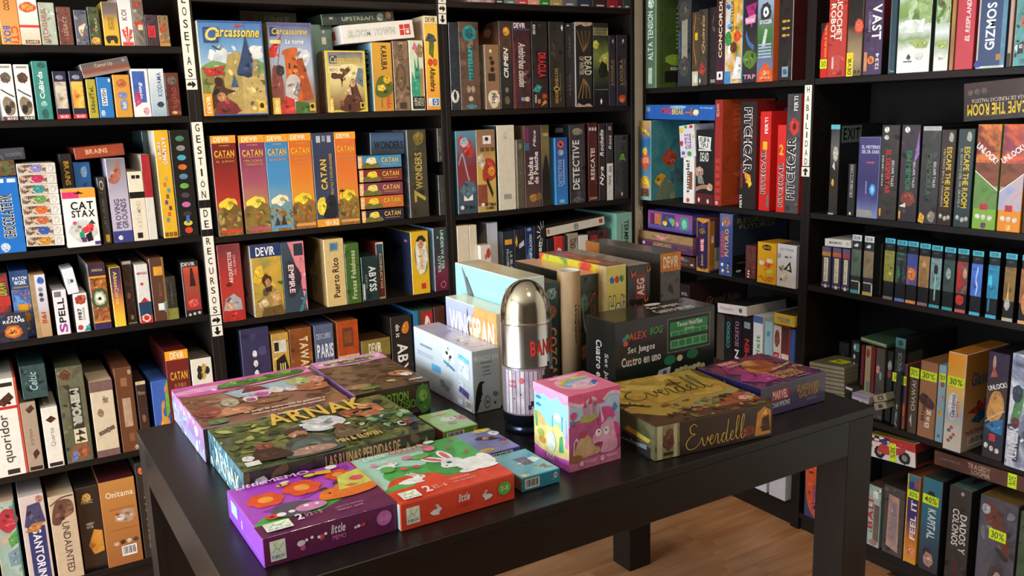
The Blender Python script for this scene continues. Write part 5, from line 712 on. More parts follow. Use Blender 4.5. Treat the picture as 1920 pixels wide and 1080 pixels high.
S('D2', 'd2', (893, 950), (1038, 122), 'g:1c1a1a,2a1c1c,3a1f1e,241c1c', 'black and dark red box, outlined title lettered downwards', [('o', 'PITCHCAR', .26, .34, .72, .94, 'f0ece6', '171513', -90), ('p', [.3, .35, .7, .32, .75, .22, .6, .22, .35, .3], 'e88a2c'), ('p', [.5, .34, .8, .24, .6, .2], 'f0c030'), ('t', 'FERTI', .05, .01, .2, .13, 'e0dcd6', 90), ('f', 'EXTENSION', .1, .2, .2, .42, 'c83c30', -90)], R='n:9:6a1616,7c1c1a,58120f', artR=[('e', .12, .85, .06, .05, 'd89a2c'), ('r', .5, .86, .58, .93, '8a8a80'), ('t', 'PITCHCAR', .3, .3, .45, .8, '9a2c24', -90)])
S('D2', 'd2', (1045, 975), (1148, 202), 'd0221f', 'shorter bright red box with upright outlined title', [('o', 'PITCHCAR', .2, .18, .6, .61, 'f0ece6', '17120f', 90), ('t', '1', .3, .62, .7, .7, 'f0b828', 0), ('t', 'FERTI', .45, .78, .75, .94, 'f0e4dc', 90), ('r', .75, .04, .98, .16, '7a6a5c')], dep=.1)
S('D2', 'd2', (1180, 980), (1265, 308), 'd8241f', 'low bright red box left of grey racing box', [('o', 'PITCHCAR', .27, .07, .77, .57, 'f0ece6', '17120f', 90), ('t', '2', .25, .66, .75, .78, 'f0b828', 0)])
S('D2', 'd2', (1247, 1000), (1385, 62), 'n:10:3c383c,4a464a,302c30', 'tall grey wrapped box with outlined title and strawberry mark', [('o', 'PITCHCAR', .1, .12, .68, .64, 'f0ece6', '141210', 90), ('e', .55, .73, .34, .07, 'c83a34'), ('e', .55, .73, .12, .03, '5a1a1a'), ('t', 'FERTI', .5, .86, .78, .98, 'e0dcd8', 90)], R='b8221f')
Q('D2', 'd2', (165, 152), (708, 152), (703, 275), (163, 262), '2a60b0', 'long bright blue box lying on top', [('t', 'MAKE', .26, .4, .4, .82, 'd83434', 0), ('t', 'BREAK', .41, .35, .58, .75, 'e8c030', 0), ('r', .67, .3, .7, .8, '9a5a34'), ('e', .75, .5, .04, .2, 'e8d8a0'), ('r', .6, .45, .68, .55, 'c87840'), ('f', 'Ravensburger', .81, .74, .98, .86, 'dce4f0', 0), ('e', .05, .7, .035, .2, '7a98c0'), ('e', .5, .85, .12, .1, '8ab4d8')], rec=-.008)

Q('D3', 'd3', (232, 120), (668, 180), (662, 372), (232, 296), 'g:3a3a80,7a5a9a,9a4a88,8a4080', 'purple and blue box of cartoon tiles, lying topmost', [('r', .06, .25, .26, .85, '5a2c60'), ('r', .16, .3, .3, .85, 'b8703c'), ('r', .33, .22, .62, .9, '2c4470'), ('e', .4, .4, .05, .14, 'e0c030'), ('e', .45, .66, .04, .12, '8a3a34'), ('e', .53, .6, .04, .14, '4a9ac8'), ('e', .58, .5, .04, .2, '8aa850'), ('r', .74, .2, .92, .85, '3a8c84'), ('e', .83, .5, .05, .25, '8ac0a8'), ('e', .68, .45, .03, .12, 'd89ab0')], dep=.25, rec=-.035)
Q('D3', 'd3', (145, 318), (672, 392), (668, 578), (140, 470), 'g:5a2c5a,54304c,7a5a44,8a6a4c', 'brown-speckled purple box with pink winged emblem, lying', [('r', 0, .55, 1, 1, 'n:60:8a6a48,a08058,6a4c34'), ('p', [.3, .9, .42, .62, .5, .68, .6, .9, .52, .78, .4, .8], 'd8888c'), ('t', 'LEGENDARIO', .28, .22, .62, .42, 'b89a50', 0), ('e', .1, .3, .03, .1, 'd8d0dc'), ('f', 'Fantasy', .74, .2, .9, .32, '8a6a94', 0)], dep=.26, rec=-.04)
Q('D3', 'd3', (160, 500), (693, 588), (688, 772), (160, 655), 'n:10:4a2c2a,5a3430,3a2422', 'dark reddish box lying at bottom of stack', [('p', [.7, .6, .8, .85, .9, .6, .8, .45], '4a6a5c'), ('e', .75, .75, .04, .15, 'c06a84'), ('e', .94, .3, .03, .1, 'd0c0b8'), ('f', 'Fantasy', .7, .2, .86, .32, '9a7a70', 0)], dep=.24)
S('D3', 'd3', (700, 775), (836, 212), '9a5a24', 'indigo box framed in orange with white-on-red name', [('r', .1, .05, .86, .96, '24204a'), ('p', [.05, .96, .5, .9, .92, .96, .92, 1, .05, 1], 'c88a30'), ('p', [.05, .0, .92, .0, .9, .08, .5, .03, .1, .08], 'c88a30'), ('r', .3, .38, .6, .62, 'b82430'), ('t', 'MARVEL', .34, .39, .56, .61, 'f4f0f0', 90), ('i', 'Splendor', .36, .1, .58, .34, 'c89a54', 90), ('e', .45, .76, .25, .06, '7a5a30'), ('e', .45, .86, .22, .05, '3a3470')], rec=-.014, R='4a3458', artR=[('r', .02, .04, .24, .96, 'a8782c'), ('r', .25, .05, .95, .45, 'c0b8a8'), ('r', .08, .55, .2, .68, 'e0d8cc'), ('r', .3, .2, .6, .44, '8a8478')], dep=.1)
S('D3', 'd3', (922, 795), (1058, 168), 'g:4a5a8a,3c4a90,34488c,3a4a94,5a6a9c', 'blue box with orange-yellow retro title', [('t', 'REGRESO', .12, .3, .4, .72, 'e0542c', 90), ('t', 'FUTURO', .44, .32, .72, .76, 'e8b030', 90), ('e', .5, .88, .36, .08, '9a6a5c'), ('r', .2, .8, .3, .86, 'd8d4d0'), ('e', .25, .18, .1, .03, 'e8e8ec'), ('e', .3, .08, .1, .03, 'e8e8ec'), ('r', .62, .05, .82, .22, '22263c'), ('t', 'BTF', .64, .06, .8, .2, 'd8d8e0', 90)], rec=-.014, R='n:8:1c2838,243244,182230', artR=[('t', 'REGRESO', .08, .84, .8, .93, '6a6434', 0), ('t', 'FUTURO', .12, .75, .75, .82, '7a6c34', 0), ('r', .02, .04, .5, .34, '121416'), ('r', .1, .2, .45, .22, '5a5c60'), ('e', .12, .08, .05, .02, 'c8c8cc'), ('e', .28, .09, .05, .02, 'c8c8cc'), ('e', .44, .1, .05, .02, 'c8c8cc')])
S('D3', 'd3', (1178, 800), (1285, 477), 'n:30:5a2c2c,6c3834,48221f', 'low maroon speckled box beside yellow box', [('e', .3, .05, .1, .03, 'e0d8d0'), ('e', .33, .14, .1, .03, 'e0d8d0'), ('e', .35, .22, .1, .03, 'e0d8d0')], rec=.012)
S('D3', 'd3', (1292, 815), (1485, 455), 'e0a820', 'small yellow box with black label and orange shapes', [('e', .5, .88, .26, .07, '1c1712'), ('t', 'MOOSTER', .3, .85, .7, .91, 'e0b030', 0), ('p', [.3, .48, .7, .62, .85, .5, .6, .36], 'd8641c'), ('r', .52, .52, .82, .62, 'f0dcc0'), ('e', .25, .5, .14, .06, 'e8e0d0'), ('e', .65, .3, .2, .06, 'c8c840'), ('e', .45, .34, .08, .03, 'd87028'), ('t', 'LUCKY', .42, .06, .9, .18, 'c83a20', 0), ('l', [.1, .12, .2, .18, .35, .08], .02, '8a5a18')], rec=-.012, dep=.1)
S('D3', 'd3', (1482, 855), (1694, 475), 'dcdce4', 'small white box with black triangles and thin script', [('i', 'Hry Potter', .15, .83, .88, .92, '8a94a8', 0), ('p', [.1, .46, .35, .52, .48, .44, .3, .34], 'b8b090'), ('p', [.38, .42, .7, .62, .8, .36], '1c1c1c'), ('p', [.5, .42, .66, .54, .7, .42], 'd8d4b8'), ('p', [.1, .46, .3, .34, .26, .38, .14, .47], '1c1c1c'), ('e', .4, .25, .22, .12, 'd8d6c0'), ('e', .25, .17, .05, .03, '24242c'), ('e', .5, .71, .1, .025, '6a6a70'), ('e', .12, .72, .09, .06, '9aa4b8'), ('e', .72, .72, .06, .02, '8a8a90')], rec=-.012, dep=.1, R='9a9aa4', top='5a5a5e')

S('D4', 'd4', (430, 75), (500, 62), '2a1c1c', 'dark box with faint silver words behind casino case', [('t', 'HOTEL', .15, .86, .8, .9, '9a9490', 0)], R='2c1a1c', artR=[('i', 'Grand Salle', .3, .72, .9, .82, '6a5a40', 0)], rec=-.03)
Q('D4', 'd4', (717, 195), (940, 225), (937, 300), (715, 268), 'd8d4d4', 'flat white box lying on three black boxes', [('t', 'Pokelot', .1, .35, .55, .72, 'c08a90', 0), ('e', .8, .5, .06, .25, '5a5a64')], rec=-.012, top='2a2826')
for a, b, c, n, F in (((712, 282), (768, 290), '4a4238', 'grey-brown box under the flat white box', []), ((775, 296), (830, 302), '201a1c', 'black box with teal title under flat white box', [('t', 'CODIGO', .25, .45, .7, .9, '3f9aa0', 90), ('r', .2, .08, .8, .2, 'b8b8b8')]),
    ((836, 300), (900, 308), '1e181c', 'black box with mauve title under flat white box', [('t', 'SECRETO', .3, .5, .72, .92, 'a07090', 90), ('t', 'Z', .25, .3, .8, .45, 'e0e0e0', 0), ('e', .5, .2, .2, .05, 'd0a030')]), ((906, 304), (985, 315), '1c1719', 'black box with red title beside white-green box', [('t', 'CRIMEN', .3, .12, .75, .65, 'c8303c', 90), ('r', .2, .82, .8, .92, '8a94a8')]),
    ((992, 296), (1065, 306), 'd8dce0', 'white box with green title and blue lid', [('r', 0, .9, 1, 1, '4a62a8'), ('t', 'Dixit', .3, .35, .75, .72, '5a9a44', 90), ('e', .5, .15, .3, .12, 'c88a5c')]), ((1080, 342), (1140, 352), '9ac4d4', 'pale sky-blue box with black script', [('i', 'Ranch', .45, .1, .8, .5, '24343c', 90), ('r', .3, .78, .7, .86, '5a90b0')]),
    ((1146, 362), (1205, 376), 'd8d4d4', 'white and red box with red title block', [('r', .1, 0, .8, .58, 'b82c3c'), ('t', 'CORINTO', .25, .04, .65, .55, 'f0e0e0', 90), ('e', .5, .8, .35, .14, '8a4a44')]), ((1206, 376), (1270, 388), 'g:c04a40,c8382c,6a3434,4a3034', 'red and brown box with white strip', [('r', .1, .5, .95, .58, 'e4d8d4'), ('e', .5, .2, .4, .15, 'd8d8dc')]), ((1275, 392), (1309, 402), '3a5aa0', 'narrow blue-violet box at right end', [('r', .2, .3, .9, .5, 'c04a6a'), ('r', .1, .1, .9, .25, 'b8b0d0')])):
    S('D4', 'd4', a, b, c, n, F)
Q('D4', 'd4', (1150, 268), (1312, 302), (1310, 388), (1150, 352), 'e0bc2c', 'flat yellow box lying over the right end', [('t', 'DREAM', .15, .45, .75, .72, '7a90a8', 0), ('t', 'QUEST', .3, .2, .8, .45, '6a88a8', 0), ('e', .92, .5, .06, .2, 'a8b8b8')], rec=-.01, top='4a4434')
S('D5', 'p', (1402, 900), (1440, 800), 'd0d4dc', 'white box with grey script seen under the table', [('i', 'KING', .3, .28, .9, .36, '5a5a60', 0)])
S('D5', 'p', (1442, 900), (1476, 800), 'c8c4c8', 'plain pale lilac-white box seen under the table', R='d8dae0')

# ---------------------------------------------------------------- far right bookcase
PE = 'far right bookcase, %s row'
row('E1', 'R', ZE[4], PE % 'top'); row('E2', 'R', ZE[3], PE % 'second'); row('E3', 'R', ZE[2], PE % 'third'); row('E4', 'R', ZE[1], PE % 'fourth'); row('E5', 'R', ZE[0], PE % 'bottom')
S('E1', 'e1', (165, 645), (243, 190), 'c8201f', 'low red box with curved top corner and lime tag', [('t', 'DOUBLE SHU', .55, .38, .85, .95, 'e0a040', 90), ('p', [0, 1, 0, .6, .3, .85, .8, 1], '241412'), ('s', '30', .02, .17, .95, .34, 0)])
S('E1', 'e1', (225, 655), (408, -90), 'n:12:a8342c,b83c32,9a2c28', 'red box with tall cream robot lettering', [('t', 'RICOCHET', .45, .42, .75, .94, 'f0e4d4', -90), ('t', 'ROBOT', .12, .45, .4, .86, 'f0e4d4', -90), ('r', .2, .08, .7, .26, 'b8504a'), ('r', .25, .1, .35, .24, 'e0b0a8')])
S('E1', 'e1', (387, 645), (545, -90), 'g:6a5a48,a08868,8a7458,2a2220,241e1c,241e1c', 'black and tan box with yellow publisher label', [('r', 0, .0, .45, .28, 'e8d428'), ('t', 'DEVIR', .1, .02, .35, .22, '24200c', 90), ('e', .75, .58, .3, .09, 'c83c2c'), ('e', .75, .58, .24, .07, 'e06a54'), ('e', .6, .05, .08, .02, '4a3a2c'), ('e', .85, .05, .08, .02, '4a3a2c')])
S('E1', 'e1', (525, 637), (718, -90), 'n:12:3a2c48,4a3858,2e2438', 'deep purple box with jagged white title', [('t', 'VAST', .42, .42, .92, .84, 'f0ecec', -90), ('f', 'CAVERNAS', .22, .52, .36, .76, 'b0a0b8', -90), ('r', .05, .05, .22, .28, 'c8885c'), ('e', .42, .18, .17, .05, 'e0a040'), ('e', .42, .18, .11, .035, 'c84434'), ('t', '1234', .68, .07, .86, .26, 'd8d0d8', 90)], R='g:1a1414,1c1414,5a1c1c,7a2424')
S('E1', 'e1', (737, 625), (832, -90), '2c4450', 'blue-grey box with thin pale outline', [('l', [.2, 1, .2, .3, .2, .06], .012, '9ab4b8'), ('l', [.2, .05, .5, .03, .95, .03], .008, '9ab4b8')])
S('E1', 'e1', (808, 625), (1125, -90), 'g:e6e6e2,e8e8e4,dfe4da,8aa070,e0e4e4,7a9a54,8aa868,e4e8ec', 'wide white box with green treetops and misty white', [('d', .3, .6, 1, 1, 60, '8aa85c,7a9a4a,a0b880,b8c8a0,5f8044,98b070', .013), ('d', .1, .5, .8, .66, 16, 'dfe6dc,e8ece8,d0dccc', .02), ('p', [.35, .38, .7, .42, .95, .36, .9, .3, .6, .3], 'a0b068'), ('p', [.3, .18, .36, .24, .44, .2, .4, .16], '4a4a4a'), ('r', .22, .135, .48, .15, '5a5a5a'), ('e', .68, .2, .12, .05, 'd8d4cc')], R='24341f')
S('E1', 'e1', (1117, 608), (1283, -90), 'g:e6e6e2,dfe4da,8aa070,e0e4e4,7a9a54,5a7a3c,e0e4e8', 'narrower white box with green treetops beside the wide one', [('d', .1, .6, 1, .98, 40, '7a9a54,5a7f3a,98b078,b8c8a8', .012), ('e', .45, .84, .14, .03, '6a4a34'), ('p', [.1, .36, .6, .4, .95, .34, .9, .28, .4, .28], 'a0b068'), ('e', .5, .18, .26, .05, 'd8d6ce')], R='7a5a3c')
S('E1', 'e1', (1252, 600), (1330, -90), 'g:b07a5c,8a6a34,a88a40,a85a34', 'brownish-orange box left of the coral red one')
S('E1', 'e1', (1298, 590), (1497, -90), 'c0404a', 'coral red box with white slanting title', [('i', 'EL RESPLANDOR', .5, .36, .75, 1.0, 'f0dcdc', 90)])
S('E1', 'e1', (1480, 575), (1768, -90), 'g:34486a,3a4c70,34486a', 'blue box with big white rounded title', [('r', 0, 0, .06, 1, 'b8b4ac'), ('r', .84, 0, 1, 1, '5a88a0'), ('t', 'GIZMOS', .28, .24, .62, .86, 'e8ecf0', 90), ('r', 0, 0, 1, .03, 'c8ccd0'), ('r', .7, .1, .88, .18, 'b08048'), ('e', .06, .06, .12, .05, '3a4aa0')])
S('E1', 'e1', (1738, 560), (1822, -90), 'b89a88', 'narrow beige box right of the blue box', [('r', 0, 0, .9, .18, '3a322c')])
S('E1', 'e1', (1790, 560), (2010, -90), 'n:8:2c3438,5aa0a0,3a4a4c,8ac0b8', 'teal box with red-clad figure at photo edge', [('p', [.3, .1, .3, .5, .6, .7, .9, .5, .9, .1], '5a9a98'), ('e', .45, .6, .14, .08, 'c8503c'), ('p', [.2, .3, .5, .34, .5, .18, .2, .16], '3a2c30'), ('t', 'NO', .28, .24, .45, .3, 'e8e4e0', 0), ('l', [.04, 0, .04, .5, .04, 1], .015, 'd8e0e0')])

S('E2', 'e2', (217, 835), (315, 140), 'g:1c1a1a,2c2418,1a1818,5a5a58,1c1e20', 'narrow black box with pale cyan band on top', [('r', 0, .95, 1, 1, '5ab0bc'), ('e', .6, .68, .3, .08, 'b0ac98'), ('p', [.3, .54, .5, .6, .6, .5, .55, .5], 'd8d4c0'), ('e', .4, .36, .14, .04, 'd8a848'), ('r', 0, 0, .6, .02, 'a8a48c')], R='1a1c1c', dep=.2, artR=[('r', .04, .8, .5, .985, '5c6c68'), ('t', 'EXIT', .08, .83, .46, .96, '101212', 0)])
S('E2', 'e2', (362, 840), (437, 445), '1c1b1c', 'small black box with white barcode-like strip', [('r', .3, .36, .7, .98, '8a8a84'), ('t', 'ULTIMO', .36, .38, .64, .96, '24242a', 90), ('e', .45, .05, .14, .03, 'd8d8d4')], rec=.006)
S('E2', 'e2', (435, 845), (630, 238), 'g:7a88b8,3c3a74,302e60,343268,3a386c', 'indigo box with glowing blue figure', [('t', 'EL MISTERIO', .15, .86, .98, .9, 'c8c8dc', 0), ('t', 'DEL DR. DARK', .15, .8, .98, .845, 'c8c8dc', 0), ('e', .72, .36, .14, .07, '3fa0e0'), ('e', .72, .36, .08, .04, '8ad0f4'), ('r', .4, .3, .45, .46, '8a94b8'), ('r', .05, .02, .75, .1, '9a948c'), ('r', .4, .68, .75, .7, 'b8506c')])
S('E2', 'e2', (605, 880), (783, 142), 'n:12:242120,302c2a,1c1a19', 'black box with red downward title', [('t', 'EL DESPERTAR', .3, .28, .58, .74, 'c82c30', -90), ('f', 'ESCAPE TALES', .64, .36, .78, .63, 'd8d4d0', -90), ('e', .28, .95, .14, .03, 'e0dcd8'), ('e', .28, .87, .13, .025, 'c8c4c0'), ('r', .05, .04, .15, .12, 'd8982c'), ('f', '180-210', .1, .36, .18, .68, 'c8c4c0', -90)])
S('E2', 'e2', (757, 890), (945, 140), 'n:12:262226,322c34,1e1b1e', 'black box with dark green downward title', [('t', 'SIN MEMORIA', .32, .24, .6, .74, '2f7a4c', -90), ('f', 'ESCAPE TALES', .7, .36, .82, .62, 'd8d4d0', -90), ('e', .3, .95, .14, .03, 'e0dcd8'), ('e', .5, .24, .38, .08, '7a3c30'), ('p', [.72, .6, .95, .95, 1, .7], '8a6aa8'), ('r', .05, .03, .15, .11, 'd8982c'), ('p', [.05, .16, .4, .2, .4, .15], 'd8d4d0')])
S('E2', 'e2', (914, 905), (1112, 152), 'n:12:262627,323233,1e1e1f', 'black box with spidery grey-green title', [('r', .05, .955, .98, 1, 'a8a8a4'), ('t', 'MASMORRA', .32, .3, .6, .72, '4a5c48', -90), ('f', 'ESCAPE TALES', .68, .38, .82, .64, 'd8d4d0', -90), ('p', [.0, .02, .1, .12, .35, .08, .3, .0], 'd8a030'), ('e', .7, .08, .2, .06, '8a8070')])
for L, TR, c, d, sub in (((1058, 930), (1222, 178), '2c1c14', 'brown-black box with yellow downward capitals', 'MISTERIO EN LA MANSION'), ((1188, 942), (1368, 172), '26383a', 'dark teal-green box with yellow downward capitals', 'EL SECRETO DEL DR. GRAVELY')):
    S('E2', 'e2', L, TR, c, d, [('t', 'ESCAPE THE ROOM', .42, .2, .78, .82, 'd8b428', -90), ('f', sub, .2, .2, .34, .8, 'b8a888', -90), ('e', .68, .92, .16, .05, 'a8a498'), ('e', .25, .1, .12, .025, 'a8a498'), ('e', .55, .08, .12, .025, 'a8a498'), ('e', .8, .09, .12, .025, 'a8a498')])
for L, TR, c, m, d, fl in (((1332, 970), (1578, 137), '7aa83c', 'n:12:c84428,6a2c20,e0803c,3a2018', 'red-topped picture box with bright green foot', 0), ((1527, 990), (1778, 137), 'e08a20', 'n:12:b0404c,7a3448,e0642c,5a2024', 'red-topped picture box with bright orange foot', 1)):
    S('E2', 'e2', L, TR, 'g:%s,%s,7a9a8c,8a6a5c,4a2a24' % (c, c), d, [('r', 0, .62, 1, 1, m), ('r', 0, .42, 1, .64, 'n:16:4a2a1c,6a3a24,8a4a2c,2c1a14'), ('p', [0, .55, 1, .38, 1, .2, 0, .2] if not fl else [0, .38, 1, .55, 1, .2, 0, .2], 'n:14:4a7a34,6a8a48,3a5a2c' if not fl else 'n:14:8a9ac8,b8a8b0,c88a5c'), ('l', [0, .56, .5, .47, 1, .38] if not fl else [0, .37, .5, .46, 1, .55], .008, 'f0ece4'),
      ('a', 'UNLOCK!', .47, .73, 1.1, .26, -38 if not fl else 36, 'ecebe8'), ('r', .3, .19, .62, .25, 'b8303c'), ('e', .22, .125, .1, .025, 'd8d4c8'), ('e', .48, .12, .1, .025, 'd8d4c8'), ('e', .76, .115, .1, .025, 'd8d4c8'), ('e', .5, .04, .12, .03, '6a3a5c' if not fl else 'f4b868')], L='2c1c18')
S('E2', 'e2', (1722, 1010), (1960, 150), 'n:12:2a1c1a,3a2620', 'dark brown box cropped by the photo edge')
Q('E2', 'e1', (1392, 702), (1990, 640), (1990, 985), (1368, 1032), 'g:1f1614,2a1816,3a1c1c', 'large black-red box lying with upside-down yellow capitals', [('t', 'ESCAPE THE ROOM', .06, .14, 1.0, .44, 'd8b428', 180), ('f', 'LA CASA DE MUNECAS MALDITA', .12, .47, 1.0, .57, 'b8a8a0', 180), ('e', .1, .74, .04, .08, '5a4a44'), ('e', .2, .75, .04, .08, '5a4a44'), ('e', .3, .76, .04, .08, '5a4a44'), ('l', [.3, .13, .5, .13, .65, .13], .006, 'a8862c')], rec=.02)

for k, (L, TR, c) in enumerate((((177, 535), (262, 197), 'b8863c'), ((265, 552), (350, 206), 'c0643c'), ((347, 567), (424, 216), 'a83a44'))):
    S('E3', 'e3', L, TR, '3c3858', 'low indigo box with cream panel and %s band' % ('amber', 'orange', 'crimson')[k], [('r', 0, .78, 1, .88, c), ('r', 0, .88, 1, 1, '5a5470'), ('r', .25, .16, .75, .74, 'd8d2b0'), ('f', 'Historias', .4, .2, .6, .7, '5a5440', -90), ('l', [0, .07, .5, .05, 1, .07], .012, 'd0ccd0'), ('p', [.3, .05, .5, .11, .7, .05, .5, .0], 'e0dce0')])
Q('E3', 'e3', (208, 120), (428, 140), (430, 205), (208, 185), 'd0cec8', 'white box lying on the three indigo ones', [('t', 'MICROMACRO', .18, .38, .66, .68, '2c2a28', 0), ('e', .87, .5, .06, .25, 'a8a6a0')], dep=.12)
for k, (L, TR, d, m) in enumerate((((422, 580), (525, 97), 'tall dark grey-green box with white name strip', 'n:14:3a4a40,5a6a5c,24302a'), ((524, 592), (637, 110), 'tall grey-brown box with white name strip', 'n:14:6a5c48,8a7a60,3a342c'))):
    S('E3', 'e3', L, TR, '24262a', d, [('r', .02, .9, .98, 1, 'd0d4d6'), ('t', 'DEVIR', .15, .92, .85, .98, '2a2c30', 0), ('r', .0, .3, 1, .75, m), ('p', [.2, .82, .5, .86, .7, .84, .6, .8, .3, .8], 'c8ccd0'), ('r', .05, .2, .9, .22, 'b8bcc0'), ('r', 0, .0, .85, .06, '3fa0a0' if not k else 'b0a850'), ('r', .88, 0, 1, .2, 'd0d0c8')])
S('E3', 'e3', (655, 600), (700, 168), '231d1a', 'dark brown box set back between grey and cyan spines', rec=.03)
TL = [(715, 120), (815, 137), (908, 148), (1008, 165), (1108, 182), (1218, 198), (1328, 211), (1450, 227), (1590, 235), (1730, 250), (1866, 265)]
BT = [620, 640, 655, 680, 705, 735, 760, 785, 800, 820, 842]
SP = [('olive hills', 'n:18:6a6a34,8a8a44,5a3a28', '7a6a70'), ('green-lit standing figure', 'n:18:3a8a5c,2c1c30,4aa06a', '5a78c8'), ('orange boulder picture', 'n:18:c8702c,3a4a8c,a85a28', 'd88a4c'), ('tan hooded figure', 'n:18:7a5a34,9a7a4c,3a2618', '8a6a70'), ('blue light beam', 'n:18:3a4a60,7a9a9a,2a3240', '3fa0b0'), ('pale dim moon', 'n:18:2c3a3a,3a4c48,202a2a', '3f9a9a'), ('red-dressed figure', 'n:18:a8282c,6a3a38,8a9aa0', 'c85a60'), ('blue lightning', 'n:18:2c4a9a,4a78d0,182448', '4ab0d0'), ('cyan beam', 'n:18:1c5a7a,2a8ab0,183448', '4ab0d8'), ('golden spire', 'n:18:3a342c,8a6a34,4a443c', 'b8b490'), ('copper haze', 'n:18:7a4a2c,a06a3c,4a2c1c', 'd8a070')]
for k, (n, m, foot) in enumerate(SP):
    u, v = TL[k]; w2 = 92+k*1.8; tr = (u+w2, v+6)
    F = [('r', .0, .92, 1, 1, '4ab4c8'), ('t', 'DEVIR', .18, .935, .85, .985, '1c3a44', 0), ('r', .0, .3, 1, .8, m), ('r', .02, .0, .98, .05, foot), ('f', 'EXIT', .3, .86, .7, .885, '5a6a70', 0)]
    F += {1: [('p', [.4, .3, .45, .65, .6, .68, .7, .3], '2a1a2c')], 2: [('e', .5, .48, .4, .1, 'd07a34'), ('r', 0, .62, 1, .8, '3a4a8c')], 3: [('e', .5, .66, .2, .07, 'b89058'), ('p', [.2, .3, .35, .62, .65, .62, .8, .3], '8a683c')], 4: [('r', .42, .12, .55, .6, '8ab8a0'), ('e', .5, .62, .2, .08, '1c1c24')], 5: [('e', .45, .58, .24, .09, '8aa09a')], 6: [('r', .1, .4, .4, .78, 'b8282c'), ('e', .75, .62, .2, .08, 'c89474'), ('e', .4, .2, .4, .08, 'b83028')], 7: [('l', [.6, .75, .45, .55, .6, .45, .5, .32], .05, 'b0d0f4')], 8: [('e', .25, .55, .2, .1, '4ac0e0'), ('r', .15, .1, .3, .5, '2a7a9c')], 9: [('p', [.3, .3, .42, .6, .5, .3], 'e0b048'), ('e', .4, .25, .26, .09, 'b0aca4')], 10: [('e', .5, .3, .3, .15, 'c8844c')]}.get(k, [('p', [.0, .35, .3, .62, .6, .55, 1, .68, 1, .35], '8a8a3c')])
    S('E3', 'e3', (u-18-k*1.5, BT[k]-20), tr, 'g:16181c,1a1c20,191b1f', 'cyan-banded black spine with %s' % n, F, dep=.1)

TX = [('r', .0, .0, 1, .12, '4a4438'), ('r', .05, .3, .95, .7, '8a8474')]
for k in range(8):
    v = 328+k*31; u = 72
    Q('E4', 'e4', (u, v-4+k*.5), (345, v+44), (345, v+72), (u, v+25+k*.5), ('8a846c', '9a9478', '7a745e')[k % 3], 'flat grey plastic case, %s of the stack' % ('topmost,second,third,fourth,fifth,sixth,seventh,lowest'.split(',')[k]+(' from top' if 0 < k < 7 else '')), TX, rec=-.005, dep=.13, artT=[('p', [.3, .3, .75, .25, .8, .6, .35, .7], 'c8dc28')] if k == 0 else None, side='7a7460')
S('E4', 'e4', (300, 300), (380, 185), '24282a', 'small dark grey box behind the stack of grey cases', [('e', .5, .7, .2, .1, '4a5052')], rec=.14, dep=.1)
S('E4', 'e4', (398, 300), (468, 168), '17181a', 'black box with pale dots in a vertical line', [('r', .3, .84, .95, .96, '4a7a80'), ('e', .4, .9, .15, .04, 'c8d0d0'), ('e', .4, .76, .13, .035, 'b8b8b4'), ('e', .4, .64, .13, .035, 'b8b8b4'), ('e', .4, .52, .13, .035, 'b8b8b4')], rec=.06)
Q('E4', 'e4', (472, 130), (676, 190), (676, 225), (472, 162), 'g:3a5c48,8a9a84', 'long flat green-white box lying on thin boxes', [('r', .05, .45, .95, .9, '9aa890')], rec=.02)
for a, b, c, n, F in (((474, 300), (504, 200), '5c1c28', 'narrow crimson box under the flat green-white box', [('s', '30%', .1, .05, .95, .34, -90)]), ((508, 300), (556, 210), '9a8a68', 'cream picture box between two crimson ones', [('e', .5, .9, .3, .06, '8a2c30'), ('r', .4, .2, .9, .5, '5a7a74')]), ((560, 300), (588, 215), '6a1c24', 'thin dark crimson box right of the cream one', []), ((592, 300), (672, 230), 'n:16:34322f,4a4440,5a4a44', 'dark mottled box with pinkish figures', [('e', .3, .7, .2, .06, 'b89080'), ('e', .6, .62, .14, .06, '7a98a0')])):
    S('E4', 'e4', a, b, c, n, F, rec=.02)
S('E4', 'e4', (676, 300), (728, 250), '1e2226', 'dark slate box with pale oval under sticker', [('e', .5, .8, .35, .07, '8a9494'), ('e', .5, .68, .3, .06, '8a3a40')], rec=.03)
S('E4', 'e4', (738, 300), (828, 150), 'n:12:1c2423,26302e,161c1c', 'tall black-green box with pale teal cap and lime tag', [('r', .02, .89, .98, 1, '4a8084'), ('p', [.2, .96, .6, .98, .8, .93, .4, .91], '24484c'), ('f', 'ANDOR', .3, .62, .7, .84, '7a8480', 90), ('s', '30%', -.1, .5, .85, .6, 0)], rec=.02, top='161e1f', R='161c1c', artR=[('r', .05, .66, .35, .84, '4a4a44')])
S('E4', 'e4', (735, 690), (790, 420), '1a2220', 'dark green box with sideways silver script', [('i', 'Fika', .2, .05, .6, .45, '9aa49c', 90)], rec=-.004, dep=.02)
S('E4', 'e4', (795, 700), (838, 350), 'g:8a4a3c,2c3060,262a54', 'navy and rust box with small lime tag', [('s', '30', .0, .68, 1.0, .82, 0), ('e', .5, .3, .4, .1, 'a85c48')], rec=.008)
S('E4', 'e4', (835, 800), (932, 380), 'n:14:3a3028,4a3e34,2c241e', 'grey-brown box with pale rugged title and lime tag', [('t', 'CHAWAI', .3, .35, .75, .8, 'b8ac98', 90), ('s', '30%', .0, .85, 1.0, 1.0, 0), ('p', [.2, .2, .4, .3, .5, .1], 'c8c0b0')], R='2c2420')
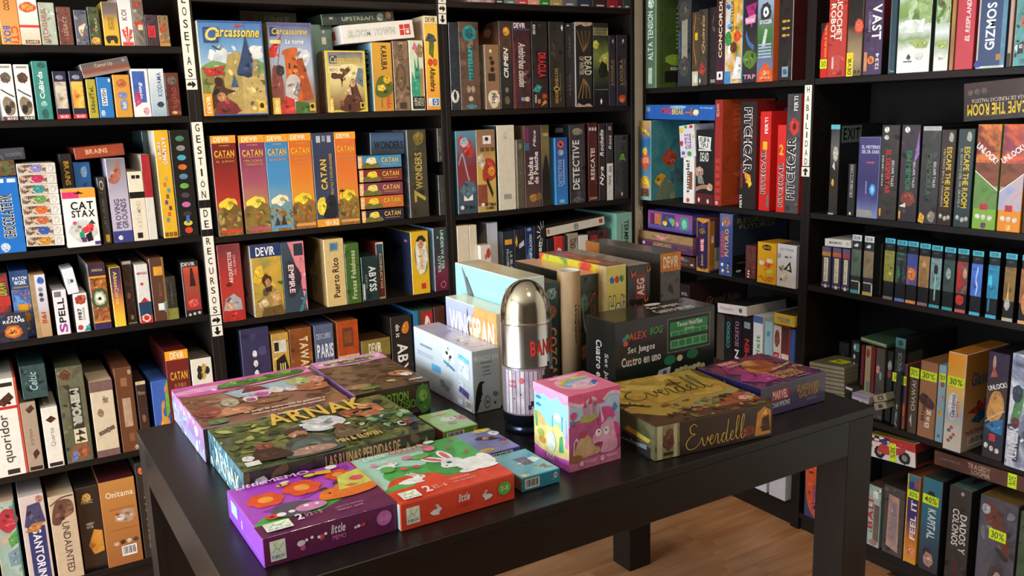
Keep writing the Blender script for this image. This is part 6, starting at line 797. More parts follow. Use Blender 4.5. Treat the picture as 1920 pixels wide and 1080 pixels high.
S('E4', 'e4', (912, 835), (1078, 345), '9a6c4c', 'tan-brown box with purple shape and lime tag', [('t', 'Big', .2, .22, .42, .42, '3a2420', 90), ('t', 'Bag', .42, .14, .78, .38, 'e0d4c8', 90), ('p', [0, .5, .2, .58, .5, .56, .9, .48, .85, .4, .3, .42], '4a2c30'), ('s', '30%', .02, .76, .98, .88, 0)])
S('E4', 'e4', (1048, 900), (1145, 362), '8ab0c4', 'pale blue box with bee shapes and lime tag', [('e', .5, .38, .25, .06, 'd0a048'), ('e', .6, .58, .3, .05, 'a8a0a4'), ('e', .6, .76, .25, .04, '9a4a4c'), ('s', '30', .1, .79, 1.0, .9, 0), ('r', .3, .06, .7, .1, '5a7a88')])
S('E4', 'e4', (1110, 970), (1303, 275), 'g:dcdad4,d8d4cc,a8b8c8,e0b868,e0a038,e08c24', 'tall orange-to-white box with colourful plastic pieces and tag', [('e', .42, .46, .3, .14, 'dce0e4'), ('t', 'Glatomo', .3, .34, .55, .58, '3a64a8', 90), ('r', .62, .36, .75, .52, 'd87a34'), ('f', 'Mecano', .64, .37, .73, .51, 'f0e8dc', 90)]+[('e', .3+.13*(j % 3), .1+.035*j, .1, .018, ('c84a3c', '3a78a8', 'd86a3c', '2f6a90', 'c8503c')[j]) for j in range(5)]+[('s', '30%', .05, .66, .98, .76, 0)], rec=-.03, dep=.2, top='c8802c', R='g:c8bcae,c0a88c,b88a50,a8722c,a06a28', artR=[('t', 'Glatomo', .15, .66, .8, .8, '2c5a84', 0), ('p', [.1, .4, .5, .5, .8, .55, .9, .42, .5, .34], 'b03c2c'), ('p', [.2, .3, .4, .4, .6, .34, .4, .26], '2a5a7a'), ('t', 'NATHAN', .1, .17, .6, .21, '9a3c34', 0)]+barcode(.15, .05, .55, .14))
S('E4', 'e4', (1418, 980), (1640, 275), 'g:241c24,1c2a44,2a3a54,3a2c28,20203a,242044', 'dark indigo box with glowing portrait and white strip title', [('p', [.1, .44, .3, .62, .7, .64, .9, .5, .6, .36, .2, .36], 'n:20:8a5c34,d8a058,5a3820'), ('a', 'UNLOCK!', .52, .69, .95, .24, 24, 'ecebe8'), ('l', [.05, .34, .5, .42, .95, .48], .008, 'e0d8c0'), ('p', [.05, .3, .4, .36, .9, .4, .9, .25, .4, .26], '2f7ab0'), ('r', .3, .17, .6, .24, 'c83840'), ('e', .18, .12, .1, .025, 'd8d8d4'), ('e', .45, .1, .1, .025, 'd8d8d4'), ('e', .72, .09, .1, .025, 'd8d8d4'), ('e', .3, .9, .08, .07, 'b09080'), ('p', [.15, .76, .3, .88, .5, .78], 'a05a50')])
S('E4', 'e4', (1592, 1070), (1870, 300), 'n:8:b8bcd0,dce0e8,8a94b0,4a5064,c8ccd8', 'white and lilac box with green figure at photo edge', [('p', [.1, .4, .3, .7, .6, .72, .5, .5, .3, .35], '5a8a5c'), ('e', .3, .66, .2, .08, '3a4454'), ('p', [.3, .06, .45, .3, .55, .3, .5, .06], '4a4858'), ('t', 'INTERNITY', .1, .08, .45, .36, 'e8e8ee', -90), ('e', .3, .4, .16, .05, '6a3c40')], rec=-.012)
Q('E4', 'e4', (405, 560), (535, 605), (535, 655), (400, 612), 'g:b8b4c0,6a5c94', 'small lilac box lying in front of thin spines', [('r', .05, .1, .95, .35, 'b8b4c4')], rec=-.02, dep=.14, top='n:20:a8a4b0,c0bcc8,8a8498')
Q('E4', 'e4', (350, 500), (415, 522), (415, 572), (350, 545), '1f1c1c', 'small black box with white strip beside grey cases', [('r', .1, .3, .9, .7, 'c8c4c0')], rec=-.02, dep=.1)
Q('E4', 'e4', (573, 590), (672, 570), (672, 630), (573, 645), '9a947c', 'upper of two small beige decks near dark spines', [('r', .35, .25, .75, .8, '3a3832'), ('r', .45, .35, .65, .65, '9a947c')], rec=-.02, dep=.04)
Q('E4', 'e4', (575, 650), (672, 634), (668, 690), (582, 708), '948e78', 'lower of two small beige decks near dark spines', [('r', .35, .2, .7, .75, '3a3832')], rec=-.02, dep=.04)

Q('E5', 'e5', (255, 88), (566, 207), (558, 326), (245, 282), 'dcd6d4', 'small white box with red racing motorcycle picture', [('p', [0, 1, 1, 1, 1, .62, .5, .72, 0, .68], 'b82c2c'), ('r', 0, .93, .3, 1, '8a8a30')]+[('r', .02+.11*j, .74+(j % 2)*.1, .12+.11*j, .84+(j % 2)*.1, '181616') for j in range(4)]+[('r', .02+.11*j, .84-(j % 2)*.1, .12+.11*j, .94-(j % 2)*.1, 'e4e0dc') for j in range(4)]+[('e', .24, .3, .12, .26, '1c1818'), ('e', .24, .3, .06, .13, '8a8684'), ('e', .78, .3, .12, .26, '1c1818'), ('e', .78, .3, .06, .13, '8a8684'), ('p', [.2, .35, .3, .7, .5, .6, .8, .7, .7, .4, .4, .25], 'b8403a'), ('e', .35, .78, .07, .13, '2a3f7a'), ('t', 'X', .01, .45, .09, .75, '6a6a70', 0), ('s', '30%', .46, .02, .6, .8, -90)], rec=-.02, dep=.18, R='8a2c2c', artR=[('r', .05, .1, .6, .6, '2a2624'), ('r', .6, .2, .95, .9, '9a9490')], top='7a7030')
Q('E5', 'e5', (690, 215), (1330, 408), (1320, 510), (690, 312), 'n:9:4a2c24,5c3428,3a221e', 'long brown box lying over bottom row with lime tag', [('t', 'TRAGEDY', .38, .5, .62, .85, 'b8a090', 0), ('t', 'LOOPER', .42, .15, .62, .45, 'b8a090', 0), ('f', 'CHRONICLES', .08, .5, .3, .65, '9a8074', 0), ('s', '50%', .8, .05, .89, 1.0, -90)], rec=.0)
S('E5', 'p', (1507, 960), (1543, 850), '34406a', 'orange and blue box seen between table legs', [('p', [.05, 1, .75, 1, .78, .1, .5, .06, .2, .2, .05, .5], 'd0542c'), ('t', 'PARTIDA', .15, .82, .7, .96, 'e8b8a0', 90), ('t', 'MADNESS', .5, .15, .72, .5, '3a3a8c', 90)], rec=.0)
S('E5', 'p', (1546, 960), (1560, 850), '24242c', 'thin black box edge beside orange and blue box', rec=.01)
S('E5', 'e5', (220, 865), (335, 490), 'n:14:8aa098,a8b4a8,6a7c74', 'grey-green box with red sideways title', [('t', 'BALI', .1, .28, .5, .76, 'b82c3c', 90), ('r', .55, .1, .95, .7, '6a5c4c'), ('r', .45, .8, .8, .92, 'e0dcd8'), ('e', .6, .07, .3, .05, 'a87468')], top='6a5040')
S('E5', 'e5', (332, 890), (497, 510), 'n:14:3c3834,4a4440,302c2a', 'dark grey box with bandage-coloured label', [('p', [.2, .12, .25, .88, .75, .86, .78, .06], 'b08a7c'), ('p', [.28, .2, .32, .8, .66, .78, .7, .16], 'a07c70'), ('t', 'ROOTING', .42, .25, .62, .75, '6a7890', 90)])
S('E5', 'e5', (478, 985), (598, 415), 'g:d8902c,c06a28,3a2a6a,34245c,2f7a8c', 'violet and orange box with block letters and tag', [('t', 'FEEL IT', .4, .28, .85, .72, 'ecdccc', 90), ('e', .55, .14, .4, .08, 'd8824c'), ('r', 0, 0, .1, 1, 'd8a030'), ('r', .2, .84, .5, .92, '2a3c6a'), ('r', .6, .86, .9, .94, 'a83c50'), ('s', '30%', .08, .74, .98, .83, 0)], top='9a5a3c')
S('E5', 'e5', (575, 1050), (752, 450), 'g:2a2c34,2c4a5c,2a6a80,2f7488', 'deep blue-teal box with jagged white letters and tag', [('e', .45, .82, .2, .05, '24242a'), ('t', 'KAPITAL', .35, .36, .75, .68, 'd8dcdc', -90), ('s', '40%', .05, .72, .85, .82, 0), ('e', .4, .2, .2, .06, '3a2420'), ('e', .5, .13, .25, .08, 'b08474')], top='4a5450')
S('E5', 'e5', (765, 900), (947, 518), 'n:10:2c2a28,383430,221f1e', 'black box with large white two-line title', [('t', 'DADOS Y', .56, .34, .86, .74, 'ece8e4', -90), ('t', 'COLONOS', .22, .4, .52, .78, 'ece8e4', -90), ('e', .6, .95, .08, .02, 'b8b4b0'), ('r', .4, .1, .6, .24, '5a2c2c')], top='n:14:7aa09c,5a8480,9ab8b0', artT=[('p', [.3, .3, .5, .5, .7, .4, .5, .2], '7a3c34')])
S('E5', 'e5', (975, 900), (1262, 615), 'n:7:4a4850,5a5660,3c3a42,6a5c58', 'wide slate box with brown beast and tag', [('p', [.15, .95, .5, .9, .85, .6, .75, .5, .4, .72, .2, .78], '6a3a2c'), ('e', .18, .88, .12, .05, 'a8a8ac'), ('e', .55, .25, .22, .14, '4a3a38'), ('e', .6, .27, .1, .06, 'b89484'), ('s', '30%', .3, .62, .75, .72, 0)], top='n:10:6a5434,8a6c40,4a3c28', rec=-.02)
S('E5', 'e5', (1240, 1050), (1420, 690), 'n:9:3a4a34,4a5a44,2c3828', 'dark green box cropped at the photo corner', rec=-.02)
flush_rows()
# ---------------------------------------------------------------- things on the table
TZ = .7438
def tb(x0, x1, y0, y1, h, mats, art, label, rz=0, z=TZ, wrap=True, group='game boxes on the table', name='board_game_box', flat=False):
    w, d = x1-x0, y1-y0
    return game_box(w, d, h, ((x0+x1)/2, y0, z), (0, 0, rz), mats, art, label, group, name, wrap=wrap, bev=.0016, flat=flat)
def logo(a, b, c, e):
    w, h = c-a, e-b
    return [('r', a, b, c, e, 'eef2dc'), ('l', [a+w*.18, b+h*.42, a+w*.35, b+h*.62, a+w*.55, b+h*.55, a+w*.85, b+h*.82], w*.035, '5a9a54'), ('l', [a+w*.4, b+h*.6, a+w*.32, b+h*.78, a+w*.4, b+h*.86], w*.02, '5a9a54'), ('l', [a+w*.55, b+h*.56, a+w*.62, b+h*.42, a+w*.72, b+h*.42], w*.02, '5a9a54'), ('t', 'DJECO', a+w*.1, b+h*.08, a+w*.9, b+h*.27, '3a6aa8', 0)]
def rabbit(x, y, s, a, sx=1):
    """white rabbit: body, head, two ears, eye; a = aspect of the face"""
    o = [('e', x, y, .9*s, .6*s*a, 'f2f0ee'), ('e', x+.85*s*sx, y+.45*s*a, .5*s, .42*s*a, 'f2f0ee'), ('e', x-.85*s*sx, y+.05*s*a, .25*s, .22*s*a, 'f2f0ee'), ('e', x+.5*s*sx, y-.5*s*a, .4*s, .16*s*a, 'f2f0ee')]
    for dx in (.45, .8): o += [('p', [x+(dx+.0)*s*sx, y+.7*s*a, x+(dx-.42)*s*sx, y+1.5*s*a, x+(dx-.18)*s*sx, y+1.62*s*a, x+(dx+.2)*s*sx, y+.85*s*a], 'f2f0ee'), ('p', [x+(dx+.02)*s*sx, y+.86*s*a, x+(dx-.28)*s*sx, y+1.42*s*a, x+(dx-.18)*s*sx, y+1.46*s*a, x+(dx+.1)*s*sx, y+.9*s*a], 'e07a84')]
    return o+[('e', x+1.0*s*sx, y+.52*s*a, .1*s, .1*s*a, '2a5a64')]
def flower(x, y, r, c='e8542c', c2='f0a040'):
    return [('e', x+.6*r*math.cos(t), y+.6*r*math.sin(t), .5*r, .5*r, c) for t in [k*math.pi/3 for k in range(6)]]+[('e', x, y, .45*r, .45*r, c2)]
# -- purple memory game, front left
tb(-.258, -.034, -1.372, -1.156, .051, {'F': '6a2450', 'T': 'b447cc', 'L': '9a4fd8', 'S': '8a3cae', 'E': '8a3ca0'}, {
 'T': [('p', [0, .2, .18, .36, .45, .3, .6, .42, .8, .5, 1, .52, 1, 0, 0, 0], '4fa848'), ('r', 0, 0, 1, .2, '6a2450'), ('p', [.5, .2, 1, .2, 1, .42, .8, .36], '6a2450')]
  +[('p', [.12, .42, .3, .5, .34, .46, .18, .38], '8a3aa0'), ('p', [.42, .5, .6, .6, .62, .55, .46, .47], '8a3aa0'), ('p', [.74, .8, .95, .95, .96, .86, .8, .78], '9a3cae')]
  +flower(.2, .62, .13)+flower(.5, .68, .14)+flower(.82, .76, .1)
  +[('p', [.55, .34, .6, .5, .7, .52, .78, .6, .98, .5, 1, .36, .8, .3], 'ea7a2a'), ('e', .63, .54, .03, .03, '4a3428'), ('e', .75, .6, .03, .03, '4a3428'), ('p', [.72, .44, .8, .72, 1, .78, 1, .46], 'd0d060'), ('e', .92, .6, .06, .05, 'e05a5c'), ('p', [.78, .5, .84, .52, .9, .48, .82, .46], 'd86a48'), ('e', .64, .43, .01, .015, '2a1c14'),
   ('e', .33, .32, .17, .13, '5c5060'), ('e', .45, .29, .12, .07, 'd08ab8'), ('e', .42, .32, .02, .02, 'f4f0f0'), ('e', .5, .31, .015, .018, 'f4f0f0'), ('e', .16, .27, .06, .04, 'd84030'), ('e', .22, .27, .035, .035, 'f4f0f0'), ('e', .3, .28, .025, .025, 'f4f0f0'), ('e', .15, .27, .015, .012, '1a1414'),
   ('e', .38, .8, .05, .025, 'f0c040'), ('r', .36, .78, .375, .825, '2a2018'), ('e', .41, .84, .04, .02, 'f4ece4'), ('e', .62, .86, .07, .045, '2a2420'), ('e', .62, .86, .05, .03, 'e8c838'), ('p', [.66, .84, .78, .8, .8, .88, .68, .9], 'e8b838'), ('e', .82, .92, .05, .04, 'f0ecec')]
  +logo(.05, .03, .24, .17)+[('t', '2', .29, .1, .34, .2, 'f0e4ec', 0), ('f', '1/2 - 5', .36, .12, .48, .18, 'd0a0bc', 0), ('f', 'JUEGO DE MEMORIA', .58, .12, .8, .15, 'c890b0', 0), ('f', 'MEMORY GAME', .58, .07, .78, .1, 'c890b0', 0), ('i', 'Little', .05, .9, .28, .985, 'f4e8f8', 0), ('t', 'MEMO', .28, .9, .64, .975, 'e8b0ec', 0)],
 'F': logo(.05, .16, .16, .82)+[('e', .27, .5, .03, .1, 'e8e0e4'), ('e', .31, .56, .012, .05, 'f4f0f0'), ('e', .35, .6, .012, .05, 'f4f0f0'), ('e', .28, .34, .02, .09, 'c85a84'), ('e', .42, .52, .02, .1, 'c84a5c'), ('e', .4, .55, .012, .05, 'f4f0f0'), ('e', .45, .6, .012, .05, 'f4f0f0'), ('i', 'little', .49, .52, .6, .82, 'f0e4ec', 0), ('t', 'MEMO', .5, .3, .6, .46, 'd070b0', 0), ('e', .7, .55, .014, .055, 'f4f0f0'), ('e', .735, .56, .016, .07, 'd84a40'), ('e', .675, .53, .01, .045, 'f4f0f0'), ('e', .9, .58, .06, .26, 'c86ab0'), ('t', '2-5', .865, .5, .935, .66, 'dc90c4', 0)],
 'L': [('r', .12, .4, .3, .85, '9ac8e8'), ('r', .42, .3, .44, .6, 'e0d0f4'), ('l', [.3, .35, .6, .32, .95, .3], .008, 'c8a8ec')]}, 'purple memory game box with snail and orange flowers, front left of table', flat=True)
# -- orange rabbit game
tb(-.0315, .192, -1.382, -1.153, .049, {'F': 'e0472c', 'T': 'b4e4d4', 'L': 'c8e4dc', 'R': 'd84428', 'S': 'd84a30', 'E': 'e0583c'}, {
 'T': [('p', [.1, .5, .25, .66, .5, .58, .62, .86, .8, 1, 1, 1, 1, .2, .3, .2], '56ae56'), ('p', [.62, .86, .8, 1, .95, 1, .8, .6, .6, .6], '4aa04c'), ('p', [0, .22, .12, .42, .3, .44, .5, .36, .5, .15, 0, .15], 'e0502e'), ('p', [.0, .28, .12, .34, .3, .3, .2, .22, 0, .2], '56ae56'), ('p', [0, 0, 0, .22, .35, .24, .6, .26, .75, .22, 1, .3, 1, 0], 'e0472c'), ('e', .62, .46, .14, .2, '4a9a4a')]
  +rabbit(.26, .33, .1, .9)+[('e', .86, .36, .17, .13, 'f4f2f0'), ('e', .97, .42, .06, .1, 'f4f2f0'), ('e', .7, .47, .1, .1, 'f4f2f0'), ('e', .64, .44, .06, .055, 'f4f2f0'), ('e', .74, .26, .09, .04, 'f4f2f0'), ('e', .9, .25, .1, .035, 'f4f2f0'), ('p', [.62, .52, .52, .6, .5, .68, .54, .7, .62, .64, .68, .55], 'f4f2f0'), ('p', [.68, .55, .66, .66, .68, .74, .73, .74, .76, .64, .74, .54], 'f4f2f0'), ('p', [.61, .54, .54, .62, .52, .67, .55, .67, .61, .61, .64, .56], 'e06a78'), ('p', [.69, .57, .68, .65, .69, .71, .72, .71, .73, .63, .72, .56], 'e06a78'), ('e', .67, .48, .025, .022, '2f7f86'), ('e', .67, .48, .012, .011, '1a1c20'), ('e', .62, .43, .012, .008, '8a5a60')]+rabbit(.2, .68, .08, .9)
  +[('e', .42, .76, .05, .04, 'e088a0'), ('e', .66, .84, .055, .06, 'e07a98'), ('e', .3, .56, .03, .03, 'e85a6c'), ('e', .18, .62, .06, .06, '6aa85a'), ('e', .52, .72, .08, .05, '7aae54'), ('e', .12, .76, .03, .03, 'e088a8'), ('e', .4, .54, .03, .03, 'd8445c'), ('e', .8, .75, .02, .02, 'd84430'), ('e', .92, .9, .02, .02, 'd84430'), ('e', .9, .6, .02, .02, 'd84430'), ('e', .72, .96, .05, .03, 'f0f0e8'), ('e', .62, .94, .025, .02, 'f0f0e8')]
  +logo(.05, .02, .2, .15)+[('t', '2', .25, .05, .31, .16, 'f8ece8', 0), ('f', '1/2 - 6', .33, .07, .44, .13, 'f4c8bc', 0), ('f', 'COLECCIONA', .5, .14, .68, .17, 'f4b8a8', 0), ('f', 'LOS CONEJOS', .5, .08, .7, .11, 'f4b8a8', 0), ('i', 'Little', .08, .87, .28, .95, 'e8f4f0', 0), ('t', 'COLLECT', .32, .86, .68, .95, 'd85a4c', 0)],
 'F': logo(.05, .2, .16, .8)+rabbit(.29, .38, .04, 4.4)+[('i', 'little', .49, .5, .59, .8, 'f8ece4', 0), ('f', 'COLLECT', .48, .3, .6, .42, 'c83a24', 0)]+rabbit(.75, .42, .038, 4.4, -1)+[('e', .9, .56, .06, .26, '6aa848'), ('t', '2-5', .865, .48, .935, .66, 'c8e0a8', 0)]}, 'red-orange game box with white rabbits, front of table', flat=True)
# -- large adventure game
tb(-.226, .151, -1.149, -.879, .0735, {'F': 'n:16:1f1a1c,2c2a20,3a3a26,2a1c2c', 'T': 'n:11:1c2c22,2e4428,4a5a30,7a8444,1f2c2c,3a5240', 'L': 'n:12:3a6a7c,6a98a8,2c4a58,8ab8c4', 'S': '24302c', 'E': '3a3c2c'}, {
 'T': [('d', .0, .0, 1, 1, 110, '24361f,3c4c28,5a6a38,1a241c,4a5a30,2c3e24,6a7440', .011), ('d', .0, .3, .32, .9, 26, '8a9450,b0b060,5a6a34,38502c', .01), ('d', .62, .2, 1, .6, 30, '5a8a5c,8ab080,3a6a4c,a8c498,2c4a34', .011),
  ('p', [.42, .52, .46, .66, .54, .74, .62, .7, .66, .56, .6, .46, .5, .42], 'd8dce0'), ('d', .42, .44, .66, .72, 14, 'e4e8ec,b8c4c8,d0c8b8', .012), ('d', .66, .5, .9, .82, 22, 'a8583c,c87a54,8a4434,d89878,b06a50', .012),
  ('p', [.24, .02, .25, .2, .29, .34, .35, .4, .43, .39, .49, .3, .52, .14, .5, .02], '4a5650'), ('p', [.27, .1, .3, .26, .36, .32, .42, .28, .44, .14, .4, .04], '5c6a62'), ('p', [.33, .4, .32, .47, .35, .53, .4, .52, .42, .46, .4, .4], 'b08064'), ('p', [.31, .47, .32, .55, .36, .59, .41, .57, .43, .5, .38, .53], '4a3020'), ('p', [.34, .4, .36, .43, .4, .43, .41, .38, .38, .36], '4a2c1c'), ('p', [.26, .05, .28, .14, .36, .17, .46, .14, .48, .06, .38, .03], 'b08a78'),
  ('p', [.53, .2, .54, .34, .57, .4, .62, .38, .65, .3, .66, .2], '6a5844'), ('p', [.56, .4, .56, .47, .6, .5, .63, .45, .61, .39], '7a4a34'), ('p', [.09, .1, .1, .26, .15, .32, .21, .3, .25, .2, .26, .08], '3c2620'), ('p', [.14, .3, .13, .38, .18, .42, .22, .37, .2, .3], '8a4a38'),
  ('t', 'ARNAK', .3, .72, .86, .99, '3a2810', 0), ('t', 'ARNAK', .295, .735, .855, 1.0, 'e8bc50', 0), ('t', 'MIN & ELWEN', .5, .1, .74, .18, 'e0b868', 0), ('t', 'C', .86, .16, .895, .26, 'f0ece8', 0), ('t', 'G', .9, .17, .935, .27, 'd83a34', 0), ('t', 'E', .94, .18, .97, .28, '3a5a9c', 0), ('r', .03, .04, .1, .12, 'e8e4e0'), ('e', .06, .18, .03, .05, 'e8e4e0')],
 'F': [('d', .0, .0, 1, 1, 50, '3a4a28,5a6038,1a1614,4a2c4a,6a5a3c', .011), ('e', .08, .5, .04, .3, 'd8d0dc'), ('e', .08, .45, .025, .18, '3a2a40'), ('t', 'LAS RUINAS PERDIDAS DE', .4, .6, .8, .92, 'd8a878', 0), ('p', [.36, .3, .42, .62, .46, .3], 'c87a34'), ('p', [.8, .1, .84, .8, .9, .3, .95, .85, .98, .2], '8a9464')],
 'L': [('d', 0, 0, 1, 1, 40, '8ac0d0,2c4c5c,c8dce0,4a7a8c', .01), ('t', 'ARNAK', .2, .2, .9, .75, 'b8c4b8', 0)]}, 'large dark jungle adventure box with gold title, left of table')
# -- pink potion shop box
tb(-.235, .082, -.873, -.556, .073, {'F': '2c2422', 'T': 'n:10:6a4434,7c5440,94664e,58382c', 'L': 'g:b8c8e0,a888c0,c890c8', 'S': '6a3a5c', 'E': '9a6a8c'}, {  # left face: bluish-pink reflection painted into its gradient and brush marks
 'T': [('d', 0, 0, 1, .8, 70, '8a5c44,543528,a87c5c,6a4a50,94705c,7a5a3c', .014), ('p', [0, 1, 1, 1, 1, .8, .7, .86, .4, .72, 0, .76], 'c860a8'), ('p', [0, .88, .3, .92, .6, .8, 1, .9, 1, .84, .6, .74, .3, .8, 0, .8], 'e0a0cc'), ('p', [.3, .66, .36, .5, .78, .5, .8, .72, .5, .7], '9ab4c8'), ('e', .52, .5, .07, .09, 'd8b8d8'), ('e', .52, .48, .05, .06, 'c05aa8'), ('e', .42, .42, .05, .07, 'd8d0c8'), ('e', .42, .4, .035, .04, 'a8488c'), ('e', .64, .52, .05, .08, 'd8d0c8'), ('e', .74, .48, .06, .06, 'd0c0c4'), ('p', [.4, .58, .46, .7, .56, .68, .6, .58], '7a2c30'), ('e', .24, .24, .16, .11, 'a0684c'), ('e', .26, .22, .11, .07, 'c08a68'), ('e', .1, .3, .09, .12, '8a4a3c'), ('e', .84, .62, .1, .1, 'a0b078'), ('e', .88, .44, .12, .1, 'a86a48'), ('e', .96, .6, .06, .1, 'c08878'), ('e', .54, .3, .12, .05, '8a6448'), ('e', .12, .06, .07, .05, '5a7a54'), ('e', .28, .42, .06, .1, 'a8a48c'),
  ('p', [.28, .8, .4, .92, .6, .88, .8, .94, .95, .9, .9, .82, .6, .78, .4, .76], '44702c')]+[('e', .34+.07*k, .84+.02*(k % 2)+.006*k, .045, .045, ('4a8030', '6aa03c', '3a6a28')[k % 3]) for k in range(9)]+[('t', 'Un juego de elaboracion de pociones y', .3, .1, .86, .15, 'ecdcd0', 0), ('t', 'reuniones para estudiantes de hechiceria', .34, .04, .84, .085, 'ecdcd0', 0)],
 'F': [('r', .02, .1, .98, .2, '3a2c28')], 'L': [('d', 0, 0, 1, 1, 30, 'd8e4f0,8ab0e0,c8a0d8,eef4f8,9a80b8', .012)]}, 'pink and brown potion-shop box at back left corner of table')
# -- brown potion box
tb(.099, .284, -.857, -.552, .075, {'F': '3c2a1c', 'T': 'n:7:4e3626,5c4230,6c5040,46301f', 'L': 'g:2c2420,3a2c28,a878b8', 'S': '3a2a20', 'E': '4a3a2c'}, {
 'T': [('d', 0, 0, 1, .78, 60, '6a4c38,46301f,7c5e48,543c2c', .013), ('p', [0, 1, 1, 1, 1, .8, .5, .76, 0, .8], 'd090c0'), ('p', [.05, .9, .3, .96, .7, .92, .95, .96, .9, .86, .5, .82, .2, .84], 'e8c0d8')]+[('e', .18+.09*k, .88+.012*(k % 2), .06, .035, ('4a7030', '6a9a3c', '3a5c28')[k % 3]) for k in range(8)]+[('e', .5, .82, .28, .02, '7a4a6c'), ('e', .15, .15, .16, .07, '8a6a4c'), ('e', .15, .15, .12, .045, 'a08460'), ('e', .25, .07, .14, .03, '5a8a3a'), ('e', .8, .3, .14, .07, 'b07a58'), ('e', .86, .24, .08, .05, 'e8d0c0'), ('e', .58, .15, .06, .025, 'c8b078'), ('t', 'HORRIBLE', .78, .06, .96, .1, 'e0d8cc', 0)],
 'F': [('t', 'POTION', .35, .5, .7, .8, '7ab83c', 0), ('t', 'EXPLOSION', .36, .22, .86, .5, '6aa838', 0), ('r', .5, .04, .82, .18, '5a2c54'), ('e', .9, .45, .1, .5, '4a7a34'), ('e', .9, .55, .06, .2, '7aa048')]}, 'brown potion box with pink back strip, beside white bird boxes')
# -- three small card games
tb(.214, .298, -1.058, -.935, .024, {'F': '7aa834', 'T': '9ac868', 'L': '8a3a34', 'S': '8ab048', 'E': '9ac468'}, {'T': [('p', [.3, .5, .45, .66, .55, .62, .8, .6, .72, .46, .5, .4], 'f0eeec'), ('p', [.72, .62, 1, .55, 1, .35, .78, .4], 'd8709a'), ('r', .2, .78, .7, .84, 'e0a078'), ('e', .6, .86, .08, .05, 'd8d070'), ('e', .5, .3, .12, .06, 'a8a890')], 'F': barcode(.1, .1, .6, .8)+[('e', .9, .55, .04, .2, 'd8a0a0')]}, 'small green card box with white bird, behind blue card box', name='card_game_box')
tb(.216, .301, -1.226, -1.098, .027, {'F': '4a4a94', 'T': 'n:10:6a6eb0,7a7ebc,5c60a4', 'S': '5a5aa0', 'E': '7074b0'}, {'T': [('e', .72, .93, .24, .07, 'e8d848'), ('e', .9, .72, .14, .1, 'f0ecec'), ('p', [.3, .62, .5, .68, .68, .56, .9, .48, .66, .46, .5, .52], '2c2838'), ('e', .55, .58, .08, .06, 'd0845c'), ('e', .82, .28, .07, .06, 'e08048'), ('e', .2, .12, .2, .08, 'd8b870'), ('p', [.75, .4, .9, .46, .96, .36, .85, .3], '6a4a90')], 'F': barcode(.2, .1, .8, .85)}, 'small periwinkle-blue card box with witch and moon, between two card boxes', name='card_game_box')
tb(.2155, .3, -1.368, -1.248, .0285, {'F': '2a8aa8', 'T': 'n:9:3fa0b8,6ab8c8,2f88a4', 'L': '8a6a44', 'S': '2a86a4', 'E': '4aa4bc'}, {'T': [('p', [.3, .5, .55, .62, .85, .64, .95, .5, .7, .42], 'e4ecee'), ('p', [.4, .72, .7, .7, .7, .4, .45, .4], '6a6a78'), ('p', [.55, .35, .75, .3, .95, .12, .8, .14], 'a08a6c'), ('e', .14, .06, .1, .06, 'e0d8b0')], 'F': barcode(.08, .18, .46, .85)+[('e', .88, .62, .055, .2, 'e0d4d4'), ('e', .88, .62, .03, .11, 'c85a54'), ('l', [.78, .3, .82, .42, .84, .34], .012, '9ac040')]}, 'small teal card box with barcode, front of the three card boxes', name='card_game_box')
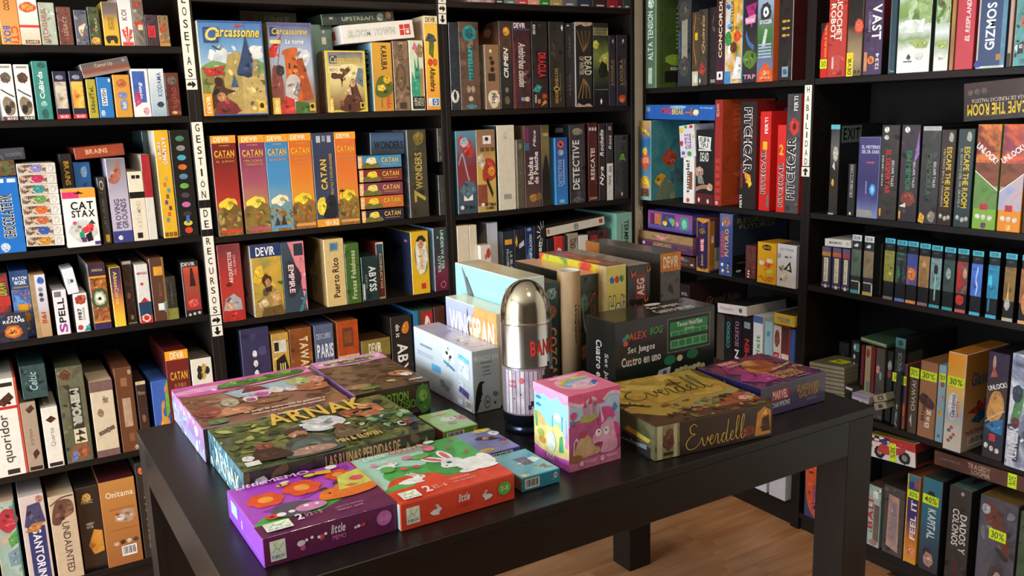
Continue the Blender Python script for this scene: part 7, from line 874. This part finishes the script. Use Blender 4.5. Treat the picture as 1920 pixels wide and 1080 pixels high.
# -- pink unicorn cube
UN = 'f0a8c8'
tb(.339, .463, -1.343, -1.221, .153, {'F': 'b8d0e8', 'T': 'e87a9c', 'L': '9ae0e8', 'S': 'e88aac', 'E': 'e890b4'}, {
 'F': [('r', 0, .0, 1, .16, 'e080a8'), ('p', [0, .16, 0, .58, .3, .66, .6, .62, 1, .4, 1, .16], 'c05a8c'), ('p', [.1, .16, .2, .4, .35, .44, .5, .3, .6, .2, .5, .16], 'd8b080'), ('p', [0, 1, 1, 1, 1, .92, .8, .95, .62, .86, .45, .93, .25, .86, 0, .93], 'e8608c'), ('p', [0, .93, .25, .86, .45, .93, .62, .86, .8, .95, 1, .92, 1, .88, .8, .91, .62, .82, .45, .89, .25, .82, 0, .88], 'f4c8d8'), ('p', [.5, .84, .56, .9, .66, .86, .7, .82, .5, .82], 'e0608a'), ('e', .6, .84, .07, .025, 'e0608a'),
   ('p', [.2, .62, .24, .7, .5, .72, .54, .64, .4, .6], 'b0b460'), ('r', .28, .68, .34, .8, 'd890a8'), ('r', .38, .7, .45, .84, 'd898b0'), ('r', .47, .7, .52, .8, 'd080a0'), ('p', [.27, .8, .31, .9, .35, .8], 'c84a6c'), ('p', [.37, .84, .415, .96, .46, .84], 'c84a6c'), ('p', [.46, .8, .495, .88, .53, .8], 'c84a6c'), ('e', .09, .73, .06, .05, 'd85a94'), ('l', [.09, .68, .09, .64, .09, .58], .006, 'a04a70'), ('e', .05, .64, .04, .03, '6a90b8'), ('p', [.8, .62, .88, .8, .94, .72], '4a8ab8'), ('l', [.08, .2, .09, .36, .13, .42, .16, .38], .014, 'f4ece8'), ('e', .12, .16, .12, .05, 'a8703c'), ('e', .26, .46, .06, .045, 'b8405c'),
   ('p', [.52, .2, .62, .3, .64, .36, .58, .5, .7, .56, .92, .52, .96, .3, .95, .18, .7, .16], 'e0b0c0') if 0 else ('p', [.6, .16, .64, .3, .52, .28, .44, .34, .46, .42, .58, .46, .62, .54, .78, .58, .9, .52, .92, .34, .9, .16], UN), ('p', [.56, .56, .6, .74, .74, .76, .84, .7, .86, .6, .76, .62, .66, .56], 'd84a8c'), ('p', [.86, .54, .95, .5, .98, .36, .92, .3, .88, .4], 'd84a8c'), ('p', [.62, .56, .58, .84, .67, .58], 'f0d8dc'), ('p', [.82, .56, .94, .66, .9, .52], UN), ('e', .55, .44, .06, .05, 'f4f2f0'), ('e', .71, .44, .065, .055, 'f4f2f0'), ('e', .56, .45, .016, .014, '24202c'), ('e', .7, .45, .016, .014, '24202c'), ('e', .54, .29, .06, .025, '8a3a5c'), ('e', .48, .38, .01, .01, '9a4a6c'),
   ('e', .22, .08, .04, .033, 'f4d0dc'), ('t', 'TRANJIS', .28, .06, .5, .1, 'f4d0dc', 0), ('e', .62, .085, .04, .035, 'f4d0dc'), ('i', 'Pampling', .7, .07, .92, .12, 'f4d0dc', 0)],
 'L': [('r', 0, 0, 1, .16, 'd860c8'), ('p', [0, .16, 0, .6, .25, .58, .45, .48, .7, .56, .9, .42, 1, .36, 1, .16], 'f0e090'), ('p', [0, .62, .2, .62, .4, .48, .2, .46, 0, .5], 'f0c078'), ('p', [0, 1, 1, 1, 1, .9, .85, .86, .7, .92, .5, .86, .3, .9, .15, .84, 0, .9], 'f0a0c4'), ('p', [.06, .4, .02, .62, .1, .62, .12, .42], '58b87c'), ('p', [.72, .2, .74, .4, .82, .44, .86, .22], '4ab478'), ('p', [.9, .3, .93, .7, .98, .3], 'd890e0'), ('e', .7, .66, .1, .06, 'e4fbfb'), ('e', .15, .82, .08, .02, '3a8ab8'), ('e', .15, .72, .08, .022, '3a90c0'), ('l', [.55, .5, .55, .58, .56, .66], .008, '6a8a90'), ('l', [.82, .5, .82, .6, .83, .7], .01, '4a8aa8'), ('e', .2, .34, .1, .06, 'b8c860'), ('e', .25, .26, .1, .05, 'd0a048'), ('e', .52, .3, .12, .14, 'dfe8e0'), ('t', 'KIDS', .38, .05, .6, .13, 'f4e4f4', 0)],
 'T': [('e', .5, .5, .36, .34, 'f4b8cc'), ('p', [.2, .5, .4, .74, .8, .76, .82, .66, .5, .6, .3, .4], 'e8c848'), ('p', [.22, .46, .42, .66, .8, .68, .82, .6, .5, .54, .3, .36], '8ab8d8'), ('p', [.6, .3, .82, .5, .86, .4, .7, .26], '4a6ac0'), ('t', 'UNICORNIOS', .28, .42, .76, .54, 'f8e4ec', 0), ('t', 'A LA CARTA', .34, .28, .7, .4, 'f8e4ec', 0), ('e', .5, .86, .3, .06, 'f4c8d8')]}, 'pink cube box with castle and cartoon unicorn, centre of table', wrap=False, flat=True)
# -- golden forest box with script title (slightly turned)
tb(.505, .797, -1.4135, -1.131, .0725, {'F': 'n:9:2a1e16,38281c,1f1712', 'T': 'n:4:a88534,b89440,c8a448,a07c30', 'L': 'n:12:4a5034,6a6c48,3a3c28', 'S': '4a3a24', 'E': '5a4a2c'}, {
 'T': [('d', .05, .4, .95, 1, 40, 'bc9a40,c8a64a,b08c38,d4b258', .03), ('p', [0, 0, 1, 0, 1, .2, .8, .26, .6, .12, .4, .2, .2, .14, 0, .3], 'n:16:3a2418,5a3c24,2c1c14'), ('p', [.4, .2, .6, .34, .95, .42, .95, .26, .7, .18], 'n:16:8a8450,a89c60,6a6a44'), ('p', [.62, .12, .75, .3, .98, .34, 1, .12], 'n:14:8a4428,a86038,7a3820'), ('e', .9, .2, .08, .04, 'e0a8a0'), ('p', [.55, .72, .62, .78, .72, .74, .66, .7], '6a4c24')]+[('l', [.0, .42+.05*k, .08, .44+.01*k, .2-.03*k, .36+.05*k], .014, '4a3018') for k in range(4)]+[('p', [.0, .9, .2, .98, .5, 1, .0, 1], '7a5a24'), ('p', [1, .6, .94, .8, .97, 1, 1, 1], '6a5024'), ('d', .2, .0, 1, .36, 60, '5a3c24,8a6434,a88c50,3a2418,9a4c2c,6a6a3c', .009), ('w', .12, .52, .88, .86, '2e2012', .02)],
 'F': [('r', .0, .02, .2, .98, 'n:20:6a6040,8a8058,4a4430'), ('r', .02, .02, .06, .98, 'b8b088'), ('r', .15, .02, .18, .98, 'b8b088'), ('e', .11, .5, .045, .26, '5a3424'), ('e', .12, .74, .03, .12, '6a4028'), ('r', .07, .1, .15, .2, '3a2c1c'), ('p', [.84, .1, .86, .8, .92, .95, .98, .8, .98, .1], 'c88a3c'), ('p', [.9, .2, .9, .6, .96, .7, .98, .2], '4a2c1c'), ('e', .78, .3, .06, .16, '7a3c24'), ('w', .24, .14, .76, .84, 'e4bc58', .02)],
 'L': [('p', [.45, .0, .5, .4, .95, .3, .95, 0], '2c2c28'), ('p', [.6, .45, .65, .6, .95, .55, .92, .42], 'c8b048'), ('p', [.5, .1, .9, .34, .9, .2], '8a94a0'), ('t', 'ell', .3, .45, .5, .85, '2c2a1c', 0)]}, 'golden forest box with script title, front right of table', rz=-.122)
# -- purple heroes box
tb(.85, 1.064, -1.347, -1.147, .071, {'F': 'g:54407c,44385c,2c2834', 'T': 'n:8:2c2238,6a2c58,4a2c60,8a3c4c,20203c', 'L': 'g:3a3a9c,34348c,2a2448', 'S': '3a3064', 'E': '4a3c68'}, {
 'T': [('d', 0, 0, 1, 1, 80, '5a2c50,2c2238,743858,3a2c60,8a4460,40284c', .01), ('p', [.1, .55, .2, .8, .3, .95, .4, .9, .35, .6, .3, .45], '9a3c6c'), ('p', [.32, .4, .4, .7, .6, .85, .8, .7, .7, .45, .5, .35], 'n:20:b86a34,8a3c28,d89a50'), ('p', [.55, .42, .95, .52, .98, .5, .6, .38], 'c8a050'), ('p', [.0, .3, .2, .5, .4, .35, .5, .15, .2, .1], 'a83c84'), ('r', .22, .84, .5, .95, 'c84034'), ('t', 'MARVEL', .24, .85, .48, .94, 'f4dcd4', 0), ('t', 'CHAMPIONS', .26, .75, .56, .82, 'e8b8a8', 0), ('t', 'GUARDIANES', .4, .22, .8, .32, 'd8a04c', 0), ('t', 'GALAXIA', .42, .1, .8, .22, 'd8a04c', 0), ('f', 'EXPANSION', .6, .04, .8, .07, 'c8b8c8', 0), ('l', [.84, .3, .9, .4, .94, .3, .97, .36], .012, 'd8b84c')],
 'F': [('r', .16, .46, .42, .82, 'c82c30'), ('t', 'MARVEL', .18, .5, .4, .78, 'f4ecec', 0), ('t', 'CHAMPIONS', .16, .24, .44, .42, 'e8e4f0', 0), ('t', 'GUARDIANES', .54, .56, .88, .78, 'c8923c', 0), ('t', 'GALAXIA', .58, .34, .88, .56, 'd09a40', 0), ('f', 'AVENTURA', .7, .2, .86, .28, 'b0a8c0', 0)],
 'L': [('p', [.3, .2, .45, .9, .6, .3, .7, .7, .75, .2], 'a88a5c')]}, 'purple heroes box with red name block, right end of table')
# -- black casino set
tb(.648, .961, -1.09, -.976, .2, {'F': 'g:1c3a24,16201a,131513,121313', 'T': '15151500'[:6], 'L': '121212', 'S': '131313', 'E': '242422'}, {
 'F': [('e', .09, .78, .022, .03, '3a84c0'), ('e', .115, .81, .022, .03, '4aa04c'), ('e', .1, .73, .024, .034, 'd85a34'), ('t', 'ALEX', .13, .76, .3, .85, 'd8503c', 0), ('i', 'BOG', .33, .78, .46, .87, '4fa048', 0), ('t', 'Set Juegos', .12, .58, .38, .68, 'ecebe6', 0), ('t', 'Cuatro en uno', .06, .45, .44, .56, 'ecebe6', 0), ('p', [.13, .47, .145, .53, .16, .47], 'd8442c'),
   ('r', .5, .5, .95, .93, '6a6a68'), ('r', .515, .52, .935, .915, '1c1c1c'), ('r', .53, .54, .92, .88, '2a8a4c'), ('t', "Texas Hold'Em", .6, .81, .86, .87, 'ecf0ec', 0), ('t', 'Omaha', .68, .765, .78, .79, 'd0e4d4', 0), ('r', .53, .66, .92, .7, '1c2c22')]
   +[('r', .54+.074*k, .56, .545+.074*k, .65, 'b8dcc0') for k in range(6)]+[('r', .54, .645, .915, .65, 'b8dcc0'), ('r', .54, .56, .915, .565, 'b8dcc0'), ('r', .54, .755, .915, .76, 'b8dcc0')]+[('r', .54+.074*k, .71, .545+.074*k, .755, 'b8dcc0') for k in range(6)]
   +[('r', .42, .2, .92, .46, '161a17'), ('e', .53, .42, .06, .06, '1f7a50'), ('e', .76, .44, .06, .06, '1f7a50'), ('e', .63, .42, .03, .04, 'd8d4a0'), ('p', [.38, .2, .42, .32, .54, .34, .52, .2], 'c8ccd8'), ('p', [.44, .22, .46, .3, .5, .31, .49, .22], '4a5a8c'), ('p', [.1, .1, .12, .22, .18, .26, .22, .22, .22, .1], 'dcdcd8')]+[('e', .6+.045*k, .26+.01*(k % 3), .025, .035, 'c8c490') for k in range(7)],
 'L': [('t', 'Set Juegos', .62, .05, .78, .6, 'e8e8e4', -90), ('t', 'Cuatro en uno', .36, .02, .56, .74, 'e8e8e4', -90)],
 'T': [('t', 'Set Juegos', .5, .45, .8, .7, 'd8d8d4', 0), ('t', 'Cuatro en uno', .46, .12, .84, .4, 'd8d8d4', 0), ('e', .62, .86, .08, .1, 'd8d8d4')]}, 'black casino game set with green felt picture, back right of table', flat=True)
# -- three bird boxes
tb(.352, .426, -.941, -.632, .15, {'F': 'a8aca8', 'T': 'n:5:8a80ac,b8b4c4,a8a0bc', 'L': 'g:a8a8b4,c8d0d8,d0dce4,d4e4ee', 'S': 'a8acb8', 'E': 'c8c8d4'}, {
 'F': [('t', 'WINGSPAN', .06, .82, .95, .91, 'd4d8d4', 0), ('r', .3, .78, .7, .8, '6a6e6c'), ('f', 'EXPANSION', .35, .7, .65, .73, '5a5e5c', 0), ('f', 'OCEANIA', .38, .64, .62, .67, '5a5e5c', 0), ('f', '1-5 JUGADORES', .33, .58, .68, .61, '5a5e5c', 0), ('p', [.05, .02, .1, .3, .2, .46, .3, .5, .44, .48, .34, .45, .32, .3, .22, .14, .14, .04], '16181a'), ('p', [.4, .2, .5, .26, .6, .2, .6, .1, .5, .05, .4, .1], '5c605e'), ('p', [.42, .19, .5, .24, .58, .19, .58, .11, .5, .07, .42, .11], 'a8aca8'), ('t', 'SM', .45, .12, .56, .18, '4a4e4c', 0), ('e', .8, .26, .09, .04, '5a6a84'), ('e', .78, .12, .04, .025, '3a4448')],
 'L': [('t', 'WINGSPAN', .03, .82, .42, .93, 'e4f0f8', 0), ('r', .12, .72, .34, .76, '8a98a4'), ('r', .06, .6, .36, .615, '98a8b4'), ('r', .06, .56, .34, .575, '98a8b4'), ('r', .32, .38, .48, .5, '5ab0e0'), ('p', [.52, .7, .56, .96, .72, .88, .72, .66], 'e8ecec'), ('p', [.54, .66, .72, .58, .72, .54, .54, .62], '4a8a9c'), ('e', .6, .8, .02, .03, '2a3034'), ('e', .66, .76, .02, .03, '2a3034'), ('p', [.78, .56, .8, .86, .96, .82, .96, .5], 'dce8f0'), ('p', [.78, .8, .8, .88, .96, .84, .95, .76], '7ac8e0'), ('e', .82, .4, .05, .06, 'd0dce4'), ('p', [.78, .26, .8, .36, .94, .3, .93, .2], '5a4a84'), ('e', .5, .24, .05, .06, '8090a4'), ('e', .58, .2, .04, .05, '8090a4')]+barcode(.88, .03, .985, .18)+[('r', .76, .06, .84, .14, 'd8dce4')],
 'T': [('t', 'WINGSPAN', .3, .6, .8, .8, 'a8a4c4', 90), ('p', [.1, .3, .5, .5, .9, .4, .8, .1, .3, .1], 'c8c4cc')]}, 'lilac-white bird box with raven, lowest of three stepped bird boxes')
tb(.4275, .4835, -.93, -.672, .225, {'F': 'd8c8a4', 'T': 'd8d0c0', 'L': 'g:d8a060,d4a46c,a8a4c0,b0bcd4', 'S': 'd8bc94', 'E': 'e0d8cc'}, {'L': [('p', [.5, 0, .4, .6, .6, 1, 1, 1, 1, 0], 'd8a260'), ('p', [.34, .3, .42, .6, .45, .96, .48, .7, .52, .5, .5, .36], '3c3448'), ('p', [.1, .4, .2, .6, .35, .55, .3, .4], '8a84a4'), ('t', 'WINGSPAN', .08, .6, .95, .88, 'f4f2ee', 0), ('f', 'Expansion de Europa', .58, .5, .92, .55, 'f4ecdc', 0)]}, 'orange and lilac bird box with white capitals, middle of three')
tb(.485, .56, -.935, -.622, .3, {'F': 'c8d4cc', 'T': 'n:5:c8c4a8,b8b498,d0ccb4', 'L': 'g:96d4d0,92d8d4,a0dcd8', 'S': 'c0d8d4', 'E': 'd4e4e0'}, {'L': [('p', [.12, .98, .2, .9, .3, .78, .4, .58, .48, .4, .5, .3, .42, .36, .32, .52, .22, .72, .16, .88], '6a7074'), ('p', [.36, .68, .46, .44, .52, .36, .48, .32, .4, .46], 'e0583c'), ('l', [.2, .9, .3, .74, .42, .5], .01, '4a5054'), ('e', .55, .36, .06, .05, 'dfe4e4'), ('p', [.5, .36, .6, .4, .75, .3, .6, .26], '7a7068'), ('e', .86, .88, .05, .03, '7aa0a8')], 'F': [('e', .3, .9, .1, .02, '5a6a70'), ('r', .3, .2, .7, .6, 'a8bcb8')]}, 'pale aqua bird box with orange-breasted bird, tallest of three')
# -- dark boxes around the tube and three tall boxes at the back
tb(.5615, .603, -.93, -.63, .281, {'F': '16302e', 'T': 'n:9:4a4c3c,6a5c44,3a3c30', 'S': '14282a', 'E': '24403c'}, {'F': [('t', 'COZCAL', .25, .12, .8, .6, 'd8803c', -90), ('e', .5, .9, .35, .05, '7a9088'), ('e', .5, .74, .3, .06, '8a4a34')], 'T': [('r', .2, .15, .8, .7, 'n:30:8a4a30,b0683c,6a3824')]}, 'narrow dark green box with orange letters, left of cardboard tube')
tb(.675, .739, -.908, -.61, .281, {'F': 'n:14:24302a,343c30,1c2622', 'T': 'c8a088', 'S': '1c2622', 'E': '4a3c30'}, {'F': [('e', .3, .75, .2, .08, '5a7a68'), ('l', [.2, .8, .3, .55, .5, .4], .03, '7a948c'), ('e', .25, .3, .15, .07, 'a87c5c'), ('t', 'VIKING', .6, .2, .85, .72, '7a3c2c', 90), ('l', [.55, .72, .75, .82, .85, .8], .02, 'b03c2c')]}, 'dark green picture box right of the cardboard tube')
tb(.7405, .8045, -.938, -.637, .3, {'F': 'd8c458', 'T': 'n:9:6a4448,8a5450,a8683c,584048', 'L': 'n:6:3a8a54,d8d83c,e8a030,d83a34,6a2c60', 'S': 'd8b050', 'E': 'd8c890'}, {'F': [('e', .28, .88, .11, .03, '3a64b0'), ('e', .52, .88, .11, .03, 'c83c34'), ('e', .76, .885, .11, .03, '3f8a4c'), ('o', 'Holi', .14, .53, .9, .74, '5a4c20', 'e4dcb0', 0), ('r', .2, .48, .7, .495, '5a4c20'), ('p', [0, .3, 0, .4, .3, .42, .6, .38, .8, .43, 1, .46, 1, .3], 'n:20:4a7a3c,c83a34,d8d040')], 'L': [('p', [0, .7, .0, 1, 1, 1, 1, .7, .8, .6, .6, .74, .4, .6, .2, .72], 'n:14:2f7a54,d8e040,e8c838,e0582c,c82c4c'), ('r', .9, .0, 1, 1, 'd8b888')], 'T': [('e', .4, .3, .2, .1, 'd88a44'), ('e', .6, .7, .16, .08, 'c8604c')]}, 'yellow-fronted box with rainbow powder side, back of table')
tb(.8055, .876, -.945, -.64, .295, {'F': '1f1b17', 'T': 'n:10:8a7c74,a09488,6a5c58', 'S': '1c1815', 'E': '3a342e'}, {'F': [('r', .32, .7, .78, .92, '8a3434'), ('t', 'AEG', .38, .73, .72, .88, 'ecdcd0', 90)]+[q for x, y, s in ((.35, .42, .24), (.8, .54, .22), (.2, .62, .13), (.8, .68, .1), (.55, .62, .12), (.15, .5, .1), (.85, .4, .14), (.2, .92, .12), (.9, .94, .1), (.3, .3, .2)) for q in (('p', [x, y, x-s, y+s*.35, x-s*.7, y-s*.1, x-s*.3, y-s*.2], 'd86a2c'), ('p', [x, y, x+s*.9, y+s*.4, x+s, y, x+s*.3, y-s*.15], 'c85a24'))]}, 'black box with orange butterflies and red shield, back of table')
tb(.937, 1.007, -.913, -.584, .308, {'F': 'n:10:3a3630,4a443c,2c2824', 'T': 'n:8:4a4440,5c5650,3c3834', 'L': '3c3632', 'S': '342f2a', 'E': '4a443c'}, {'F': [('r', 0, .84, 1, 1, 'd8802c'), ('t', 'DEVIR', .14, .87, .88, .97, 'f4e4cc', 0), ('e', .72, .42, .18, .08, 'c8682c'), ('r', .55, .3, .9, .38, '8a7468'), ('f', 'PANDEMIA', .3, .25, .4, .6, 'a89c8c', 90)], 'L': [('r', .0, .84, .2, 1, 'a0622c')]}, 'tall brown-grey box with orange publisher band, back right of table')
# -- silver bullet tin
CHROME, nt, bs = new_mat('polished_tin'); bs.inputs['Metallic'].default_value = 1; bs.inputs['Roughness'].default_value = .2; bs.inputs['Base Color'].default_value = lin('d0cfcc')
BRASS, nt, bs = new_mat('warm_tin'); bs.inputs['Metallic'].default_value = 1; bs.inputs['Roughness'].default_value = .17; bs.inputs['Base Color'].default_value = lin('cbc3b0')
LITHO, nt, bs = new_mat('printed_tin'); bs.inputs['Metallic'].default_value = .6; bs.inputs['Roughness'].default_value = .22; bs.inputs['Base Color'].default_value = lin('b8aebc')
DARKTIN, nt, bs = new_mat('dark_tin'); bs.inputs['Metallic'].default_value = .9; bs.inputs['Roughness'].default_value = .2; bs.inputs['Base Color'].default_value = lin('3c4458')
def bullet():
    root = empty('bullet_tin', (.412, -1.083, TZ)); tag(root, 'tall silver bullet-shaped game tin with red lettering, centre of table', 'tin'); R = .0553
    b = MB(); b.tube([(0, .0), (R*.94, .0), (R*.96, .004), (R*.96, .01), (R*.9, .014), (R*.9, .02), (R, .024), (R, .044)], DARKTIN, 64); b.build('base', root, merge=True)
    b = MB(); b.tube([(R*.995, .044), (R*.995, .148)], LITHO, 64); BODY = b
    b = MB(); b.tube([(R, .1475), (R*1.012, .1485), (R*1.012, .1505), (R, .1515), (R, .2405)], CHROME, 64); up = b.build('upper_sleeve', root, merge=True)
    b = MB(); pr = [(R, .2405), (R*1.012, .2415), (R*1.012, .2435), (R*.99, .245)]
    for k in range(1, 19):
        t = math.sin(k/18*math.pi/2); pr.append((R*.99*math.sqrt(max(0, 1-t**2.5)) if k < 18 else 0, .245+.086*t))
    b.tube(pr, BRASS, 64); b.build('dome', root, merge=True)
    a0 = -2.12                                     # direction in which the printing faces
    def wrap_map(face, w, d, h, off): return lambda u, v: ((R+.0005+off)*math.cos(a0+(u-.5)*2.0), (R+.0005+off)*math.sin(a0+(u-.5)*2.0), v*.34)
    t, p2 = MB(), BODY
    for k, (c, m) in enumerate((('7a1c18', .0), ('d8322c', .012))): draw(('t', 'BANG!', .56+m*.8, .512+m*.3, 1.16-m*.8, .618-m*.3, c, 0), t, t, 'F', 1, 1, 1, 2+8*k, wrap_map)
    t.build('title_lettering', up)
    for k in range(14): draw(('r', .02+.085*k, .14, .09+.085*k, .42, ('c4b4c0', 'd8ccd4', 'b0a0b0')[k % 3]), p2, p2, 'F', 1, 1, 1, 0, wrap_map)
    for k in range(10): draw(('r', .5+.05*k, .17+.022*k, .56+.05*k, .20+.026*k+(.03 if k > 5 else 0), '2c2230'), p2, p2, 'F', 1, 1, 1, 8+2*k, wrap_map)
    for k in range(8): draw(('r', .86+.05*k, .3, .92+.05*k, .42-.004*k, '241c28'), p2, p2, 'F', 1, 1, 1, 30+2*k, wrap_map)
    for q in (('t', 'EL JUEGO', .12, .335, .26, .36, 'c83c44', 0), ('t', 'CARTAS', .12, .31, .26, .33, 'c83c44', 0), ('t', 'BALA', .66, .27, .92, .32, 'c8ccd4', 0), ('e', .38, .36, .05, .02, 'c86068'), ('r', .72, .24, .92, .255, 'c83c44'), ('e', .36, .27, .012, .006, '2a2028'), ('e', .22, .24, .012, .006, '2a2028')): draw(q, p2, p2, 'F', 1, 1, 1, 50, wrap_map)
    p2.build('lower_body', root)
bullet()
# -- cardboard mailing tube
def tube():
    m = grain('kraft_card', 'a88a64', 'bc9c74', .75, axis=2, scale=20, stretch=4); inner = mat('d8d4cc', .7); R = .0283
    b = MB(); b.tube([(R, 0), (R, .302), (R-.0003, .3025)], m, 48); b.tube([(R-.0003, .3025), (R-.0028, .3025), (R-.0032, .298), (R-.0032, .2)], inner, 48); b.tube([(R-.0032, .2), (0, .2)], inner, 48); b.tube([(R, 0), (0, 0)][::-1], m, 48)
    o = b.build('cardboard_tube', None, (.6385, -.922, TZ), merge=True); tag(o, 'upright brown cardboard mailing tube with handwritten word, back of table', 'tube')
    t = MB(); a0 = -1.65; wm = lambda face, w, d, h, off: (lambda u, v: ((R+.0004+off)*math.cos(a0+(u-.5)*1.2), (R+.0004+off)*math.sin(a0+(u-.5)*1.2), v*.3))
    draw(('i', 'Wingspan', .44, .42, .62, .74, '1c1814', -90), t, t, 'F', 1, 1, 1, 0, wm); draw(('i', 'Tapete', .76, .5, .9, .74, '1c1814', -90), t, t, 'F', 1, 1, 1, 0, wm)
    t.build('marker_lettering', o)
tube()
dups = [k for k, n in LABELS.items() if n > 1]
if dups: print('DUP LABELS', dups)
for k in LABELS:
    n = len(k.replace('-', ' ').split())
    if not 4 <= len(k.split()) <= 16: print('LABEL LENGTH', len(k.split()), k)
